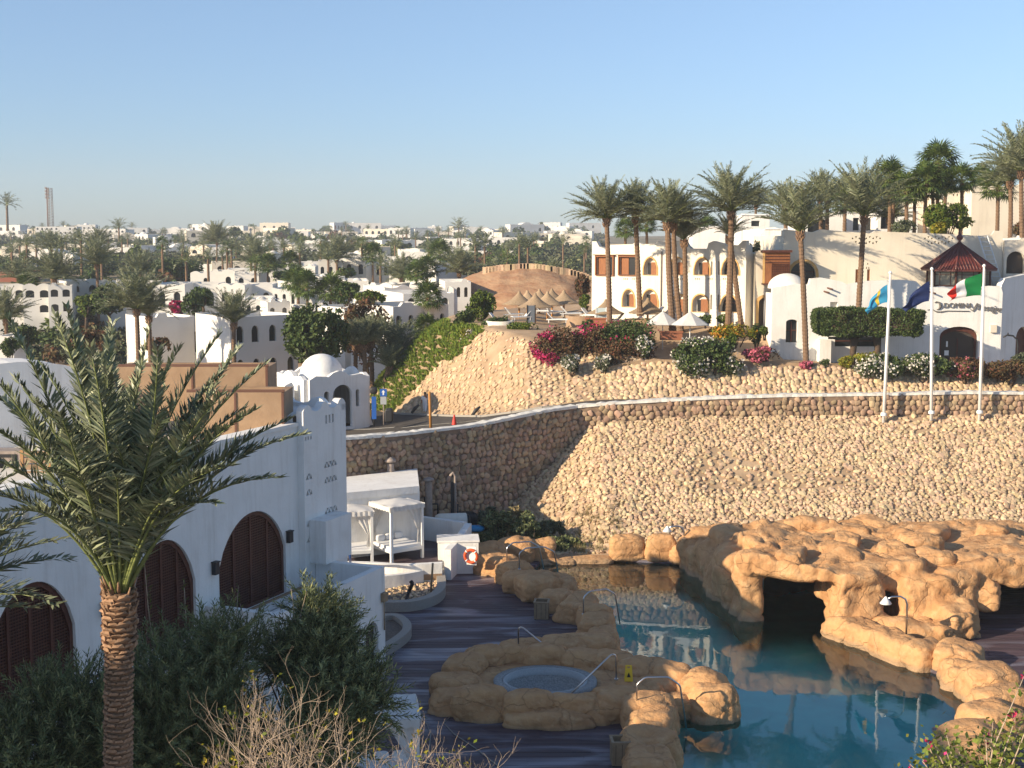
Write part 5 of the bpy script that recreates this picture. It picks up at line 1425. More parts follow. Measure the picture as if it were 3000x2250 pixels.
    # lettering
    def text(s, px, py, size, name, shear=0.0, rot=0.0, bold=.0):
        cu = bpy.data.curves.new("t", 'FONT'); cu.body = s; cu.size = size; cu.extrude = .035; cu.shear = shear; cu.offset = bold
        t = bpy.data.objects.new("t", cu); COL.objects.link(t); dg = bpy.context.evaluated_depsgraph_get()
        me = bpy.data.meshes.new_from_object(t.evaluated_get(dg)); bpy.data.objects.remove(t)
        me.materials.clear(); me.materials.append(LETTER)
        o = bpy.data.objects.new(name, me); COL.objects.link(o); o.parent = root; o.location = (X(px), -.06, Z(py)); o.rotation_euler = (R(90), rot, 0); return o
    text("DOMINA", 2763, 900, .50, "lettering", 0, 0, .0)
    text("Prestige", 2848, 904, .62, "lettering", .45, R(6), .0)
    m = MB(); m.tube([Vector((X(a), -.05, Z(b))) for a, b in ((2737, 885), (2742, 882), (2752, 886), (2755, 896), (2750, 904), (2744, 905))], [.03, .05, .09, .11, .06, .03], 6)
    m.tube([Vector((X(a), -.05, Z(b))) for a, b in ((2716, 906), (2730, 904), (2742, 911), (2755, 912), (2775, 909), (2840, 910))], [.02, .03, .045, .045, .03, .03], 6)
    m.tube([Vector((X(a), -.05, Z(b))) for a, b in ((2842, 904), (2850, 909), (2858, 900), (2862, 886))], [.03, .06, .06, .03], 6); m.build("swirl_emblem", LETTER, root)
    return X, Z
LX, LZ = domina()
def cream_block():
    Y = 97.0
    X = lambda px: at(px, 900, Y).x
    Z = lambda py: CAM_H - (py - 700) / F_PX * Y
    root = thing("cream_building", (0, Y, 0), "tall plain cream building with triangular vent holes and a wooden bay window", "building")
    holes = []
    for x0 in (2489, 2700):
        for k in range(9):
            holes.append([(X(x0 + k * 10), Z(700)), (X(x0 + 7 + k * 10), Z(700)), (X(x0 + 3.5 + k * 10), Z(694))] if k % 2 == 0 else [(X(x0 + k * 10), Z(692)), (X(x0 + 7 + k * 10), Z(692)), (X(x0 + 3.5 + k * 10), Z(698))])
            if 0 < k < 8: holes.append([(X(x0 + k * 10), Z(714)), (X(x0 + 7 + k * 10), Z(714)), (X(x0 + 3.5 + k * 10), Z(707))] if k % 2 == 0 else [(X(x0 + k * 10), Z(706)), (X(x0 + 7 + k * 10), Z(706)), (X(x0 + 3.5 + k * 10), Z(713))])
    for k in range(3): holes.append([(X(2533 + k * 3.4), Z(786 - 12 * (k % 2))), (X(2538 + k * 3.4), Z(786 - 12 * (k % 2))), (X(2535.5 + k * 3.4), Z(779 - 12 * (k % 2)))])
    out = [(X(a), Z(b)) for a, b in ((2292, 1000), (2930, 1000), (2930, 676), (2905, 676), (2898, 687), (2860, 692), (2830, 688), (2600, 679), (2560, 676), (2545, 684), (2400, 672), (2378, 680), (2292, 672))]
    aw = (X(2350), Z(828), X(2387) - X(2313), Z(766) - Z(828), 'round')
    sl_ = [(X(2508), Z(828), .22, 1.0, 'rect'), (X(2542), Z(828), .22, 1.0, 'rect')]
    m = MB(); m.slab(out, holes + [arch(*aw)] + [arch(*s) for s in sl_], 0, .45); m.build("wall", W_CREAM, root)
    m = MB(); m.span((X(2292), 1.0, Z(1000)), (X(2930), 12, Z(690))); m.build("body", W_CREAM, root)
    m = MB(); m.span((X(2292), .451, Z(1000)), (X(2292) + .4, .999, Z(676))); m.build("side_wall", W_CREAM, root); m = MB(); m.span((X(2930) - .4, .451, Z(1000)), (X(2930), .999, Z(680))); m.build("side_wall", W_CREAM, root)
    opening(root, *aw, 'glass', OCHRE, 0, .22, .3)
    m = MB()
    for s in sl_: m.slab(arch(*s), [], .1, .14)
    m.build("slot_shutter", WOOD_OR, root)
    # lower left wing with the wooden bay
    m = MB(); m.slab([(X(2203), Z(1000)), (X(2262), Z(1000)), (X(2262), Z(837)), (X(2290), Z(837)), (X(2290), Z(735)), (X(2203), Z(735))], [arch(X(2248) - .1, Z(975), 1.5, 2.7, 'flat')], -1.2, -.75); m.build("wall", W_CREAM, root)
    m = MB(); m.span((X(2203), -.749, Z(1000)), (X(2291), 6, Z(742))); m.build("wing_body", W_CREAM, root)
    opening(root, X(2248) - .1, Z(975), 1.5, 2.7, 'flat', 'dark', OCHRE, -1.2, .2, .3)
    bx0, bx1, bz0, bz1 = X(2224), X(2296), Z(826), Z(738)
    m = MB(); m.span((bx0, -1.9, bz0), (bx1, -1.201, bz1)); m.build("bay_window", WOOD_OR, root)
    m = MB(); m.span((bx0 - .2, -2.1, bz1 + .001), (bx1 + .1, -1.1, bz1 + .16)); m.span((bx0 - .1, -1.98, bz0 - .1), (bx1 + .04, -1.2, bz0 - .001)); m.build("bay_cornice", WOOD_DK, root)
    m = MB(); m.span((bx0 - .14, -1.92, bz0), (bx0 - .001, -1.78, bz1)); m.build("bay_post", OCHRE, root)
    m = MB(); n = 9
    for k in range(n + 1): xx = bx0 + .5 + (bx1 - bx0 - .55) * k / n; m.span((xx - .02, -1.95, bz0 + .1), (xx + .02, -1.901, bz0 + (bz1 - bz0) * .62))
    for k in range(8): z_ = bz0 + .12 + (bz1 - bz0) * .6 * k / 7.4; m.span((bx0 + .5, -1.97, z_ - .02), (bx1 - .05, -1.951, z_ + .02))
    for k in range(3): m.span((bx0, -1.94, bz0 + (bz1 - bz0) * (.66 + .1 * k)), (bx1, -1.901, bz0 + (bz1 - bz0) * (.69 + .1 * k)))
    o = m.build("lattice", WOOD_DK, root); o["kind"] = "stuff"
    # curved stair wing to the right
    m = MB(); m.slab([(X(2932), Z(1000)), (X(3060), Z(1000)), (X(3060), Z(700)), (X(2980), Z(696)), (X(2978), Z(702)), (X(2932), Z(704))], [arch(X(2925) + 1.0, Z(800), 1.3, 1.6, 'round')], -.3, .1); m.build("wing_wall", W_CREAM, root)
    m = MB(); m.slab(arch(X(2925) + 1.0, Z(800), 1.3, 1.6), [], .0, .06); m.build("doorway", SHADE_DK, root)
    lr = thing("ladder", (X(2878), Y - 1.3, Z(838)), "pale metal ladder leaning on the cream wall beside the red roof", "ladder")
    dx = X(2872) - X(2908); m = MB()
    for s in (0, X(2888) - X(2862)):
        m.tube([(s + .35, 0, 0), (s - .55, 1.1, Z(690) - Z(838))], .045, 6)
    m.build("rail", METAL_WHITE, lr)
    for k in range(12):
        t = (k + .5) / 12; x = .35 - .9 * t; m = MB(); m.tube([(x, 1.1 * t, (Z(690) - Z(838)) * t), (x + X(2888) - X(2862), 1.1 * t, (Z(690) - Z(838)) * t)], .03, 5); m.build("rung", METAL_WHITE, lr)
cream_block()
def kiosk():
    Y = 95.0
    X = lambda px: at(px, 800, Y).x
    Z = lambda py: CAM_H - (py - 700) / F_PX * Y
    root = thing("roof_lantern", (X(2808), Y, Z(838)), "octagonal rooftop lantern with dark red ribbed pyramid roof and finial", "roof lantern")
    R_ = (X(2893) - X(2718)) / 2; h0 = Z(788) - Z(838); h1 = Z(712) - Z(838)
    n = 8; off = R(22.5)
    for k in range(n):
        a0, a1 = off + 2 * PI * k / n, off + 2 * PI * (k + 1) / n
        c = lambda a, r, z: (r * math.cos(a), r * math.sin(a), z)
        m = MB(); V = [c(a0, R_ * 1.2, h0), c(a1, R_ * 1.2, h0), c(a1, .08, h1), c(a0, .08, h1), c(a0, R_ * 1.2, h0 - .1), c(a1, R_ * 1.2, h0 - .1), c(a1, .05, h1 - .12), c(a0, .05, h1 - .12)]
        m.add(V, BOXF); m.build("roof_panel", ROOF_RED, root)
        m = MB(); ns = 9
        for i in range(1, ns):
            t = i / ns; a = Vector(c(a0, R_ * 1.2, h0)).lerp(Vector(c(a1, R_ * 1.2, h0)), t); b_ = Vector((0, 0, h1)); lim = 1 - abs(2 * t - 1)
            mid = Vector(c((a0 + a1) / 2, R_ * 1.2 * math.cos(PI / n), h0)); d = (Vector((0, 0, h1)) - mid); e = a + d * (lim * .97)
            m.tube([a + Vector((0, 0, .03)), e + Vector((0, 0, .03))], .045, 5)
        m.build("roof_rib", ROOF_RED, root)
        m = MB(); m.tube([Vector(c(a0, R_ * 1.22, h0 + .02)), Vector((0, 0, h1 + .05))], .075, 6); m.build("hip_ridge", ROOF_RED, root)
        m = MB(); m.tube([Vector(c(a0, R_, 0)), Vector(c(a0, R_, h0 - .08))], .085, 6); m.build("corner_post", WOOD_DK, root)
        p0, p1 = Vector(c(a0, R_ * .98, 0)), Vector(c(a1, R_ * .98, 0)); mid = (p0 + p1) / 2; L = (p1 - p0).length; rz = math.atan2(p1.y - p0.y, p1.x - p0.x)
        m = MB(); m.box((0, 0, h0 / 2 - .05), (L * .92, .03, h0 - .15)); m.build("pane", mat_cache("cloudy_lantern_glass", (.20, .19, .15), .25), root, mid, rz)
        m = MB()
        for s in (-.25, .25): m.box((s * L, 0, h0 / 2 - .05), (.05, .07, h0 - .12))
        m.box((0, 0, h0 * .72), (L * .9, .065, .05)); m.box((0, 0, .08), (L * .9, .08, .16)); m.build("glazing_bar", WOOD_DK, root, mid, rz)
    m = MB(); m.lathe([(.10, h1 - .05), (.16, h1 + .05), (.07, h1 + .15), (.22, h1 + .32), (.24, h1 + .45), (.12, h1 + .6), (.06, h1 + .75), (.01, h1 + .95)], 12); m.build("finial", ROOF_RED, root)
    m = MB(); m.lathe([(R_ * 1.06, 0), (R_ * 1.06, .12), (.1, .14)], 8, (0, 0, -.1), a0=off, a1=off + 2 * PI, smooth=False); m.build("base", W_WHITE, root)
kiosk()
def bg_block(px0, px1, py0, py1, Y, label, m_=W_WHITE, depth=8, top=None, win=(), rz=0, name="villa", group=None):
    a = at(px0, py1, Y); b = at(px1, py0, Y); w = b.x - a.x; h = b.z - a.z
    root = thing(name, (a.x, Y, a.z), label, "house", rz, group)
    o = [(0, -3), (w, -3)] + ([(w * t, h * s) for t, s in top] if top else [(w, h), (0, h)])
    holes = [arch(w * fx_, h * fz, w * fw, h * fh, k) for fx_, fz, fw, fh, k in win]
    m = MB(); m.slab(o, holes, 0, .35); m.build("wall", m_, root)
    m = MB(); m.span((0, .36, -3), (w, depth, h * .93)); m.build("body", m_, root)
    m = MB(); m.span((-.12, -.1, h * .9), (w + .12, -.001, h * .93)); 
    m.build("cornice", m_, root)
    for fx_, fz, fw, fh, k in win:
        m = MB(); m.slab(arch(w * fx_, h * fz, w * fw * .98, h * fh * .99, k), [], .30, .345); m.build("window", GLASS_DK, root)
    return root
bg_block(2757, 2842, 548, 680, 128, "tall cream villa wall with small square vents behind the thin palms", W_CREAM, top=[(1, 1), (.92, 1.0), (.9, .97), (0, 1)], win=[(.42, .88, .05, .05, 'rect'), (.55, .88, .05, .05, 'rect'), (.42, .8, .05, .05, 'rect'), (.55, .8, .05, .05, 'rect')])
bg_block(2842, 3120, 545, 720, 126, "long cream villa at the upper right edge behind palms", W_CREAM, top=[(1, 1.1), (.58, 1.1), (.5, 1.02), (.42, 1.0), (0, 1)], win=[(.75, .2, .1, .3, 'round')])
bg_block(2685, 2757, 572, 690, 132, "narrow cream stepped villa wall beside the thin palms", W_CREAM, top=[(1, .72), (.8, .75), (.78, 1), (0, 1)])
bg_block(2570, 2690, 612, 690, 124, "low white villa with grey blind behind the cream building", W_WHITE, win=[(.18, .25, .2, .6, 'rect'), (.7, .2, .12, .5, 'round')])
bg_block(2360, 2480, 618, 690, 122, "low white roof pavilion with wooden pergola behind the palms", W_WHITE, top=[(1, 1), (.7, 1), (.68, .86), (.3, .86), (.28, 1), (0, 1)], win=[(.3, .1, .5, .55, 'rect')])
bg_block(2480, 2572, 616, 690, 126, "white villa with dark window seen between two palm trunks", W_WHITE, win=[(.3, .2, .2, .5, 'rect'), (.7, .2, .2, .5, 'round')])
bg_block(2172, 2255, 626, 672, 150, "white box shaped villa on the hill behind the palms", W_WHITE, top=[(1, 1), (.9, .95), (.15, 1), (0, 1)], win=[(.5, .2, .3, .35, 'rect')])
bg_block(2028, 2125, 662, 712, 135, "white villa with stepped roofline above the guest building", W_WHITE, top=[(1, 1), (.5, 1), (.45, .8), (0, .75)])
bg_block(2226, 2300, 665, 735, 108, "white vaulted building end between the two main blocks", W_WHITE, top=[(1, .5), (.95, .75), (.8, .92), (.55, 1), (.3, .97), (.1, .8), (0, .7)])
bg_block(2935, 3060, 690, 860, 104, "white wing with curved stair wall at the right edge", W_WHITE, top=[(1, 1), (.36, 1), (.35, .97), (0, .95)], win=[(.05, .2, .2, .25, 'round')])
# ================================================================ terrace with thatched umbrellas
def tz(p): return float(land(np.float64(p.x), np.float64(p.y)))
def ground_at(px, Y):
    x = (px - 1500) / F_PX * Y * 1.0; 
    z = float(land(np.float64(x), np.float64(Y)))
    for _ in range(3):
        d = Y * math.cos(PITCH) - (z - CAM_H) * math.sin(PITCH); x = (px - 1500) / F_PX * d
        z = float(land(np.float64(x), np.float64(Y)))
    return Vector((x, Y, z))
def thatched():
    root = thing("thatched_umbrella", (0, 0, 0), "x", "parasol", 0, "thatched parasols on the upper terrace")
    m = MB(); m.tube([(0, 0, -.6), (0, 0, 2.35)], [.11, .09], 8); m.build("post", WOOD_ORANGE, root)
    g = np.random.default_rng(4)
    prof = [(1.75, 1.98), (1.82, 1.94), (1.7, 2.02), (1.25, 2.22), (.85, 2.48), (.45, 2.82), (.18, 3.12), (.12, 3.32), (.01, 3.36)]
    m = MB(); m.lathe(prof, 40, wob=lambda i, k, th: 1 + (.035 if i < 2 else .012) * math.sin(th * 19) + (.05 if i < 2 else .02) * math.sin(k * 37.1 + i)); m.build("thatch", THATCH, root)
    m = MB()
    for k in range(8): a = 2 * PI * k / 8; m.tube([(.05 * math.cos(a), .05 * math.sin(a), 2.6), (1.6 * math.cos(a), 1.6 * math.sin(a), 1.95)], .025, 5)
    m.build("strut", WOOD_POST, root)
    m = MB(); n = 260; V = []; F = []
    for k in range(n):
        a = 2 * PI * k / n + g.uniform(-.02, .02); r = g.uniform(1.66, 1.8); dz = g.uniform(.08, .22); w = .02
        V += [(r * math.cos(a), r * math.sin(a), 2.0), (r * math.cos(a + w), r * math.sin(a + w), 2.0), ((r + .04) * math.cos(a + w / 2), (r + .04) * math.sin(a + w / 2), 2.0 - dz)]; F.append((3 * k, 3 * k + 1, 3 * k + 2))
    m.add(V, F); o = m.build("fringe", THATCH, root); o["kind"] = "stuff"
    return root
ORIENT = ["beside the big green bush at the hill edge", "at the back left of the cluster", "in front of the cluster above the wooden posts", "at the back middle of the cluster", "in the middle front of the cluster", "at the far back of the cluster",
          "right of the cluster, broad and low", "behind the palm trunk left of the white building", "in front of the first palm trunk, lower one", "alone in front of the arched doors"]
TH = [(1521, 852, 112), (1545, 850, 119), (1568, 858, 106), (1580, 846, 121), (1604, 853, 111), (1617, 845, 118), (1652, 849, 113), (1772, 853, 107), (1775, 876, 100), (1898, 872, 99)]
t0 = thatched(); kids = KIDS()
for i, (px, py, Y) in enumerate(TH):
    o = t0 if i == 0 else copy_tree(t0, None, kids)
    p = at(px, py, Y); s = 1.0 if i != 8 else .95
    s *= .8; o.location = (p.x, Y, p.z - 3.36 * s); o.scale = (s, s, s); o.rotation_euler = (0, 0, i * 1.3)
    o["label"] = "pale thatched parasol " + ORIENT[i]
def canvas_parasol(px, py, Y, label):
    p = at(px, py, Y); root = thing("canvas_parasol", (p.x, Y, p.z - 2.6), label, "parasol", 0, "white canvas parasols above the flower beds")
    m = MB(); m.tube([(0, 0, -.8), (0, 0, 2.6)], .035, 8); m.build("pole", METAL_WHITE, root)
    n = 8; V = [(0, 0, 2.62)]; F = []
    for k in range(n): a = 2 * PI * k / n + .2; V.append((1.35 * math.cos(a), 1.35 * math.sin(a), 1.72))
    for k in range(n): F.append((0, 1 + k, 1 + (k + 1) % n))
    V += [(v[0] * .97, v[1] * .97, v[2] - .03) for v in V[:]]; F += [(f[0] + 9, f[2] + 9, f[1] + 9) for f in F[:]]
    for k in range(n): F.append((1 + k, 10 + k, 10 + (k + 1) % n, 1 + (k + 1) % n))
    m = MB(); m.add(V, F); m.build("canopy", CLOTH_W, root)
    for k in range(n):
        a = 2 * PI * k / n + .2; m = MB(); m.tube([(0, 0, 2.2), (1.1 * math.cos(a), 1.1 * math.sin(a), 1.8)], .012, 4); m.build("rib", METAL_WHITE, root)
    m = MB(); m.lathe([(.05, 2.6), (.03, 2.72), (.0, 2.75)], 8); m.build("finial", METAL_WHITE, root)
canvas_parasol(1942, 912, 93, "white canvas parasol on the terrace, behind the other one and left of it")
canvas_parasol(2022, 913, 91, "white canvas parasol in front of the flower beds, right of its twin")
def sunbed():
    root = thing("sun_lounger", (0, 0, 0), "x", "sun lounger", 0, "pale sun loungers under the thatched parasols")
    for s in (-1, 1):
        m = MB(); m.box((0, s * .3, .3), (1.9, .05, .06)); m.build("side_rail", METAL_WHITE, root)
        for x in (-.8, .75): 
            m = MB(); m.box((x, s * .3, .14), (.05, .05, .28)); m.build("leg", METAL_WHITE, root)
    m = MB(); m.box((-.3, 0, .36), (1.3, .6, .06)); m.build("mattress", SUNBED, root)
    m = MB(); m.box((0, 0, 0), (.8, .6, .06)); o = m.build("backrest", SUNBED, root, (.62, 0, .63)); o.rotation_euler = (0, R(-48), 0)
    return root
SB = [(1462, 938, 105, 160, "by the little round wall"), (1505, 922, 107, 200, "facing left beside the leftmost thatched post"), (1528, 930, 104, 20, "between the first two thatch posts"), (1592, 912, 110, 170, "far back under the thatch cluster"), (1622, 915, 108, 200, "standing upright behind the white pair"),
      (1632, 938, 101, 175, "nearest the magenta bougainvillea"), (1672, 920, 104, 190, "just right of the thatch cluster posts"), (1732, 925, 103, 150, "left of the first tall palm trunk"), (1798, 940, 100, 10, "right of the first tall palm trunk"), (1915, 922, 99, 20, "under the lone thatched parasol")]
s0 = sunbed(); kids = KIDS()
for i, (px, py, Y, a, tx) in enumerate(SB):
    o = s0 if i == 0 else copy_tree(s0, None, kids); p = at(px, py + 8, Y); o.location = (p.x, Y, p.z); o.scale = (.85, .85, .85); o.rotation_euler = (0, 0, R(a)); o["label"] = "pale sun lounger " + tx
def panel(px, py0, py1, w, Y, m_, name, label, cat, fr=METAL_WHITE, rz=0):
    a = at(px, py1, Y); b = at(px, py0, Y); h = b.z - a.z; root = thing(name, (a.x, Y, a.z), label, cat, rz)
    m = MB(); m.span((-w / 2, 0, 0), (w / 2, .05, h)); m.build("board", m_, root)
    m = MB(); 
    for s in (-1, 1): m.span((s * w / 2 - .04, -.03, -.3), (s * w / 2 + .04, -.001, h + .05))
    m.build("post", fr, root); return root
panel(1556, 895, 945, .62, 104, mat_cache("slate_grey_board", (.12, .14, .17)), "notice_board", "tall grey notice board among the thatched parasols", "notice board", METAL_DK)
panel(1761, 902, 930, .75, 99, mat_cache("pale_blue_board", (.5, .6, .62)), "notice_board", "pale blue square board beside the first palm trunk", "notice board")
for i, (px, py, Y, L) in enumerate([(1465, 940, 103, 2.2), (1700, 925, 103, 2.2), (1880, 935, 100, 2.6)]):
    p = at(px, py, Y); m = MB(); m.lathe([(L / 2, -1.2), (L / 2, .0), (L / 2 - .25, .0), (L / 2 - .25, -.3)], 20); 
    tag(m.build("low_wall", SAND_WALL if i else W_WARM, None, (p.x, Y, p.z)), ["small round cream wall at the hill edge by a lounger", "round sandy wall right of the thatched cluster", "round sandy wall around the lone thatched parasol"][i], "low wall")
for i, (px, py, Y) in enumerate([(1745, 945, 98), (1966, 985, 91.5)]):
    p = at(px, py, Y); m = MB(); m.box((0, 0, 0), (1.5, .5, .5)); m.box((0, 0, .3), (1.6, .6, .1)); tag(m.build("brick_planter", mat_cache("terracotta_brick", (.34, .13, .07)), None, (p.x, Y, p.z)), ["red brick box planter below the first palm", "orange brick planter beside the left white parasol pole"][i], "planter")
# block of stone at the ridge
p = at(1460, 1030, 99); m = boulder_mesh((2.0, 1.2, 2.1), 77, rough=.05); tag(m.build("stone_pier", STONE_S, None, (p.x, p.y, p.z - .2)), "square rough stone pier on the ridge of the rubble hill", "stone pier")
# ================================================================ flagpoles and flags
def flag(pole_top, name, label, cols, pts_fn, nx=22, ny=14):
    """cloth grid; cols = list of (upper limit of u, material); pts_fn(u, v) -> offset from the pole"""
    m = MB(); V = []; 
    for i in range(nx + 1):
        for j in range(ny + 1): V.append(pts_fn(i / nx, j / ny))
    mats = [c[1] for c in cols]; groups = {}
    for i in range(nx):
        u = (i + .5) / nx; k = next(q for q, c in enumerate(cols) if u <= c[0])
        for j in range(ny): a = i * (ny + 1) + j; groups.setdefault(k, []).append((a, a + ny + 1, a + ny + 2, a + 1))
    n0 = m.n; m.V.append(np.array(V, float)); m.n = len(V)
    for k, F in groups.items(): m.F.append((np.array(F), k, True))
    return tag(m.build(name, mats, None, pole_top), label, "flag", "flags on the three white poles")
FP = [((2608, 803), (2589, 1214), "left"), ((2730, 792), (2729, 1208), "middle"), ((2883, 783), (2870, 1207), "right")]
tops = []
for i, (t, b, w) in enumerate(FP):
    B = at(b[0], b[1], 79.25); T = at(t[0], t[1], 79.25); B.z -= .5
    root = thing("flagpole", B, ["white flagpole carrying the light blue flag", "white flagpole carrying the navy flag", "white flagpole carrying the green white and red flag"][i], "flagpole", 0, "white flagpoles on the rubble slope")
    T = T - B; m = MB(); m.tube([(0, 0, 0), T * .5, T], [.10, .09, .06], 12); m.build("pole", METAL_WHITE, root)
    m = MB(); m.lathe([(.02, -.02), (.1, .03), (.11, .1), (.05, .18), (.0, .2)], 10, T); m.build("finial", METAL_WHITE, root)
    m = MB(); m.lathe([(.19, .42), (.19, .55), (.13, .62)], 12, (0, 0, 0)); m.build("collar", METAL_WHITE, root)
    m = MB(); m.tube([(.12, -.06, 1.2), T + Vector((.06, -.1, -.1))], .008, 4); m.build("halyard", CONCRETE, root)
    tops.append((B, T))
def droop(u, v, L, Hh, fall, fold=1.0, seed=0):
    # u along the fly, v down the hoist; the cloth hangs back to the left and falls
    x = -L * u * (.92 - .25 * u) + .0; z = -Hh * v * (1 - .45 * u) - fall * u ** 1.25
    x += .10 * math.sin(v * 7 + seed) * u; y = fold * (.16 * math.sin(u * 9 + v * 5 + seed) * (.3 + u) + .12 * math.sin(v * 11 + u * 3) * u)
    return (x, y, z)
def pole_pt(i, k): B, T = tops[i]; return B + T * k + Vector((-.12, 0, 0))
s_ = 79.25 / F_PX
flag(pole_pt(0, .93), "flag", "light blue flag with yellow stripe drooping from its pole", [(.30, FLAG_B), (.46, FLAG_Y), (1.0, FLAG_B)], lambda u, v: droop(u, v, 58 * s_ / .67, 1.05, 60 * s_, 1, 1))
flag(pole_pt(1, .93), "flag", "dark navy flag drooping from the middle pole", [(1.0, FLAG_N)], lambda u, v: droop(u, v, 70 * s_ / .67, 1.2, 66 * s_, 1, 2))
flag(pole_pt(2, .96), "flag", "green white and red tricolour flag blown left of its pole", [(.40, FLAG_G), (.72, FLAG_W), (1.0, FLAG_R)], lambda u, v: droop(u, v, 92 * s_ / .67, 1.3, 48 * s_, 1, 3))
# ================================================================ road furniture and the walker
def post(px, py0, py1, Y, r, m_, name, label, cat, cap=False):
    a = at(px[1], py1, Y); b = at(px[0], py0, Y); root = thing(name, a, label, cat); m = MB(); m.tube([(0, 0, -.1), b - a], [r, r * .92], 10); m.build("shaft", m_, root)
    m = MB(); m.lathe([(r * .92, 0), (r * .6, .05), (.0, .08)], 10, b - a); m.build("top", m_, root); return root
post((1258, 1262), 1150, 1252, 87, .095, WOOD_ORANGE, "timber_post", "tall orange timber post standing at the roadside beside the walker", "post")
root = thing("traffic_cone", at(1331, 1246, 86), "red plastic traffic cone on the road behind the stone wall", "traffic cone")
m = MB(); m.box((0, 0, .02), (.42, .42, .05)); m.build("base", BLACK, root)
m = MB(); m.lathe([(.17, .045), (.05, .68), (.03, .7), (.0, .7)], 14); m.build("cone", RED_CONE, root)
m = MB(); m.lathe([(.128, .24), (.101, .38)], 14, wob=None); m.build("reflective_band", METAL_WHITE, root)
# blue banner post with dark head
root = thing("road_banner", at(1096, 1232, 93), "narrow blue roadside banner post with a dark lamp head", "banner")
h = 91 / F_PX * 93
m = MB(); m.span((-.16, 0, .1), (.16, .05, h * .78)); m.build("banner", BLUE, root)
m = MB(); m.tube([(0, .08, -.4), (0, .08, h * .9)], .05, 8); m.build("pole", METAL_DK, root)
m = MB(); V = rounded(RB9[0], 2.6) * [.28, .2, .26]; m.add(V, RB9[1], 0, True); m.build("lamp_head", METAL_DK, root, (-.02, .05, h * .98))
# blue direction sign
root = thing("road_sign", at(1124, 1232, 92), "square blue road sign with white arrow above a grey plate", "road sign")
k_ = 92 / F_PX
m = MB(); m.tube([(0, .03, -.3), (0, .03, 100 * k_)], .04, 8); m.build("pole", PIPE_GREY, root)
m = MB(); m.span((-.24, -.03, 72 * k_), (.24, -.001, 94 * k_)); m.build("sign_plate", BLUE, root)
m = MB(); m.slab([(-.05, 76 * k_), (.05, 76 * k_), (.05, 84 * k_), (.13, 84 * k_), (0, 91 * k_), (-.13, 84 * k_), (-.05, 84 * k_)], [], -.04, -.031); m.build("arrow", METAL_WHITE, root)
m = MB(); m.span((-.21, -.03, 48 * k_), (.21, -.001, 71 * k_)); m.build("lower_plate", mat_cache("grey_plate", (.35, .37, .38)), root)
root = thing("barrier_booth", at(1072, 1240, 96), "small yellow and black barrier cabinet between gatehouse and banner", "barrier cabinet")
m = MB(); m.span((-.35, -.3, 0), (.35, .3, 1.0)); m.build("cabinet", YELLOW, root)
m = MB(); m.span((-.3, -.31, .45), (-.08, -.301, .8)); m.span((.05, -.31, .1), (.3, -.301, .6)); m.span((-.36, -.31, 1.001), (.36, .31, 1.35)); m.build("black_panel", BLACK, root)
root = thing("electric_cabinet", at(1140, 1238, 91), "dark rounded cabinet beside the blue sign post", "cabinet")
m = MB(); V = rounded(RB9[0], 4) * [.3, .3, .5]; m.add(V, RB9[1], 0, True); m.build("body", METAL_DK, root, (0, 0, .5))
m = MB(); m.box((0, -.3, .5), (.4, .03, .7)); m.build("door", METAL_DK, root)
for i, (px, py, Y) in enumerate([(1216, 1206, 97), (1394, 1213, 89.5)]):
    p = at(px, py, Y); m = MB(); m.tube([(-.25, 0, -.1), (.0, 0, .25), (.3, .05, .5)], [.1, .13, .07], 8); tag(m.build("floodlight", METAL_DK, None, p), ["small dark floodlight stub in front of the walker's hill", "small dark floodlight stub on the rubble above the stone wall"][i], "floodlight")
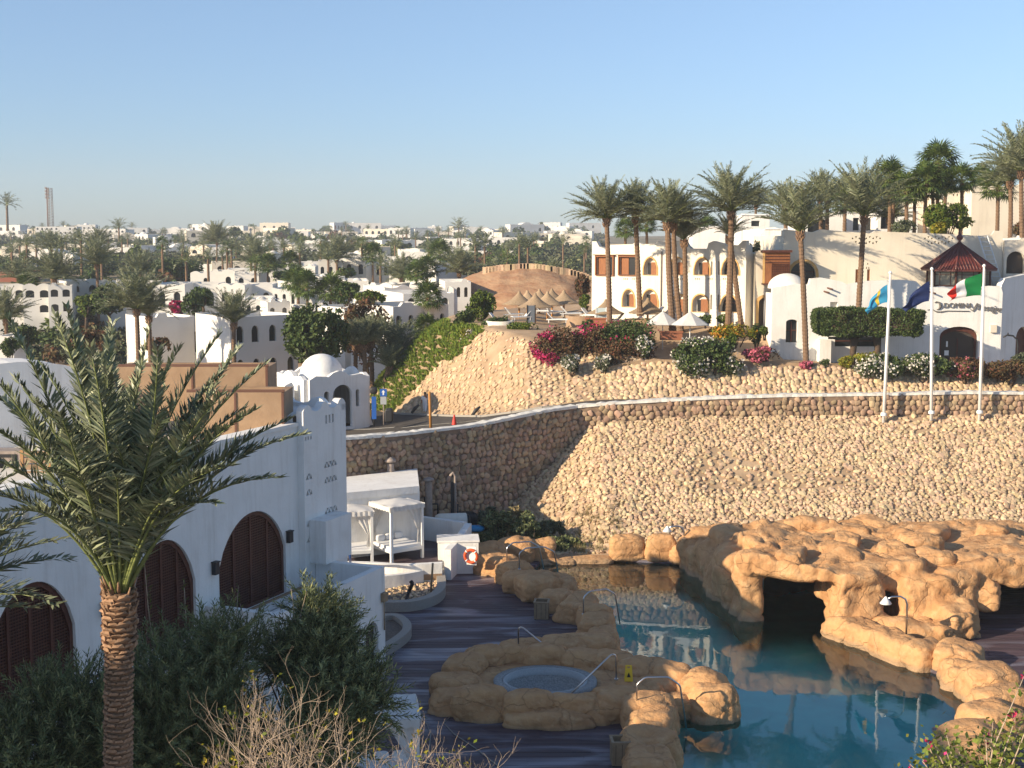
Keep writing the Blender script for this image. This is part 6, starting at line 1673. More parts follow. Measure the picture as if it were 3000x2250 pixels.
def person():
    B = atz(1246, 1218, 0); p = at(1246, 1218, 97.5)
    root = thing("person", (p.x, p.y, p.z), "person in loose white clothes walking along the road below the hill", "person", R(-100))
    J = {'pel': (0, 0, .95), 'sp': (.02, 0, 1.15), 'ch': (.03, 0, 1.36), 'nk': (.05, 0, 1.5), 'hd': (.08, 0, 1.62), 'ht': (.08, 0, 1.72),
         'lh': (0, .09, .9), 'lk': (.16, .09, .5), 'la': (.12, .09, .09), 'lt': (.28, .1, .03), 'rh': (0, -.09, .9), 'rk': (-.06, -.09, .49), 'ra': (-.25, -.09, .1), 'rt': (-.12, -.1, .03),
         'ls': (.03, .19, 1.42), 'le': (-.06, .25, 1.15), 'lw': (.06, .27, .92), 'rs': (.03, -.19, 1.42), 're': (.06, -.25, 1.15), 'rw': (.22, -.25, .95)}
    rad = dict(pel=.16, sp=.15, ch=.17, nk=.06, hd=.1, ht=.08, lh=.11, lk=.08, la=.055, lt=.04, rh=.11, rk=.08, ra=.055, rt=.04, ls=.08, le=.06, lw=.045, rs=.08, re=.06, rw=.045)
    E_ = [('pel', 'sp'), ('sp', 'ch'), ('ch', 'nk'), ('nk', 'hd'), ('hd', 'ht'), ('pel', 'lh'), ('lh', 'lk'), ('lk', 'la'), ('la', 'lt'), ('pel', 'rh'), ('rh', 'rk'), ('rk', 'ra'), ('ra', 'rt'), ('ch', 'ls'), ('ls', 'le'), ('le', 'lw'), ('ch', 'rs'), ('rs', 're'), ('re', 'rw')]
    def skin(keys, scale, m_, name):
        ks = [k for k in J if k in keys]; me = bpy.data.meshes.new(name); me.from_pydata([J[k] for k in ks], [(ks.index(a), ks.index(b)) for a, b in E_ if a in keys and b in keys], [])
        o = bpy.data.objects.new(name, me); COL.objects.link(o); md = o.modifiers.new("s", 'SKIN'); sb = o.modifiers.new("u", 'SUBSURF'); sb.levels = 1
        sv = me.skin_vertices[0].data
        for i, k in enumerate(ks): sv[i].radius = (rad[k] * scale, rad[k] * scale); sv[i].use_root = (i == 0)
        dg = bpy.context.evaluated_depsgraph_get(); m2 = bpy.data.meshes.new_from_object(o.evaluated_get(dg)); bpy.data.objects.remove(o)
        m2.materials.clear(); m2.materials.append(m_); q = bpy.data.objects.new(name, m2); COL.objects.link(q); q.parent = root; return q
    skin(set(J), 1.0, SKIN, "body")
    skin(set(J) - {'nk', 'hd', 'ht', 'lt', 'rt', 'lw', 'rw', 'la', 'ra'} | {'la', 'ra'}, 1.22, CUSHION, "white_clothes")
    m = MB(); m.add(ICO2[0] * [.115, .105, .12], ICO2[1], 0, True); m.build("hair", HAIR, root, (.06, 0, 1.68))
person()
# ================================================================ palms
def frond_arrays(L, e0, droop, pairs, ll, lw, bare=.15, seed=0, lift=.35, twist=0.0, fold=2):
    """a feather leaf heading along +x: leaflet vertices/faces and the stalk polyline"""
    g = np.random.default_rng(seed); n = 24; th = e0 - droop * np.linspace(0, 1, n) ** 1.6
    ds = L / (n - 1); x = np.concatenate([[0], np.cumsum(np.cos(th[:-1]) * ds)]); z = np.concatenate([[0], np.cumsum(np.sin(th[:-1]) * ds)])
    y = np.sin(np.linspace(0, 1, n) * 2.0) * twist * L * .1
    C = np.stack([x, y, z], -1); V = []; F = []
    t = bare + (1 - bare) * (np.arange(pairs) + .5) / pairs
    for s in (-1, 1):
        tt = np.clip(t + g.uniform(-.3, .3, pairs) / pairs, 0, 1) * (n - 1); i = np.minimum(tt.astype(int), n - 2); f = (tt - i)[:, None]
        P = C[i] * (1 - f) + C[i + 1] * f; T = C[i + 1] - C[i]; T /= np.linalg.norm(T, axis=1, keepdims=True)
        S = np.cross(T, [0, 0, 1.0]); S /= np.linalg.norm(S, axis=1, keepdims=True) + 1e-9; U = np.cross(S, T)
        u = (t - bare) / (1 - bare); a = np.radians(66 - 30 * u + g.uniform(-13, 13, pairs))[:, None]
        Ln = (ll * (.35 + .65 * np.sin(np.clip(u * 1.15 + .12, 0, 1) * PI) ** .6) * g.uniform(.85, 1.12, pairs))[:, None]
        up = (lift + g.uniform(-.5, .5, pairs))[:, None]
        D = T * np.cos(a) + s * S * np.sin(a) * np.cos(up) + U * np.sin(up) * np.sin(a); D /= np.linalg.norm(D, axis=1, keepdims=True)
        W = np.cross(D, U); W /= np.linalg.norm(W, axis=1, keepdims=True) + 1e-9
        roll = g.uniform(-.9, .9, pairs)[:, None]; W = W * np.cos(roll) + np.cross(D, W) * np.sin(roll)
        M1 = P + D * Ln * .4; tip = P + D * Ln + np.array([0, 0, -1]) * Ln * g.uniform(.02, .16, (pairs, 1))
        k = sum(len(v) for v in V); 
        V.append(np.concatenate([P, M1 + W * lw / 2, tip, M1 - W * lw / 2])); j = np.arange(pairs) + k
        F.append(np.stack([j, j + pairs, j + 2 * pairs, j + 3 * pairs], -1))
    return np.concatenate(V), np.concatenate(F), C
def rot_place(V, az, roll=0, pos=(0, 0, 0), sc=1.0):
    a, b = math.cos(az), math.sin(az); V = np.asarray(V) * sc
    return V @ np.array([[a, b, 0], [-b, a, 0], [0, 0, 1]]) + np.array(pos)
def feather_crown(name, nf, L, pairs, ll, lw, e_hi, e_lo, mats, seed=0, droop=(.5, 1.0), stalk=.03, sides=4, bare=.16, skirt=0):
    g = np.random.default_rng(seed); m = MB(); az = g.uniform(0, 6)
    for k in range(nf):
        t = k / (nf - 1); e = R(e_hi + (e_lo - e_hi) * t ** .85) + g.uniform(-.12, .12); az += 2.39996 + g.uniform(-.25, .25)
        l = L * (.82 + .18 * math.sin(t * PI)) * g.uniform(.88, 1.08)
        V, F, C = frond_arrays(l, e, g.uniform(*droop) * (.6 + .5 * t), pairs, ll, lw, bare, seed * 91 + k, twist=g.uniform(-1, 1))
        off = (.10 * math.cos(az) * t, .10 * math.sin(az) * t, .35 * (1 - t) * stalk * 10)
        m.add(rot_place(V, az, 0, off), F, 0)
        C2 = rot_place(C, az, 0, off); m.tube(C2[::3], list(np.linspace(stalk, stalk * .25, len(C2[::3]))), sides, 1, cap=False)
    return m.build(name, mats)
def fan_arrays(g, r, n, e, pet):
    """a palmate leaf on a stalk of length pet, heading +x at elevation e"""
    d = np.array([math.cos(e), 0, math.sin(e)]); c = d * pet + np.array([0, 0, -.06 * pet]); s = np.array([0, 1, 0]); u = np.cross(s, -d); V = []; F = []
    for k in range(n):
        a = R(-115 + 230 * (k + .5) / n); q = d * math.cos(a) + s * math.sin(a); q = q + np.array([0, 0, -.35 * (1 if True else 0) * abs(math.sin(a))]) - u * .0
        q /= np.linalg.norm(q); w = np.cross(q, u + np.array([0, 0, .01])); w /= np.linalg.norm(w); L = r * g.uniform(.85, 1.1)
        V += [c, c + q * L * .55 + w * .07 * r + u * .05, c + q * L + np.array([0, 0, -.14 * L * g.uniform(.3, 1.6)]), c + q * L * .55 - w * .07 * r + u * .05]
        F.append((4 * k, 4 * k + 1, 4 * k + 2, 4 * k + 3))
    return np.array(V), np.array(F), np.array([[0, 0, 0], c])
def fan_crown(name, nf, r, mats, seed=0, nseg=13, pet=.95, e_lo=-35):
    g = np.random.default_rng(seed); m = MB(); az = 0
    for k in range(nf):
        t = k / (nf - 1); az += 2.39996 + g.uniform(-.2, .2); e = R(80 + (e_lo - 80) * t ** .9)
        V, F, C = fan_arrays(g, r * g.uniform(.85, 1.1), nseg, e, pet * g.uniform(.8, 1.1))
        m.add(rot_place(V, az, 0, (0, 0, .1 * (1 - t))), F, 0); m.tube(rot_place(C, az, 0), .022, 3, 1, cap=False)
    return m.build(name, mats)
def take(o): me = o.data; bpy.data.objects.remove(o); return me
CROWN_D = [take(feather_crown("crown", 60, 3.6, 44, .66, .055, 88, 10, [FROND, PETIOLE], s, (.45, .95), .03)) for s in (1, 2, 3, 4)]
CROWN_DT = [take(feather_crown("crown", 50, 3.6, 44, .66, .055, 88, 30, [FROND, PETIOLE], s, (.45, .95), .03)) for s in (5, 6)]
CROWN_F = [take(fan_crown("crown", 46, .82, [FROND_G, PETIOLE], s)) for s in (1, 2, 3)]
CROWN_LD = [take(feather_crown("crown", 20, 2.9, 11, .62, .12, 86, 0, [FROND, PETIOLE], s + 20, (.6, 1.2), .04, 3)) for s in (1, 2, 3)]
CROWN_LF = [take(fan_crown("crown", 20, 1.0, [FROND_G, PETIOLE], s + 20, 8)) for s in (1, 2)]
def trunk_mesh(base, top, r0, r1, sides=10, ring=.11, bump=.1, seed=0, bend=.0):
    g = np.random.default_rng(seed); base, top = Vector(base), Vector(top); L = (top - base).length; n = max(4, int(L / ring)); P = []; rs = []
    bx, by = g.uniform(-1, 1) * bend, g.uniform(-1, 1) * bend * .5
    for i in range(n + 1):
        t = i / n; s = math.sin(t * PI); P.append(base.lerp(top, t) + Vector((bx * s, by * s, 0)))
        w = r0 + (r1 - r0) * t; w *= 1 + .25 * max(0, 1 - t * 9) + .35 * max(0, 1 - (1 - t) * L / .55) * (r1 > .12)
        rs.append(w * (1 + bump * (1 if i % 2 else -.6) + g.uniform(-.04, .04)))
    m = MB(); m.tube(P, rs, sides, 0, False); return m
def palm(name, label, cat, bpx, bpy_, tpx, tpy, Y, kind, k=0, sc=1.0, r=.21, group=None, far=False, dz=.9):
    a = at(bpx, bpy_, Y); b = at(tpx, tpy, Y); a.z -= dz
    root = thing(name, a, label, cat, 0, group)
    tm = trunk_mesh((0, 0, 0), b - a, r, r * .82, 9 if not far else 6, .12 if not far else .5, .09, k, .12 if not far else .05)
    tm.build("trunk", TRUNK, root)
    pool = {'D': CROWN_D, 'T': CROWN_DT, 'F': CROWN_F, 'd': CROWN_LD, 'f': CROWN_LF}[kind]
    inst("crown", pool[k % len(pool)], root, b - a, (rnd.uniform(-.06, .06), rnd.uniform(-.06, .06), k * 1.7), (sc, sc, sc))
    if not far and kind in 'DT':
        m = MB(); g = np.random.default_rng(k)
        for i in range(26):
            an = i * 2.4; z = -.1 - .55 * i / 26; c = (b - a) + Vector((math.cos(an) * r * .9, math.sin(an) * r * .9, z)); m.tube([c, c + Vector((math.cos(an) * .16, math.sin(an) * .16, .26))], [.05, .015], 4, 0, False)
        m.build("cut_stalks", BOOT, root)["kind"] = "stuff"
    return root
PG = "tall date palms on the right terrace"
RP = [("date palm at the left end of the row, before the white building corner", 1787, 945, 1777, 640, 96, 'D', 0, .93), ("date palm second from the left, leaning trunk before the pointed arch", 1876, 890, 1862, 628, 98, 'D', 1, .82),
      ("thick trunked date palm third in the row, in front of the grey shadow bar", 1972, 940, 1956, 650, 94, 'D', 2, .95), ("date palm whose trunk crosses just behind the thick third one", 1996, 935, 1973, 655, 95.5, 'D', 3, .78),
      ("shorter date palm with dark crown right of the double trunk", 2009, 915, 2005, 702, 97, 'T', 0, .76), ("big crowned date palm standing before the right end of the white guest building", 2133, 945, 2143, 618, 94, 'D', 0, 1.04),
      ("slanting palm trunk tucked behind the big crowned palm", 2178, 955, 2138, 690, 95, 'T', 1, .5), ("date palm in front of the arched cream window", 2364, 1060, 2345, 678, 88.5, 'T', 0, 1.1),
      ("date palm rising behind the clipped box tree", 2513, 930, 2532, 632, 90.5, 'T', 1, 1.12)]
for i, (lab, bx, by, tx, ty, Y, kd, k, sc) in enumerate(RP):
    palm("date_palm", "tall " + lab if "tall" not in lab else lab, "palm tree", bx, by, tx, ty, Y, kd, k, sc, .24 if i in (2, 5) else .2, PG)
HP = [(2303, 680, 2300, 600, 112, 'D', .62, "small date palm seen between the two nearest cream building palms"), (2408, 680, 2404, 575, 116, 'D', .75, "thin date palm rising behind the low white pavilion, left of its pair"), (2426, 680, 2425, 590, 114, 'D', .62, "thin date palm rising behind the low white pavilion, right of its pair"),
      (2478, 690, 2478, 595, 112, 'F', .95, "fan palm with reddish trunk left of the white villa window"), (2602, 690, 2606, 520, 112, 'F', 1.15, "fan palm with tallest crown of the pair above the cream wall"), (2613, 690, 2617, 545, 114, 'F', .95, "slim fan palm just right of the taller one above the cream wall"),
      (2658, 690, 2655, 560, 110, 'F', 1.1, "fan palm with pale orange trunk before the white villa"), (2678, 690, 2680, 565, 115, 'F', .85, "fan palm beside the yellow post on the hill"), (2712, 690, 2714, 530, 110, 'F', 1.15, "fan palm left of the tall cluster on the hill"),
      (2733, 690, 2732, 560, 112, 'F', .85, "short fan palm low within the tall cluster"), (2742, 690, 2745, 520, 116, 'F', 1.0, "fan palm in the middle of the tall cluster"), (2753, 660, 2748, 478, 114, 'F', 1.35, "tallest fan palm on the hill crest cluster"),
      (2770, 640, 2772, 545, 120, 'F', .8, "fan palm right behind the tall cluster"), (2814, 642, 2818, 530, 112, 'F', 1.0, "lone fan palm in front of the cream villa vents"), (2870, 560, 2872, 520, 132, 'F', .95, "dark fan palm on top behind the cream villa"),
      (2900, 560, 2900, 535, 130, 'F', .9, "dark bushy fan palm beside the villa on top"), (2922, 675, 2924, 550, 108, 'F', 1.05, "fan palm on the right of the red lantern before the villa"), (2957, 700, 2960, 530, 106, 'D', .85, "date palm near the right edge with slim dark trunk"),
      (3000, 690, 2992, 500, 100, 'D', 1.12, "large crowned date palm cut by the right photo edge"), (2215, 630, 2215, 600, 180, 'D', 1.0, "lone small date palm on the skyline behind the villas"), (2070, 700, 2072, 670, 140, 'F', 1.0, "fan palm between the guest building and white villa"),
      (1895, 700, 1893, 660, 150, 'F', .9, "dark fan palm over the guest building roof"), (1832, 700, 1834, 672, 150, 'F', 1.0, "fan palm showing above the left roof of the guest building"), (2608, 690, 2606, 640, 118, 'D', .8, "low drooping date palm between thin trunks"), (2480, 640, 2482, 560, 135, 'D', .6, "small date palm behind the large terrace palm crown")]
for i, (bx, by, tx, ty, Y, kd, sc, lab) in enumerate(HP): palm("fan_palm" if kd == 'F' else "date_palm", lab, "palm tree", bx, by, tx, ty, Y, kd, i, sc, .19 if kd == 'D' else .17, "palms on the hill behind the cream building", dz=2.0)
VP_ = [(404, 1040, 400, 905, 105, 'D', 1.05, "broad date palm left of the shaded white house wall"), (440, 1040, 436, 925, 108, 'T', .7, "second date palm trunk beside the broad one"), (688, 1060, 685, 945, 108, 'T', .85, "date palm standing before the white house with arched windows"),
       (1047, 1110, 1043, 1012, 108, 'T', .62, "leftmost of the three pale trunked palms behind the gatehouse"), (1063, 1120, 1066, 1010, 106, 'T', .66, "middle of the three pale trunked palms behind the gatehouse"), (1087, 1120, 1086, 1000, 107, 'T', .7, "right one of the three pale trunked palms behind the gatehouse"),
       (1150, 1090, 1150, 1035, 109, 'T', .95, "short bushy date palm left of the green slope"), (1162, 1095, 1163, 1050, 108, 'T', .6, "low palm tucked right of the short bushy one"), (1115, 1100, 1140, 1075, 106, 'T', .6, "low leaning palm near the foot of the green slope"),
       (1252, 965, 1254, 872, 120, 'F', 1.1, "drooping fan palm before the shaded white house near the green hill"), (1247, 1010, 1247, 960, 112, 'F', .9, "dark low fan palm at the base of the shaded white house"),
       (163, 925, 160, 818, 165, 'D', 1.3, "date palm before the arcaded white house at far left"), (62, 890, 55, 815, 170, 'D', .9, "left one of two thin date palms at the arcaded house"), (84, 900, 83, 830, 168, 'F', 1.1, "small fan palm at the arcaded white house"), (287, 930, 283, 775, 165, 'D', 1.1, "very tall thin date palm right of the arcaded house"),
       (408, 870, 408, 800, 180, 'D', 1.0, "date palm before the long white wall"), (20, 1020, 17, 935, 130, 'D', 1.0, "date palm at the far left edge near the white box wall"), (300, 740, 288, 715, 260, 'D', 1.1, "date palm above the long white wall"), (150, 790, 150, 730, 240, 'D', 1.1, "grey green date palm left of the small white house"),
       (1093, 835, 1092, 745, 210, 'F', 1.4, "tall slender fan palm standing in the middle of the white town"), (1290, 830, 1290, 740, 200, 'F', 1.5, "tall slender fan palm left of the reddish mound"), (1250, 855, 1250, 788, 175, 'F', 1.3, "left one of two fan palms before the reddish mound"), (1220, 860, 1220, 800, 172, 'F', 1.2, "fan palm a little left of the pair before the mound"),
       (988, 830, 986, 760, 210, 'D', 1.3, "date palm over the bright white roofs in the middle"), (850, 840, 850, 765, 210, 'F', 1.3, "fan palm left of the bright white roofs"), (785, 830, 786, 775, 200, 'F', 1.3, "fan palm between dark trees left of the centre"), (752, 820, 750, 770, 210, 'D', 1.2, "date palm beside the fan palm left of the centre"),
       (900, 890, 898, 840, 140, 'F', 1.3, "leafy fan palm rising above the big dark round tree"), (872, 885, 870, 825, 145, 'F', 1.2, "fan palm pair left of the leafy one above the dark tree"), (970, 885, 970, 850, 140, 'F', 1.3, "wide fan palm right of the leafy one above the dark tree"), (635, 790, 636, 710, 290, 'D', 1.5, "date palm right of the wide dark acacia tree"),
       (1345, 850, 1345, 800, 175, 'D', 1.2, "date palm before the grey shaded house wall left of the mound"), (1180, 850, 1176, 815, 180, 'D', 1.1, "spiky date palm among white roofs in the middle"), (715, 1000, 740, 950, 150, 'D', .8, "date palm behind the house with arched windows")]
for i, (bx, by, tx, ty, Y, kd, sc, lab) in enumerate(VP_): palm("fan_palm" if kd == 'F' else "date_palm", lab, "palm tree", bx, by, tx, ty, Y, kd, i, sc, .2 if kd != 'F' else .16, "palms in the valley", dz=2.0)
# ---- the foreground palm
def fg_palm():
    Y = 21.0; s = Y / F_PX; b = at(350, 1730, Y); base = at(345, 2420, Y)
    root = thing("date_palm", base, "big foreground date palm with scaly trunk and wide spreading fronds", "palm tree")
    top = b - base; r = .175
    m = trunk_mesh((0, 0, -1.5), top, r + .02, r, 20, .06, .03, 1); m.build("trunk", TRUNK, root)
    # cut leaf bases in spiral rows, each one a scale
    V0 = np.array([[-.075, -.02, -.04], [.075, -.02, -.04], [.085, .03, .0], [-.085, .03, .0], [-.05, .035, .055], [.05, .035, .055], [-.06, -.03, .03], [.06, -.03, .03], [0, .062, .012]])
    F0 = [(0, 3, 8, 2, 1), (3, 4, 8), (4, 5, 8), (5, 2, 8), (4, 6, 7, 5), (0, 6, 4, 3), (1, 2, 5, 7)]
    meshes = []
    for k in range(5):
        g = np.random.default_rng(k); mb = MB(); mb.add(V0 * g.uniform(.85, 1.2, (1, 3)) + g.uniform(-.006, .006, V0.shape), F0); meshes.append(take(mb.build("leaf_base", BOOT)))
    n = 0; L = top.z; z = L - .03; i = 0
    while n < 296:
        an = i * 2 * PI / 8.38; z = L - .02 - i * .0105 * 1.0
        w = z / L; rr = r + .01 + (.05 if z > L - .95 else 0) * rnd.uniform(.4, 1)
        k = 1.25 if z > L - .95 else 1.0
        o = inst("leaf_base", meshes[i % 5], root, (top.x * z / L + rr * math.cos(an), top.y * z / L + rr * math.sin(an), z), (rnd.uniform(-.1, .2) + (.35 if z > L - .8 else 0), rnd.uniform(-.08, .08), an - PI / 2), (k * 1.1, k * rnd.uniform(.8, 1.3), k * rnd.uniform(.55, .85)))
        n += 1; i += 1
    # fibre and stubs at the neck
    m = MB(); g = np.random.default_rng(8)
    for i in range(40):
        an = g.uniform(0, 2 * PI); z = g.uniform(-.45, .1); c = top + Vector((math.cos(an) * .2, math.sin(an) * .2, z)); m.tube([c, c + Vector((math.cos(an) * .10, math.sin(an) * .10, g.uniform(.12, .28)))], [.035, .012], 5)
    m.build("neck_stubs", BOOT, root)["kind"] = "stuff"
    # fronds: (tip px, tip py, depth lean, droop)
    tips = [(-30, 1130, .3, .9), (-15, 1290, -.6, 1.0), (70, 930, .2, .35), (60, 1010, -1.2, .5), (240, 890, .1, .15), (265, 905, -1.5, .3), (170, 960, 1.2, .35), (330, 960, 1.6, .3), (435, 955, .2, .25), (480, 1000, -1.4, .4), (640, 985, .3, .55), (600, 1040, 1.5, .5),
            (775, 1065, .2, .6), (700, 1120, -1.6, .6), (835, 1235, .1, .8), (850, 1370, -.5, 1.1), (770, 1300, -1.8, .9), (560, 1180, -2.2, .8), (400, 1150, -2.4, .7), (250, 1120, -2.4, .7), (120, 1180, -2.0, .8), (30, 1400, -1.3, 1.2), (690, 1420, -1.2, 1.2), (150, 1330, 1.6, 1.0), (520, 1230, 1.9, .9), (350, 1100, 2.1, .8), (640, 1250, 1.2, .9), (330, 1020, -.8, .3), (520, 1090, -.6, .4), (190, 1060, -.5, .5), (860, 1300, .9, 1.0), (150, 1090, -.9, .5), (420, 1060, -1.2, .5), (480, 1150, .6, .6), (700, 1210, .4, .8), (760, 1180, -.9, .8), (590, 1290, -1.3, .9), (90, 1280, .6, .9), (230, 1230, .9, .8), (390, 1240, -1.7, .9), (640, 1090, .9, .6), (20, 1180, .7, .8), (270, 1010, .9, .3), (370, 990, -1.6, .35), (720, 1330, .7, 1.0), (110, 1380, -.7, 1.1), (450, 1320, -2.0, 1.0), (560, 1010, -.3, .45), (330, 1300, -2.3, 1.3), (560, 1400, -2.1, 1.2), (180, 1420, -1.9, 1.2)]
    for k, (px, py, dy, dr) in enumerate(tips):
        t = Vector(((px - 350) * s, dy, (1735 - py) * s)); L = t.length * (1.02 + .07 * dr); hor = math.hypot(t.x, t.y); el = math.atan2(t.z, hor)
        e0 = min(el + dr * .38, R(89)); 
        V, F, C = frond_arrays(L, e0, dr, int(L * 27), .54, .044, .22, 700 + k, lift=.55, twist=rnd.uniform(-1, 1))
        az = math.atan2(t.y, t.x)
        m = MB(); m.add(V, F, 0); m.tube(C[::2], list(np.linspace(.032, .007, len(C[::2]))), 6, 1)
        # spines on the bare stalk
        for q in range(9):
            c = Vector(C[1 + q // 2]).lerp(Vector(C[2 + q // 2]), .5 * (q % 2)); sgn = 1 if q % 2 else -1; m.tube([c, c + Vector((.10, sgn * .09, .06))], [.006, .001], 3, 1, cap=False)
        m.build("frond", [FROND_FG, PETIOLE], root, top + Vector((math.cos(az) * .07, math.sin(az) * .07, -.12)), az)
fg_palm()
palm("date_palm", "date palm outside the left edge whose single frond tip reaches in", "palm tree", -330, 2400, -330, 1880, 22, 'T', 1, 1.05, .2)
# ================================================================ leafy things
def cloud_points(n, ells, g, thr=-.15, ns=1.2, shell=.5):
    P = []; w = np.array([e[3] * e[4] * e[5] for e in ells]) ** .67; w = w / w.sum()
    while sum(len(p) for p in P) < n:
        k = g.choice(len(ells), size=n, p=w); E = np.array(ells)[k]
        d = g.normal(size=(n, 3)); d /= np.linalg.norm(d, axis=1, keepdims=True); rr = g.uniform(shell ** 3, 1, n) ** (1 / 3)
        q = d * rr[:, None] * (1 + .16 * vnoise(d * 2 + k[:, None], 1.3, 4)[:, None]); p = E[:, :3] + q * E[:, 3:6]
        ok = (fbm(p, ns, 2, 3) > thr) ; P.append(np.concatenate([p[ok], d[ok]], 1))
    P = np.concatenate(P)[:n]; return P[:, :3], P[:, 3:]
def leaves_arrays(P, D, size, g, aspect=.5, out=.6):
    n = len(P); N = D * out + g.normal(size=(n, 3)) * .7; N /= np.linalg.norm(N, axis=1, keepdims=True)
    A = np.cross(N, g.normal(size=(n, 3))); A /= np.linalg.norm(A, axis=1, keepdims=True); B = np.cross(N, A)
    s = (size * g.uniform(.6, 1.25, n))[:, None]
    V = np.stack([P - A * s, P + B * s * aspect, P + A * s, P - B * s * aspect], 1)
    F = np.arange(n * 4).reshape(n, 4); return V.reshape(-1, 3), F
def leaf_cloud(n, ells, size, m_, seed=0, name="foliage", thr=-.15, ns=1.2, shell=.5, aspect=.5):
    g = np.random.default_rng(seed); P, D = cloud_points(n, ells, g, thr, ns, shell); V, F = leaves_arrays(P, D, size, g, aspect)
    mb = MB(); mb.add(V, F); return mb
def blob_set(w, d, h, k, g, boxy=False):
    E = [(0, 0, h * .5, w * .42, d * .42, h * .45)]
    for _ in range(k):
        E.append((g.uniform(-.5, .5) * w * .62, g.uniform(-.5, .5) * d * .6, h * g.uniform(.3, .72), w * g.uniform(.16, .28), d * g.uniform(.2, .32), h * g.uniform(.2, .32)))
    return E
def shrub(px0, px1, py0, py1, Y, m_, label, name="shrub", cat="shrub", n=1500, size=.12, flower=None, fn=0, depth=None, seed=0, fsize=.09, stems=True, fside=None, group=None, thr=-.2, k=7):
    a = at(px0, py1, Y); b = at(px1, py0, Y); w, h = b.x - a.x, b.z - a.z; d = depth or min(w * .7, 2.6); g = np.random.default_rng(seed + int(px0))
    root = thing(name, ((a.x + b.x) / 2, Y, a.z), label, cat, 0, group)
    E = blob_set(w, d, h, k, g); m = leaf_cloud(n, E, size, m_, seed + 1, thr=thr); m.build("foliage", m_, root)
    if flower:
        P, D = cloud_points(fn * 3, E, g, -.1, .8, .85)
        if fside is not None: P = P[np.argsort(P @ np.array(fside) + g.uniform(0, w * .25, len(P)))[::-1]]
        else: P = P[D[P[:, 0] == P[:, 0]][:, 1] < .5] if False else P
        P = P[:fn]; D = P - P.mean(0); D /= np.linalg.norm(D, axis=1, keepdims=True) + 1e-6
        V, F = leaves_arrays(P + D * .05, D, fsize, g, .8); mb = MB(); mb.add(V, F); mb.build("blossoms", flower, root)
    if stems:
        mb = MB()
        for q in range(5): x, y = g.uniform(-.25, .25) * w, g.uniform(-.2, .2) * d; mb.tube([(x * .4, y * .4, -.3), (x * .8, y * .8, h * .3), (x, y, h * .65)], [.05, .035, .015], 5)
        mb.build("stems", BARK, root)
    return root
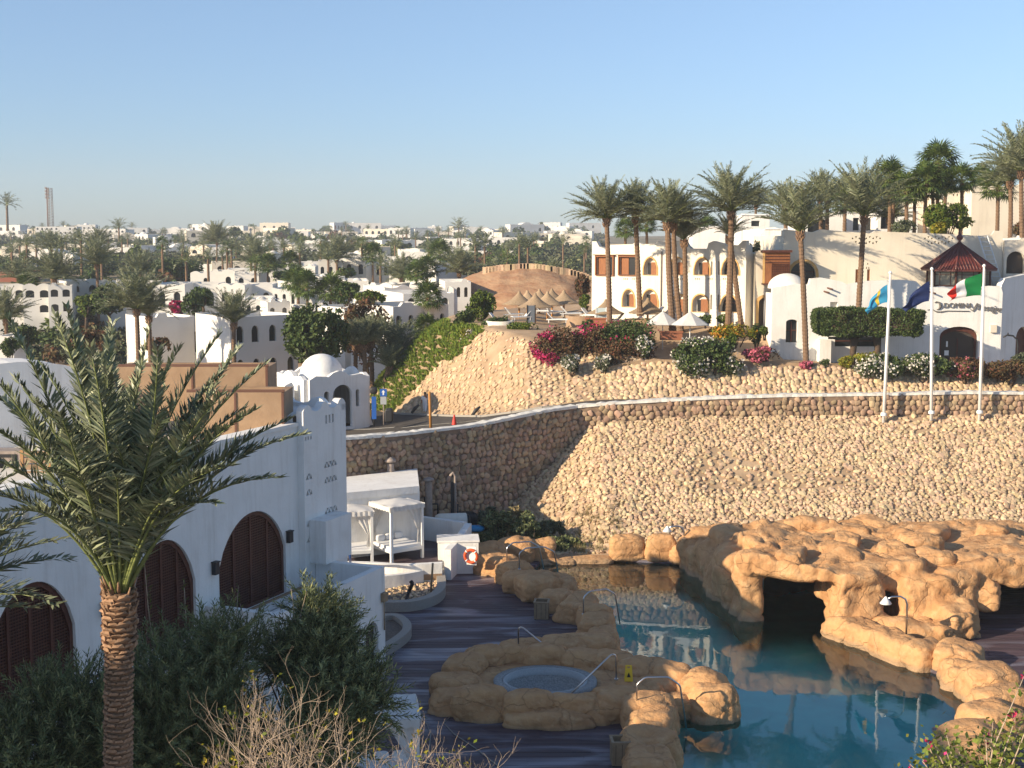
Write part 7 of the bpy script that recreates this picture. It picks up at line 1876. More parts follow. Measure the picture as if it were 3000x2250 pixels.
SH = [
 (1562, 1700, 945, 1095, 90.5, LEAF_BR, "magenta flowered bougainvillea at the left end of the shrub bank", dict(n=5200, flower=FLOWER_M, fn=1900, fside=(-1, -.3, -.1), size=.1, k=12, thr=-.5)),
 (1660, 1800, 940, 1085, 90.8, LEAF_BR, "dull brown leaved bougainvillea in the middle of the shrub bank", dict(n=5600, flower=FLOWER_M, fn=260, fside=(.1, 0, 1), size=.1, k=12, thr=-.5)),
 (1722, 1925, 925, 1045, 91.2, LEAF, "green bushy bougainvillea with reddish lower branches", dict(n=6500, flower=FLOWER_M, fn=160, size=.1, k=12, thr=-.5)),
 (1740, 1920, 985, 1095, 89.6, LEAF_BR, "trailing brownish creeper hanging over the rubble bank", dict(n=5600, size=.09, k=12, thr=-.5)),
 (1855, 1935, 985, 1050, 89.3, LEAF, "small white oleander beside the orange brick planter", dict(n=1600, flower=FLOWER_W, fn=220, size=.11)),
 (1640, 1720, 1035, 1090, 88.6, LEAF_G, "pale flowering oleander low on the rubble, left one", dict(n=1600, flower=FLOWER_W, fn=150, size=.1)),
 (1735, 1810, 1035, 1090, 88.5, LEAF_G, "pale flowering oleander low on the rubble, right one", dict(n=1600, flower=FLOWER_W, fn=150, size=.1)),
 (1960, 2165, 980, 1118, 87.9, LEAF, "large white oleander spilling over the stone bank", dict(n=6000, flower=FLOWER_W, fn=1000, size=.12, k=10)),
 (2070, 2235, 945, 1005, 90.5, LEAF_Y, "yellow green croton hedge behind the large white oleander", dict(n=2600, flower=FLOWER_O, fn=350, size=.1)),
 (2105, 2185, 975, 1020, 89.2, LEAF_B, "low green bush beside the croton hedge", dict(n=1000, size=.1)),
 (2170, 2300, 1015, 1062, 88.8, LEAF_BR, "pink flowering low shrub before the lobby building corner", dict(n=1500, flower=FLOWER_P, fn=800, size=.09)),
 (2340, 2400, 1058, 1092, 88.4, LEAF_BR, "small bright pink shrub at the foot of the palm", dict(n=600, flower=FLOWER_P, fn=480, size=.08)),
 (2190, 2245, 945, 1012, 91.5, LEAF, "dark clipped ball shrub by the wing doorway", dict(n=1500, size=.08, k=3)),
 (2225, 2255, 955, 985, 90.8, LEAF_B, "small clipped ball shrub right of the dark one", dict(n=700, size=.07, k=2)),
 (2095, 2150, 918, 950, 95.5, LEAF_B, "light green hedge ball at the foot of the big palm", dict(n=1000, size=.08, k=2)),
 (2140, 2200, 925, 955, 97.0, LEAF_B, "low green hedge behind the big palm trunk", dict(n=800, size=.08, k=2)),
 (2040, 2100, 922, 950, 95, LEAF, "dark spiky low shrub in front of the white guest building", dict(n=800, size=.12, k=3)),
 (2450, 2520, 1040, 1080, 88.4, LEAF_Y, "lime green round shrub left of the oleander hedge", dict(n=1100, size=.08, k=3)),
 (2500, 2600, 1028, 1070, 88.6, LEAF_Y, "yellow green long shrub behind the oleander hedge", dict(n=1500, size=.09)),
 (2395, 2440, 1050, 1080, 88.6, LEAF, "low dark shrub between the palm and the bay pier", dict(n=500, size=.09, k=3)),
 (2505, 2660, 1030, 1112, 87.7, LEAF, "white flowering oleander hedge, left part by the first flagpole", dict(n=5200, flower=FLOWER_W, fn=850, size=.11, k=14, thr=-.5)),
 (2630, 2790, 1030, 1108, 87.7, LEAF, "white flowering oleander hedge, right part by the middle flagpole", dict(n=5200, flower=FLOWER_W, fn=600, size=.11, k=14, thr=-.5)),
 (2770, 2900, 1045, 1112, 87.6, LEAF_BR, "reddish brown hedge in front of the lobby doorway", dict(n=5000, flower=FLOWER_P, fn=160, size=.1, k=14, thr=-.5)),
 (2870, 3040, 1050, 1118, 87.5, LEAF_BR, "brown green hedge at the right photo edge", dict(n=5600, size=.1, k=14, thr=-.5)),
 (2960, 3030, 1030, 1075, 88.4, LEAF_G, "grey green shrub above the hedge at the right edge", dict(n=900, size=.1)),
 (1482, 1590, 940, 985, 98, LEAF_B, "low green shrub along the terrace edge under the loungers", dict(n=2200, size=.1)),
 (1700, 1750, 935, 975, 95, LEAF, "spiky dark plant near the terrace steps", dict(n=700, size=.14, k=3)),
 (1690, 1740, 860, 905, 108, LEAF_B, "bright green bush left of the white guest building", dict(n=1000, size=.12, k=4)),
 (1680, 1735, 800, 880, 125, LEAF_BR, "dry leafed palm bush behind the thatched parasols", dict(n=900, size=.2, k=4)),
 (2690, 2850, 590, 688, 104, LEAF_B, "big bright green bush on the roof terrace behind the cream wall", dict(n=4200, size=.14)),
 (2600, 2700, 640, 690, 103.5, LEAF_G, "small feathery grey green bush behind the cream wall", dict(n=900, size=.14)),
 (2720, 2790, 650, 688, 102.5, LEAF_Y, "yellow green low palm bush behind the cream wall", dict(n=1000, size=.16)),
 (2960, 3040, 760, 830, 103, LEAF, "dark shrub by the curved stair at the right edge", dict(n=1200, size=.12)),
 (2960, 3040, 640, 700, 110, LEAF_BR, "dark brownish tree canopy at the right photo edge", dict(n=1500, size=.14)),
 (2184, 2232, 690, 900, 101, LEAF_G, "tall grey green climbing tree between guest building and cream wing", dict(n=3200, size=.12, depth=1.4)),
 (1368, 1455, 846, 945, 107, LEAF_B, "big round green bush on the hill edge left of the parasols", dict(n=4200, size=.13)),
 (1330, 1400, 905, 985, 105, LEAF, "mid green bush stepping down the left hill edge", dict(n=2600, size=.12)),
 (1400, 1500, 925, 985, 103, LEAF, "dark green undergrowth below the big round bush", dict(n=2400, size=.12)),
 (1345, 1400, 960, 1010, 102, LEAF_Y, "yellow green flowering bush on the green slope crest", dict(n=1300, size=.1, flower=FLOWER_W, fn=120)),
 (1395, 1500, 1490, 1620, 70.5, LEAF_D, "dark scrub in shade behind the far pool rocks, left clump", dict(n=3600, size=.11)),
 (1480, 1600, 1500, 1640, 70.2, LEAF_D, "dark scrub in shade behind the far pool rocks, middle clump", dict(n=3600, size=.11)),
 (1580, 1720, 1565, 1645, 69.9, LEAF_D, "low dark scrub near the pool coping", dict(n=2600, size=.1)),
 (1470, 1545, 1480, 1570, 71.8, DRYLEAF, "tall dry straw coloured reed clump by the stone slope", dict(n=2200, size=.16, thr=-.4)),
 (1540, 1660, 1520, 1600, 71.2, LEAF_G, "olive grey brush at the foot of the sunlit rubble", dict(n=2600, size=.12)),
 (1400, 1470, 1480, 1550, 72.0, LEAF_G, "grey green brush beside the black tank", dict(n=1500, size=.12)),
 (500, 545, 880, 930, 150, LEAF_BR, "red bougainvillea before the white wall on the left", dict(n=500, flower=FLOWER_M, fn=900, size=.16, fsize=.16)),
 (530, 595, 845, 935, 148, LEAF, "dark leafy bush right of the red bougainvillea", dict(n=1500, size=.2)),
 (40, 110, 945, 1020, 128, LEAF, "dark green bush at the left above the white vault", dict(n=1800, size=.16)),
 (0, 60, 985, 1050, 120, LEAF, "low dark hedge at the left edge above the vault", dict(n=1300, size=.16)),
 (190, 330, 960, 1045, 118, LEAF_BR, "brown feathery shrub behind the foreground palm", dict(n=1800, size=.2, thr=-.05)),
 (420, 500, 985, 1040, 112, LEAF_BR, "brownish shrub at the foot of the broad date palm", dict(n=1200, size=.16))]
for i, (x0, x1, y0, y1, Y, m_, lab, kw) in enumerate(SH): shrub(x0, x1, y0, y1, Y, m_, lab, seed=i * 7, **kw)
# trees with trunk and limbs
def tree(px, py_base, w_px, py_top, Y, m_, label, seed=0, n=3500, size=.2, trunk_frac=.35, group=None, flat=False):
    a = at(px, py_base, Y); h = (py_base - py_top) / F_PX * Y; w = w_px / F_PX * Y; g = np.random.default_rng(seed)
    root = thing("broadleaf_tree", (a.x, Y, a.z), label, "tree", 0, group)
    ch = h * (1 - trunk_frac); E = [(x, y, z + h * trunk_frac * .9, a_, b_, c_) for x, y, z, a_, b_, c_ in blob_set(w, w * .8, ch * 1.05, 9, g)]
    leaf_cloud(n, E, size, m_, seed + 2, thr=-.12).build("crown", m_, root)
    mb = MB(); mb.tube([(0, 0, -1), (.05, 0, h * trunk_frac * .6), (0, 0, h * trunk_frac)], [.22, .17, .14], 8)
    for k in range(6):
        an = k * 1.05 + g.uniform(-.3, .3); r_ = w * g.uniform(.2, .34); mb.tube([(0, 0, h * trunk_frac * .8), (r_ * .5 * math.cos(an), r_ * .5 * math.sin(an), h * (trunk_frac + .15)), (r_ * math.cos(an), r_ * math.sin(an), h * g.uniform(.6, .8))], [.1, .07, .03], 5)
    mb.build("trunk", BARK, root); return root
tree(925, 1105, 215, 885, 104, LEAF, "very large dark round tree before the shaded white house", 1, 9000, .19, .12)
tree(1075, 1100, 170, 865, 113, LEAF_BR, "mid sized olive brown tree right of the very large dark tree", 2, 5200, .18, .1)
tree(1085, 900, 95, 850, 122, LEAF_B, "bright green treetop above the olive brown tree", 3, 2600, .18, .1)
tree(1015, 900, 90, 828, 128, LEAF, "dark green treetop left of the bright green one", 4, 2400, .18, .1)
tree(320, 940, 110, 828, 160, LEAF, "dark round tree beside the tall thin palm", 5, 3200, .24, .15)
tree(252, 940, 70, 860, 155, LEAF_B, "small green tree at the corner of the arcaded house", 6, 1500, .22, .15)
tree(525, 825, 190, 757, 235, LEAF, "wide dark umbrella shaped tree above the long white wall", 7, 5200, .3, .15)
tree(690, 700, 45, 665, 560, LEAF, "round dark tree breaking the skyline", 8, 900, .5, .1)
tree(595, 915, 60, 840, 150, LEAF, "leafy tree before the white wall beside the bougainvillea", 9, 1500, .22, .2)
tree(1180, 820, 90, 775, 205, LEAF, "dark tree group among white roofs in the middle", 10, 2000, .3, .1)
tree(1235, 800, 110, 760, 215, LEAF, "dark tree behind the slender fan palms", 11, 2000, .3, .1)
tree(1400, 815, 110, 775, 190, LEAF_G, "soft green tree left of the reddish mound top", 12, 2200, .26, .1)
tree(850, 840, 120, 790, 190, LEAF, "dark thicket left of the bright white roofs", 13, 2200, .28, .1)
tree(1010, 820, 60, 785, 200, LEAF, "small dark tree between bright white walls", 14, 1200, .28, .1)
# the clipped box tree
def topiary():
    a = at(2382, 984, 90.0); b = at(2700, 902, 90.0); w, h = b.x - a.x, b.z - a.z; g = np.random.default_rng(2)
    root = thing("clipped_box_tree", ((a.x + b.x) / 2, 90.0, a.z - 1.4), "dark green clipped box shaped tree on two trunks before the lobby building", "tree")
    n = 26000; P = g.uniform(-1, 1, (n, 3)); k = g.integers(0, 3, n); s = np.sign(g.uniform(-1, 1, n)); P[np.arange(n), k] = s * g.uniform(.86, 1.0, n)
    D = np.zeros((n, 3)); D[np.arange(n), k] = s
    P = P / ((np.abs(P) ** 9).sum(1) ** (1 / 9))[:, None] * g.uniform(.88, 1.0, (n, 1))
    P *= [w / 2, 1.3, h / 2]; P[:, 0] *= 1 - .05 * (P[:, 2] < 0) * (-P[:, 2]); P += D * (fbm(P, 1.1, 3, 2) * .22)[:, None]; P[:, 2] += h / 2 + 1.4
    P = P[~((P[:, 0] > w * .24) & (P[:, 2] > 1.4 + h * .96))]; D = D[:len(P)]
    V, F = leaves_arrays(P, D, .085, g, .5, .5); m = MB(); m.add(V, F); m.build("crown", LEAF, root)
    m = MB(); Vc = rounded(RB9[0], 8) * [w / 2 * .86, 1.05, h / 2 * .82]; m.add(Vc + np.array([0, 0, h / 2 + 1.4]), RB9[1]); m.build('dark_core', BARK, root)  # solid dark core added so no wall shows between the leaves
    for x, lean in ((-w * .13, .2), (w * .11, -.15)):
        m = MB(); m.tube([(x, 0, -.6), (x + lean * .3, 0, .6), (x + lean, 0, 1.8)], [.2, .22, .34], 9); m.build("trunk", BARK, root)
topiary()
# ---- green growth over the left face of the hill
def hill_green():
    g = np.random.default_rng(6); k = green_mask(HILLPX, HILLPY, HILLP); P = HILLP[k]; P = P[g.uniform(size=len(P)) < .95]
    V = []; F = []; nb = 60; n = 0
    for p in P:
        for q in range(nb):
            a = g.uniform(0, 2 * PI); r_ = g.uniform(.05, .38); b = p + [math.cos(a) * g.uniform(0, .25), math.sin(a) * g.uniform(0, .25), -.05]
            t = b + [math.cos(a) * r_ * .7, math.sin(a) * r_ * .7, g.uniform(.12, .36)]; w = np.array([-math.sin(a), math.cos(a), 0]) * g.uniform(.04, .075)
            mid = (b + t) / 2; V += [b, mid + w, t, mid - w]; F.append((n, n + 1, n + 2, n + 3)); n += 4
    h = len(F) // 2; m = MB(); m.add(V, F); o = m.build("ground_cover", mat("creeping_green", (.14, .22, .03), .7, island=.45, col2=(.30, .34, .06), hue=.02, subs=.2)); tag(o, "bright green creeping plants over the left face of the rubble hill", "ground cover", kind="stuff")
hill_green()
def tufts(name, label, pts, m_, nb, hh, seed):
    g = np.random.default_rng(seed); V = []; F = []; n = 0
    for p in pts:
        for q in range(nb):
            a = g.uniform(0, 2 * PI); b = np.array(p) + [math.cos(a) * .06, math.sin(a) * .06, -.04]; L = hh * g.uniform(.5, 1.2); t = b + [math.cos(a) * L * .55, math.sin(a) * L * .55, L]; w = np.array([-math.sin(a), math.cos(a), 0]) * .018
            V += [b - w, b + w, t]; F.append((n, n + 1, n + 2)); n += 3
    m = MB(); m.add(V, F); return tag(m.build(name, m_), label, "grass", kind="stuff")
g = np.random.default_rng(77); pts = []
for _ in range(420):
    x = g.uniform(-7, 6); y = g.uniform(68.8, 73.5)
    if y < wall_y(x) - .3: pts.append((x, y, float(slope_z(np.float64(x), np.float64(y)))))
tufts("dry_grass", "dry grass tufts at the foot of the stone slope", pts, DRYLEAF, 14, .45, 1)
# ---- foreground shrubs with fine needle sprays
def spray_proto(g, L=.75, nl=46, ll=.11, lw=.011):
    n = 8; V = []; F = []; th = g.uniform(.2, .7); P = [np.zeros(3)]; d = np.array([math.sin(th), 0, math.cos(th)])
    for i in range(n): d = d + g.normal(size=3) * .10; d /= np.linalg.norm(d); P.append(P[-1] + d * L / n)
    P = np.array(P)
    for i in range(nl):
        t = (.08 + .92 * (i + .5) / nl) * n; k = min(int(t), n - 1); p = P[k] + (P[k + 1] - P[k]) * (t - k); T = P[k + 1] - P[k]; T = T / np.linalg.norm(T)
        a = i * 2.4; s = np.cross(T, [1, .2, 0]); s /= np.linalg.norm(s); u = np.cross(s, T); o = s * math.cos(a) + u * math.sin(a); q = T * .75 + o * .7; q /= np.linalg.norm(q); w = np.cross(q, T); w /= np.linalg.norm(w) + 1e-9
        l_ = ll * g.uniform(.7, 1.3); k0 = len(V); V += [p, p + q * l_ * .5 + w * lw, p + q * l_, p + q * l_ * .5 - w * lw]; F.append((k0, k0 + 1, k0 + 2, k0 + 3))
    w = np.array([0, .006, 0]); k0 = len(V); V += [P[0] - w, P[0] + w, P[-1], P[4] - w]; F.append((k0, k0 + 1, k0 + 2, k0 + 3))
    return np.array(V), np.array(F)
def needle_bush(label, ells, n, seed, m_=LEAF_D, up=.9, thr=-.1, sc=(.8, 1.35)):
    g = np.random.default_rng(seed); pr = [spray_proto(g) for _ in range(8)]; P, D = cloud_points(n, ells, g, thr, .9, .45)
    Z = D * .75 + np.array([0, 0, up]) + g.normal(size=(n, 3)) * .35; Z /= np.linalg.norm(Z, axis=1, keepdims=True)
    X = np.cross(Z, g.normal(size=(n, 3))); X /= np.linalg.norm(X, axis=1, keepdims=True); Y_ = np.cross(Z, X); w = g.integers(0, 8, n); s = g.uniform(*sc, n)
    PV = np.stack([p[0] for p in pr])[w]; V = P[:, None] + (X[:, None] * PV[..., :1] + Y_[:, None] * PV[..., 1:2] + Z[:, None] * PV[..., 2:]) * s[:, None, None]
    nv = PV.shape[1]; F = pr[0][1][None] + (np.arange(n) * nv)[:, None, None]
    c = np.mean([e[:3] for e in ells], 0); base = Vector((c[0], c[1], ells[0][2] - ells[0][5] - 2))
    root = thing("needle_leaved_shrub", base, label, "shrub")
    m = MB(); m.add(V.reshape(-1, 3) - np.array(base), F.reshape(-1, 4)); m.build("foliage", m_, root)
    m = MB()
    for k in range(26):
        e = ells[g.integers(0, len(ells))]; t = np.array(e[:3]) + g.uniform(-.7, .7, 3) * np.array(e[3:]) - np.array(base); b = np.array([g.uniform(-.6, .6), g.uniform(-.4, .4), 0]); mid = b * .5 + t * .5 + g.normal(size=3) * .2; m.tube([b, mid, t], [.045, .028, .008], 5)
    m.build("stems", BARK, root)
def E_px(px, py, Y, rx, ry, rd=None):
    p = at(px, py, Y); s = Y / F_PX; return (p.x, p.y, p.z, rx * s, rd or rx * s * .8, ry * s)
needle_bush("dark needle leaved shrub filling the corner left of the palm trunk", [E_px(150, 2180, 25, 190, 160), E_px(235, 2060, 25.6, 70, 110), E_px(60, 2270, 24, 160, 110), E_px(260, 2200, 24.5, 110, 150)], 1100, 1, thr=-.02)
needle_bush("large dark needle leaved shrub right of the palm trunk", [E_px(560, 2080, 26, 230, 190), E_px(450, 1985, 26.6, 90, 110), E_px(690, 2010, 26.4, 150, 170), E_px(480, 2190, 25, 190, 150), E_px(690, 2180, 25.2, 200, 130)], 2100, 2, thr=-.02)
needle_bush("sunlit topped needle leaved shrub in front of the white court wall", [E_px(920, 2030, 27, 170, 140), E_px(895, 1880, 27.6, 110, 110), E_px(1030, 2060, 26.6, 90, 80), E_px(900, 2150, 26, 170, 100), E_px(790, 1960, 27.2, 100, 110)], 1800, 3, thr=-.02)
# tall shoots above it
def shoots():
    g = np.random.default_rng(12); base = at(880, 1990, 27.4); root = thing("leafy_shoots", base, "long pale green shoots sticking up before the court wall and lattice screens", "shoots"); s = 27.4 / F_PX
    for px, py, bx in ((860, 1700, 850), (905, 1715, 880), (955, 1740, 900), (985, 1740, 940), (820, 1760, 830), (700, 1760, 720), (530, 1690, 540), (430, 1610, 445), (700, 1700, 690), (1040, 1800, 960), (1110, 1830, 1000), (620, 1780, 640), (770, 1800, 780)):
        t = Vector(((px - 880) * s, g.uniform(-.3, .3), (1990 - py) * s)); b = Vector(((bx - 880) * s, 0, .3)); P = [b, b.lerp(t, .5) + Vector((g.uniform(-.12, .12), 0, .1)), t]; m = MB(); m.tube(P, [.016, .011, .004], 5, 1)
        for q in range(26):
            u = .35 + .65 * q / 26; p = np.array(b.lerp(t, u)) ; d = g.normal(size=3) * [.6, .6, .3] + [0, 0, .8]; d /= np.linalg.norm(d); w = np.cross(d, g.normal(size=3)); w /= np.linalg.norm(w); l_ = g.uniform(.09, .17)
            m.add([p, p + d * l_ * .5 + w * .012, p + d * l_, p + d * l_ * .5 - w * .012], [(0, 1, 2, 3)], 0)
        m.build("shoot", [LEAF_B, TWIG], root)
shoots()
# ---- the bare bush at the bottom
def bare_bush(label, base, targets, seed, r0=.03, leaves=True, Y=13.0, depth=4):
    g = np.random.default_rng(seed); root = thing("bare_twiggy_bush", base, label, "bush"); base = Vector(base); LP = []
    m_all = []
    def grow(m, p, d, L, r, lv):
        n = 5; P = [p]; rs = [r]
        for i in range(n):
            d = (d + Vector(g.normal(size=3)) * .17 + Vector((0, 0, .05))).normalized(); P.append(P[-1] + d * L / n); rs.append(r * (1 - .5 * (i + 1) / n))
        m.tube(P, rs, 5 if lv < 2 else 4, 0, True, False)
        if lv >= 2 and g.uniform() < .08: LP.append(P[-1])
        if lv < depth:
            for k in range(g.integers(2, 4)):
                i = g.integers(2, n + 1); dd = (d + Vector(g.normal(size=3)) * .55 + Vector((0, 0, .25))).normalized(); grow(m, P[i], dd, L * g.uniform(.5, .85), rs[i] * .85, lv + 1)
    for tx, tz, ty in targets:
        m = MB(); t = Vector((tx, ty, tz)); d = t.normalized(); grow(m, Vector((d.x * .1, d.y * .1, 0)), d, t.length * .5, r0, 0); m.build("branch", TWIG, root)
    if leaves and LP:
        P = np.array([tuple(p) for p in LP]); P = np.repeat(P, 4, 0) + g.normal(size=(len(P) * 4, 3)) * .03; V, F = leaves_arrays(P, g.normal(size=P.shape), .028, g, .55); m = MB(); m.add(V, F); m.build("leaves", LEAF_Y, root)
s14 = 13.5 / F_PX
for (bx, by, lab, sd, tg) in [(960, 2560, "dry leafless bush spreading along the bottom edge of the photo", 3, [(-560, 480), (-440, 560), (-330, 600), (-230, 560), (-150, 640), (-60, 520), (30, 560), (110, 500), (190, 540), (-280, 460), (-480, 380), (-90, 420), (60, 400), (-190, 420), (140, 380), (-370, 420), (0, 480), (-520, 300), (230, 420), (280, 330)]),
                              (1290, 2560, "smaller dry bush right of the larger one at the bottom edge", 5, [(-120, 420), (-40, 480), (40, 440), (120, 430), (170, 400), (80, 380), (0, 360)])]:
    b = at(bx, by, 13.5); bare_bush(lab, b, [(x * s14, z * s14, rnd.uniform(-.5, .5)) for x, z in tg], sd, .022)
# ---- leafy flowering shrub bottom right
def corner_shrub():
    Y = 15.0; s = Y / F_PX; b = at(2850, 2480, Y); root = thing("flowering_shrub", b, "lime leaved shrub with a few pink blossoms in the bottom right corner", "shrub"); g = np.random.default_rng(4)
    m = MB(); LP = []; FP_ = []
    tg = [(2790, 2150), (2870, 2130), (2950, 2060), (2990, 2000), (2930, 2180), (2840, 2220), (2760, 2200), (2720, 2240), (2680, 2200), (2990, 2110), (2570, 2190), (2650, 2230), (2870, 2250), (2960, 2240), (2740, 2160), (3010, 2180), (2820, 2180), (2900, 2090), (2560, 2260), (2620, 2180), (2700, 2150), (2970, 1930)]
    for i, (px, py) in enumerate(tg):
        t = Vector(((px - 2850) * s, g.uniform(-.5, .5), (2480 - py) * s)); mid = t * .55 + Vector((g.uniform(-.1, .1), 0, .05)); P = [Vector((g.uniform(-.1, .1), 0, 0)), mid, t]; m.tube(P, [.014, .010, .004], 5)
        thin = i in (10, 19, 21, 18, 8)
        for q in range(8 if thin else 75):
            u = g.uniform(.86, 1.0) if thin else g.uniform(.5, 1.0); p = mid.lerp(t, (u - .5) * 2) if u > .5 else mid; sp_ = .05 if thin else .11; LP.append(np.array(p) + g.normal(size=3) * sp_)
        for q in range(g.integers(0, 3) if not thin else 1): FP_.append(np.array(t) + g.normal(size=3) * .06)
    m.build("stems", TWIG, root)
    P = np.array(LP); V, F = leaves_arrays(P, g.normal(size=P.shape) + [0, 0, .5], .042, g, .6, .5); m = MB(); m.add(V, F); m.build("leaves", mat("lime_leaf", (.13, .17, .03), .5, island=.4, col2=(.22, .24, .05), hue=.02, subs=.2), root)
    P = np.repeat(np.array(FP_), 5, 0); P = P + g.normal(size=P.shape) * .015; V, F = leaves_arrays(P, g.normal(size=P.shape), .024, g, .8); m = MB(); m.add(V, F); m.build("blossoms", FLOWER_M, root)
corner_shrub()
# ================================================================ the white town
def wavy_top(w, h, n, r, g):
    P = []; s = w / n
    for i in range(n):
        a = w - i * s; k = g.integers(0, 3)
        if k == 0: P += [(a - s * t, h + r * math.sin(PI * t)) for t in (.0, .2, .4, .6, .8)]
        elif k == 1: P += [(a, h), (a - s * .25, h), (a - s * .35, h + r), (a - s * .65, h + r), (a - s * .75, h)]
        else: P += [(a, h), (a - s * .4, h - r * .3), (a - s * .8, h)]
    P.append((0, h)); return P
def house(px, Y, w, h, label, seed=0, rz=0.0, wins=3, storeys=1, m_=W_FAR, dome=False, depth=None, z=None, group=None, wk='round', dark=GLASS_DK, vault_=False, wf=.42):
    g = np.random.default_rng(seed + int(px)); p = ground_at(px, Y); z0 = p.z if z is None else z; d = depth or min(w * .8, 7)
    root = thing("white_house", (p.x, Y, z0), label, "house", rz, group)
    ops = []
    for s in range(storeys):
        sh = h / storeys
        for k in range(wins):
            if g.uniform() < .12: continue
            ww = min(w / wins * wf, 1.9 if wf < .5 else 3); ops.append(arch(-w / 2 + w * (k + .5) / wins + g.uniform(-.1, .1), s * sh + sh * .22, ww, min(sh * .5, 2.1), wk))
    top = [(x - w / 2, zz) for x, zz in (wavy_top(w, h, max(2, int(w / 2.2)), .32, g) if g.uniform() < .75 else [(w, h), (0, h)])]
    m = MB(); m.slab([(-w / 2, -3), (w / 2, -3)] + top, ops, 0, .35); m.build("wall", m_, root)
    m = MB(); m.span((-w / 2, .351, -3), (w / 2, d, h - .35)); m.build("body", m_, root)
    m = MB(); m.span((-w / 2, d + .001, -3), (w / 2, d + .2, h + .1)); m.span((-w / 2 - .02, .36, h - .349), (-w / 2 + .22, d, h + .05)); m.span((w / 2 - .22, .36, h - .349), (w / 2 + .02, d, h + .05)); m.build("roof_parapet", m_, root)
    for o in ops:
        m = MB(); m.slab(o, [], .26, .30); m.build("window", dark, root)
    if dome:
        r_ = min(w * .22, 1.8); m = MB(); m.lathe([(r_ * math.cos(a), r_ * .85 * math.sin(a)) for a in [PI / 2 * k / 6 for k in range(7)]], 16, (g.uniform(-.2, .2) * w, d * .5, h - .35)); m.build("dome", m_, root)
    if vault_:
        vw = min(w * .3, 3.2); o = [(vw * math.cos(PI * i / 10), vw * .5 * math.sin(PI * i / 10)) for i in range(11)]; m = MB(); m.slab(o, [], .5, d - .2); m.V[0] = m.V[0] + [0, 0, h - .34]; m.build("vault", m_, root)
    return root
# arcaded house at the far left and the long wavy wall
def px_house(px0, px1, py0, py1, Y, label, **kw):
    a = at(px0, py1, Y); b = at(px1, py0, Y); return house((px0 + px1) / 2, Y, (b.x - a.x) / max(.5, math.cos(kw.get('rz', 0))), b.z - a.z, label, z=a.z, **kw)
px_house(-30, 76, 838, 925, 164, "two storey white house with dark wide arches cut by the left photo edge", wf=.62, wk='flat', wins=3, storeys=2, depth=6, rz=R(12))
px_house(76, 150, 838, 925, 163, "two storey arcaded white house with wide dark arches, second from the left edge", wf=.62, wk='flat', wins=2, storeys=2, depth=6, rz=R(12))
px_house(150, 212, 836, 922, 162, "two storey arcaded white house behind the palm, third from the left edge", wf=.62, wk='flat', wins=2, storeys=2, depth=6, rz=R(12))
px_house(212, 292, 824, 905, 168, "white house with grey shaded upper floor beside the dark round tree", wins=2, storeys=2, depth=6, rz=R(35))
for i, (a, b, t, l) in enumerate([(292, 372, 826, "left end"), (372, 452, 828, "second piece"), (452, 545, 832, "middle piece with arched window"), (545, 640, 832, "fourth piece with round windows"), (640, 720, 836, "fifth piece"), (720, 800, 834, "right end")]):
    px_house(a, b, t, 915, 166 + (i % 2) * 3, "bright white wavy topped row house, %s of the long row" % l, wins=2, storeys=1, depth=6, rz=R([-6, 4][i % 2]), seed=i, wk='round', group="white row houses")
for i, (a, b, t, Y) in enumerate([(615, 690, 795, 205), (690, 760, 800, 200), (760, 850, 790, 210), (560, 620, 800, 215)]):
    px_house(a, b, t, 850, Y, "low white house behind the long row, %s from the left" % ordinal(i), wins=2, seed=40 + i, depth=7)
px_house(375, 468, 965, 1058, 118, "white wall of a low house behind the date palms at left", wins=1, depth=5, rz=R(-10), seed=3, wk='rect')
px_house(462, 562, 928, 1055, 116, "white house end in bluish shade above the sandy roof", wins=0, depth=5, rz=R(40), seed=4)
px_house(545, 700, 938, 1060, 117, "sunlit white house wall with small shade sail left of the palm trunk", wins=2, depth=6, rz=R(-14), seed=5, wk='rect')
px_house(696, 862, 925, 1118, 112, "shaded white two storey house with pointed windows and notched roofline", wins=4, storeys=2, depth=6, rz=R(40), seed=6, wk='point')
px_house(1160, 1310, 895, 1080, 119, "shaded white house with arched windows left of the green slope", wins=5, storeys=2, depth=6, rz=R(44), seed=7)
px_house(1020, 1175, 900, 1100, 124, "shaded white house hidden behind the olive brown tree", wins=3, storeys=2, depth=5, rz=R(36), seed=8)
px_house(1185, 1330, 860, 905, 135, "white stepped roofs just above the shaded arched house", wins=3, seed=9, depth=8, rz=R(20))
px_house(0, 42, 985, 1048, 126, "white garden wall box at the left photo edge", wins=0, seed=10, depth=3)
px_house(1280, 1378, 772, 850, 192, "large plain white gable in grey shade left of the reddish mound", wins=0, seed=11, depth=10, rz=R(30))
px_house(1140, 1285, 762, 850, 205, "long bright blank white wall in the middle of the town", wins=0, seed=13, depth=9, rz=R(-6))
mids = [(935, 1005, 765, 210), (1005, 1075, 758, 214), (1075, 1140, 760, 216), (940, 1010, 810, 185), (1010, 1080, 822, 180), (1075, 1150, 835, 172), (1130, 1200, 842, 166), (930, 985, 850, 160), (860, 930, 826, 182), (800, 870, 845, 168), (1305, 1380, 825, 160), (1200, 1270, 835, 168), (860, 925, 780, 225), (985, 1050, 862, 150), (1050, 1120, 868, 146), (900, 960, 870, 146), (1270, 1330, 845, 160), (1120, 1190, 872, 142), (720, 800, 878, 142), (790, 850, 885, 140), (650, 730, 885, 146), (860, 925, 905, 136)]
mids.sort()
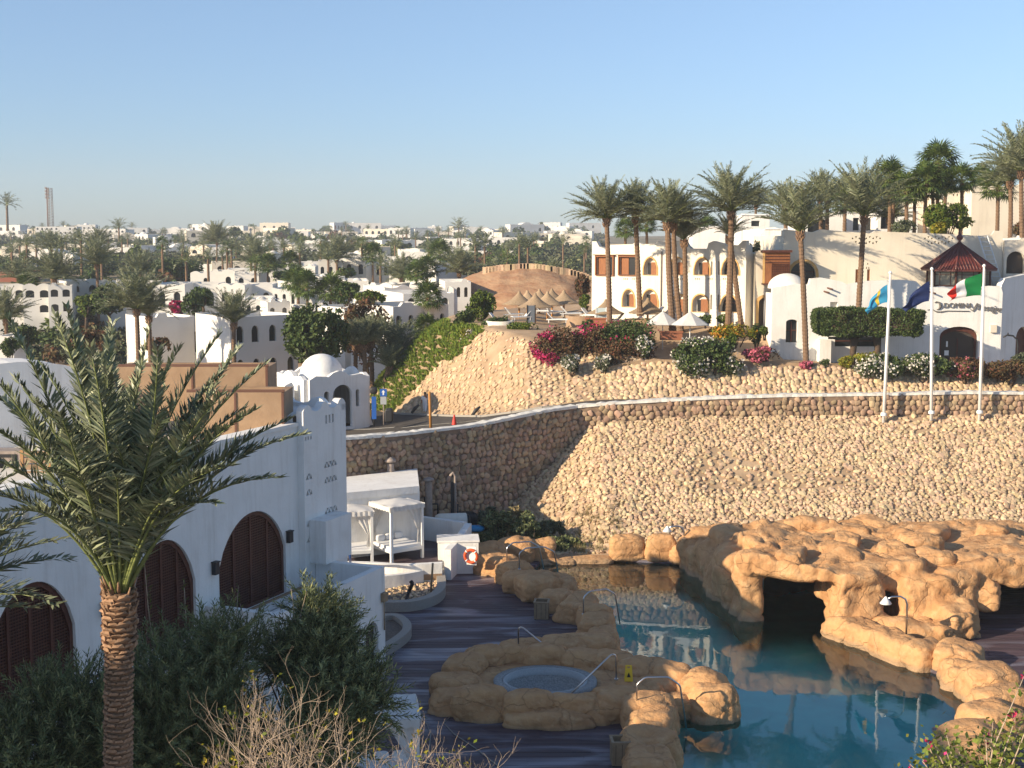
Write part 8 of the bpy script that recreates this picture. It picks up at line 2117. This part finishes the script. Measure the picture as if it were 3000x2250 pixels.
for i, (a, b, t, Y) in enumerate(mids):
    px_house(a, b, t, t + 58, Y, "dazzling white %s house with notched parapet in the dense middle town, %s from the left" % (["small", "domed", "vaulted"][i % 3], ordinal(i)), wins=2 + i % 2, seed=60 + i, depth=8, rz=R([-12, 8, 25, -4][i % 4]), dome=(i % 3 == 1), vault_=(i % 3 == 2), group="dense white houses in the valley")
# far bands by ground distance
def band(name, Y0, Y1, n, w0, w1, h0, h1, phrase, seed, gap=lambda px: True, x1=1700):
    g = np.random.default_rng(seed); L = []
    xs = np.linspace(8, x1, n) + g.uniform(-22, 22, n)
    for px in xs:
        if gap(px): L.append((px, g.uniform(Y0, Y1), g.uniform(w0, w1), g.uniform(h0, h1), g.integers(1, 3)))
    L.sort()
    for i, (px, Y, w, h, st) in enumerate(L):
        kind = ["low", "two storey"][st - 1]; m_ = [W_FAR, W_FAR, W_FAR, W_CREAM][g.integers(0, 4)]
        house(px, Y, w, h * (1.0 if st == 1 else 1.35), "%s pale house %s, %s from the left" % (kind, phrase, ordinal(i)), seed=seed + i, rz=R(g.uniform(-30, 35)), wins=int(g.integers(2, 5)), storeys=int(st), m_=m_, dome=g.uniform() < .2, group="pale houses " + phrase, vault_=g.uniform() < .15)
band("a", 780, 1000, 36, 9, 26, 4.5, 8, "along the far skyline ridge", 100)
band("b", 560, 760, 42, 7, 19, 3.4, 5.6, "on the slope below the skyline", 200)
band("c", 400, 540, 36, 6, 15, 3.2, 4.6, "in the green middle distance", 300, lambda p: not (1000 < p < 1100))
band("d", 280, 380, 32, 5.5, 12, 3.0, 4.2, "behind the valley palms", 400, lambda p: (p > 560 or p < 220) and p < 1380)
band("e", 225, 262, 14, 8, 14, 3.2, 4.6, "just behind the dense town", 500, lambda p: 700 < p < 1300)
px_house(155, 218, 746, 790, 300, "white house with sloped terrace right of the small gabled one at left", wins=2, seed=77, depth=8, rz=R(-20))
px_house(62, 108, 774, 800, 285, "small gabled white house at the left below the grey palm", wins=1, seed=78, depth=6)
px_house(108, 225, 664, 688, 640, "long white hotel block on the left skyline by the mast", wins=9, storeys=2, seed=79, depth=10, rz=R(5))
px_house(225, 372, 672, 696, 660, "stepped white hotel block right of the mast on the skyline", wins=8, storeys=2, seed=80, depth=10, rz=R(-8))
px_house(1055, 1092, 710, 728, 470, "small sandy arcaded house in the middle distance", wins=3, m_=SAND_WALL, seed=81, depth=7)
px_house(-10, 70, 797, 818, 262, "low red brown building under green roof at the left edge", wins=0, m_=mat_cache("red_brown_wall", (.28, .10, .06)), seed=82, depth=9)
# masts
def mast(px, py0, py1, Y, r, label, lattice=False):
    a = at(px, py1, Y); b = at(px, py0, Y); root = thing("radio_mast", a, label, "mast"); h = b.z - a.z; m = MB()
    if lattice:
        w = r * 2.2
        for sx, sy in ((-1, -1), (1, -1), (1, 1), (-1, 1)): m.tube([(sx * w, sy * w, -2), (sx * w * .8, sy * w * .8, h)], r * .28, 4)
        for k in range(14):
            z0, z1 = h * k / 14, h * (k + 1) / 14
            for s in (-1, 1): m.tube([(-w, s * w, z0), (w, s * w, z1)], r * .2, 3); m.tube([(s * w, -w, z1), (s * w, w, z0)], r * .2, 3)
        m.build("lattice", PIPE_GREY, root)
    else:
        m.tube([(0, 0, -2), (0, 0, h)], [r, r * .8], 8); m.build("pole", RUST, root)
    m = MB()
    for k in range(4 if r > .2 else 1): m.span((-r * 2.2, -r, h * (.72 + .08 * k)), (-r * .9, r, h * (.77 + .08 * k)))
    m.build("antenna", PIPE_GREY, root)
mast(141, 549, 665, 700, .42, "solid dark mast on the left skyline"); mast(150, 551, 665, 700, .5, "pale lattice mast beside the solid dark one", True); mast(984, 660, 740, 480, .12, "thin pale mast on the skyline near the middle")
palm("date_palm", "very tall lone palm on the skyline at the far left", "palm tree", 22, 670, 20, 600, 560, 'd', 1, 2.4, .55, None, True)
palm("date_palm", "lone palm rising above the skyline right of the centre", "palm tree", 1344, 700, 1344, 668, 600, 'd', 2, 2.2, .4, None, True)
palm("date_palm", "lone palm in front of the skyline hotel block", "palm tree", 349, 700, 348, 668, 420, 'd', 0, 1.5, .3, None, True)
# low walls on the far slopes
for i, (px, Y, L, rz) in enumerate([(350, 520, 90, 4), (760, 300, 40, -8), (1450, 520, 60, 3), (1400, 420, 50, -3), (1080, 480, 30, 12), (1560, 500, 40, 2)]):
    p = ground_at(px, Y); m = MB(); m.box((0, 0, .6), (L, .5, 2.6)); tag(m.build("boundary_wall", W_FAR, None, p, R(rz)), "long low pale boundary wall in the far town, %s nearest the left edge" % ordinal(i), "wall")
# trees, bushes of the far town
g = np.random.default_rng(5)
def bush_proto(n, size, m_, seed, E=None):
    E = E or [(0, 0, .55, .8, .8, .5), (.4, .1, .5, .5, .5, .4), (-.45, -.1, .6, .45, .5, .4), (.05, .2, .95, .45, .45, .35), (0, -.4, .45, .5, .4, .4)]
    return take(leaf_cloud(n, E, size, m_, seed, thr=-.3, ns=2.2).build("crown", m_))
BUSH = [bush_proto(420, .17, LEAF, 1), bush_proto(420, .17, LEAF_D, 2), bush_proto(380, .17, LEAF_G, 3), bush_proto(380, .17, LEAF_B, 4), bush_proto(380, .17, LEAF_BR, 5)]
TM = MB(); TM.tube([(0, 0, -1.0), (0, 0, .5), (.05, 0, .8)], [.07, .05, .03], 5); TRM = take(TM.build("trunk", BARK))
PT = MB(); PT.tube([(0, 0, 0), (.01, 0, .5), (0, 0, 1)], [1.2, 1.0, .85], 6); PTM = take(PT.build("trunk", TRUNK))
names = ["dark green", "deep olive", "grey green", "bright green", "brownish"]
T = []
for (Y0, Y1, n, s0, s1, ph) in [(800, 1000, 34, 4, 8, "on the skyline"), (560, 790, 44, 3.5, 6.5, "on the far slope"), (380, 550, 60, 2.6, 5, "in the middle distance"), (270, 370, 52, 2.2, 4, "behind the valley palms"), (180, 262, 46, 1.6, 3.2, "among the valley houses"), (135, 178, 30, 1.3, 2.4, "in the near valley")]:
    L = []
    for _ in range(n): L.append((g.uniform(-10, 1720 if Y0 > 260 else 1250), g.uniform(Y0, Y1), g.uniform(s0, s1), g.choice(5, p=[.38, .22, .2, .12, .08])))
    L.sort(); cnt = {}
    for px, Y, s, k in L:
        p = ground_at(px, Y); c = cnt.get(k, 0); cnt[k] = c + 1
        root = thing("broadleaf_tree", p, "%s round tree %s, %s of that colour from the left" % (names[k], ph, ordinal(c)), "tree", g.uniform(0, 6), "round trees " + ph)
        inst("crown", BUSH[k], root, (0, 0, .2), (0, 0, 0), (s, s, s * g.uniform(.7, 1.05))); inst("trunk", TRM, root, (0, 0, 0), (0, 0, 0), (s, s, s))
for (Y0, Y1, n, h0, h1, ph) in [(780, 980, 30, 5, 9, "on the skyline"), (520, 760, 36, 4.5, 7.5, "on the far slope"), (360, 500, 40, 3.5, 6.5, "in the middle distance"), (255, 350, 34, 3.5, 7, "behind the valley palms"), (175, 250, 30, 5, 9, "among the valley houses")]:
    L = sorted((g.uniform(-10, 1720), g.uniform(Y0, Y1), g.uniform(h0, h1), g.integers(0, 5)) for _ in range(n)); cnt = {}
    for px, Y, h, k in L:
        p = ground_at(px, Y); fan = k > 2; c = cnt.get(fan, 0); cnt[fan] = c + 1; r_ = .17 + Y * .0002
        root = thing("fan_palm" if fan else "date_palm", p, "%s palm %s, %s of its kind from the left" % ("compact fan" if fan else "feathery date", ph, ordinal(c)), "palm tree", 0, "palms " + ph)
        inst("trunk", PTM, root, (0, 0, -.5), (0, 0, 0), (r_, r_, h + .5)); sc = g.uniform(.7, 1.0) * (1 + Y / 1800)
        inst("crown", (CROWN_LF[k % 2] if fan else CROWN_LD[k % 3]), root, (0, 0, h), (g.uniform(-.1, .1), g.uniform(-.1, .1), g.uniform(0, 6)), (sc, sc, sc))
# the undergrowth that reads as one mass
def undergrowth():
    g = np.random.default_rng(15); V = []; n = 6000
    Y = np.concatenate([g.uniform(135, 260, 900), g.uniform(260, 560, 2500), g.uniform(560, 1050, 2600)]); px = g.uniform(-30, 1760, n)
    X = (px - 1500) / F_PX * Y; Z = land(X, Y); S = g.uniform(.6, 1.4, n) * np.interp(Y, [135, 300, 600, 1050], [1.0, 1.9, 2.7, 3.8])
    k = (fbm(np.stack([X, Y * .5, X * 0], -1), .02, 2, 3) > -.35) & ~((Y < 190) & (X > -12)) ; X, Y, Z, S = X[k], Y[k], Z[k], S[k]; n = len(X)
    E = [(0, 0, .35, .9, .9, .45), (.5, .2, .3, .5, .5, .35), (-.5, -.1, .35, .5, .5, .4)]
    protos = []
    for q in range(4): P, D = cloud_points(56, E, g, -9, 1, .6); protos.append(leaves_arrays(P, D, .30, g, .6)[0] * [1, 1, 1.15])
    nv = len(protos[0]); W = g.integers(0, 4, n); PV = np.stack(protos)[W]; V = PV * S[:, None, None] + np.stack([X, Y, Z], -1)[:, None]
    F = np.arange(n * nv).reshape(-1, 4); m = MB(); m.add(V.reshape(-1, 3), F)
    tag(m.build("undergrowth", mat("town_scrub", (.05, .065, .03), .8, island=.5, col2=(.12, .125, .06), hue=.03)), "mass of low grey green garden scrub between the far houses", "undergrowth", kind="stuff")
undergrowth()
# ================================================================ the thin haze over the town
hz = MB(); hz.span((-1100, -70, -5), (1150, 1300, 75))
HZ = bpy.data.materials.new("air"); HZ.use_nodes = True
HZ.node_tree.nodes.clear()
pv = HZ.node_tree.nodes.new("ShaderNodeVolumePrincipled"); pv.inputs["Color"].default_value = (.86, .92, 1, 1); pv.inputs["Density"].default_value = .0003; pv.inputs["Anisotropy"].default_value = 0
mo = HZ.node_tree.nodes.new("ShaderNodeOutputMaterial"); HZ.node_tree.links.new(pv.outputs[0], mo.inputs["Volume"])
tag(hz.build("haze", HZ), kind="stuff")
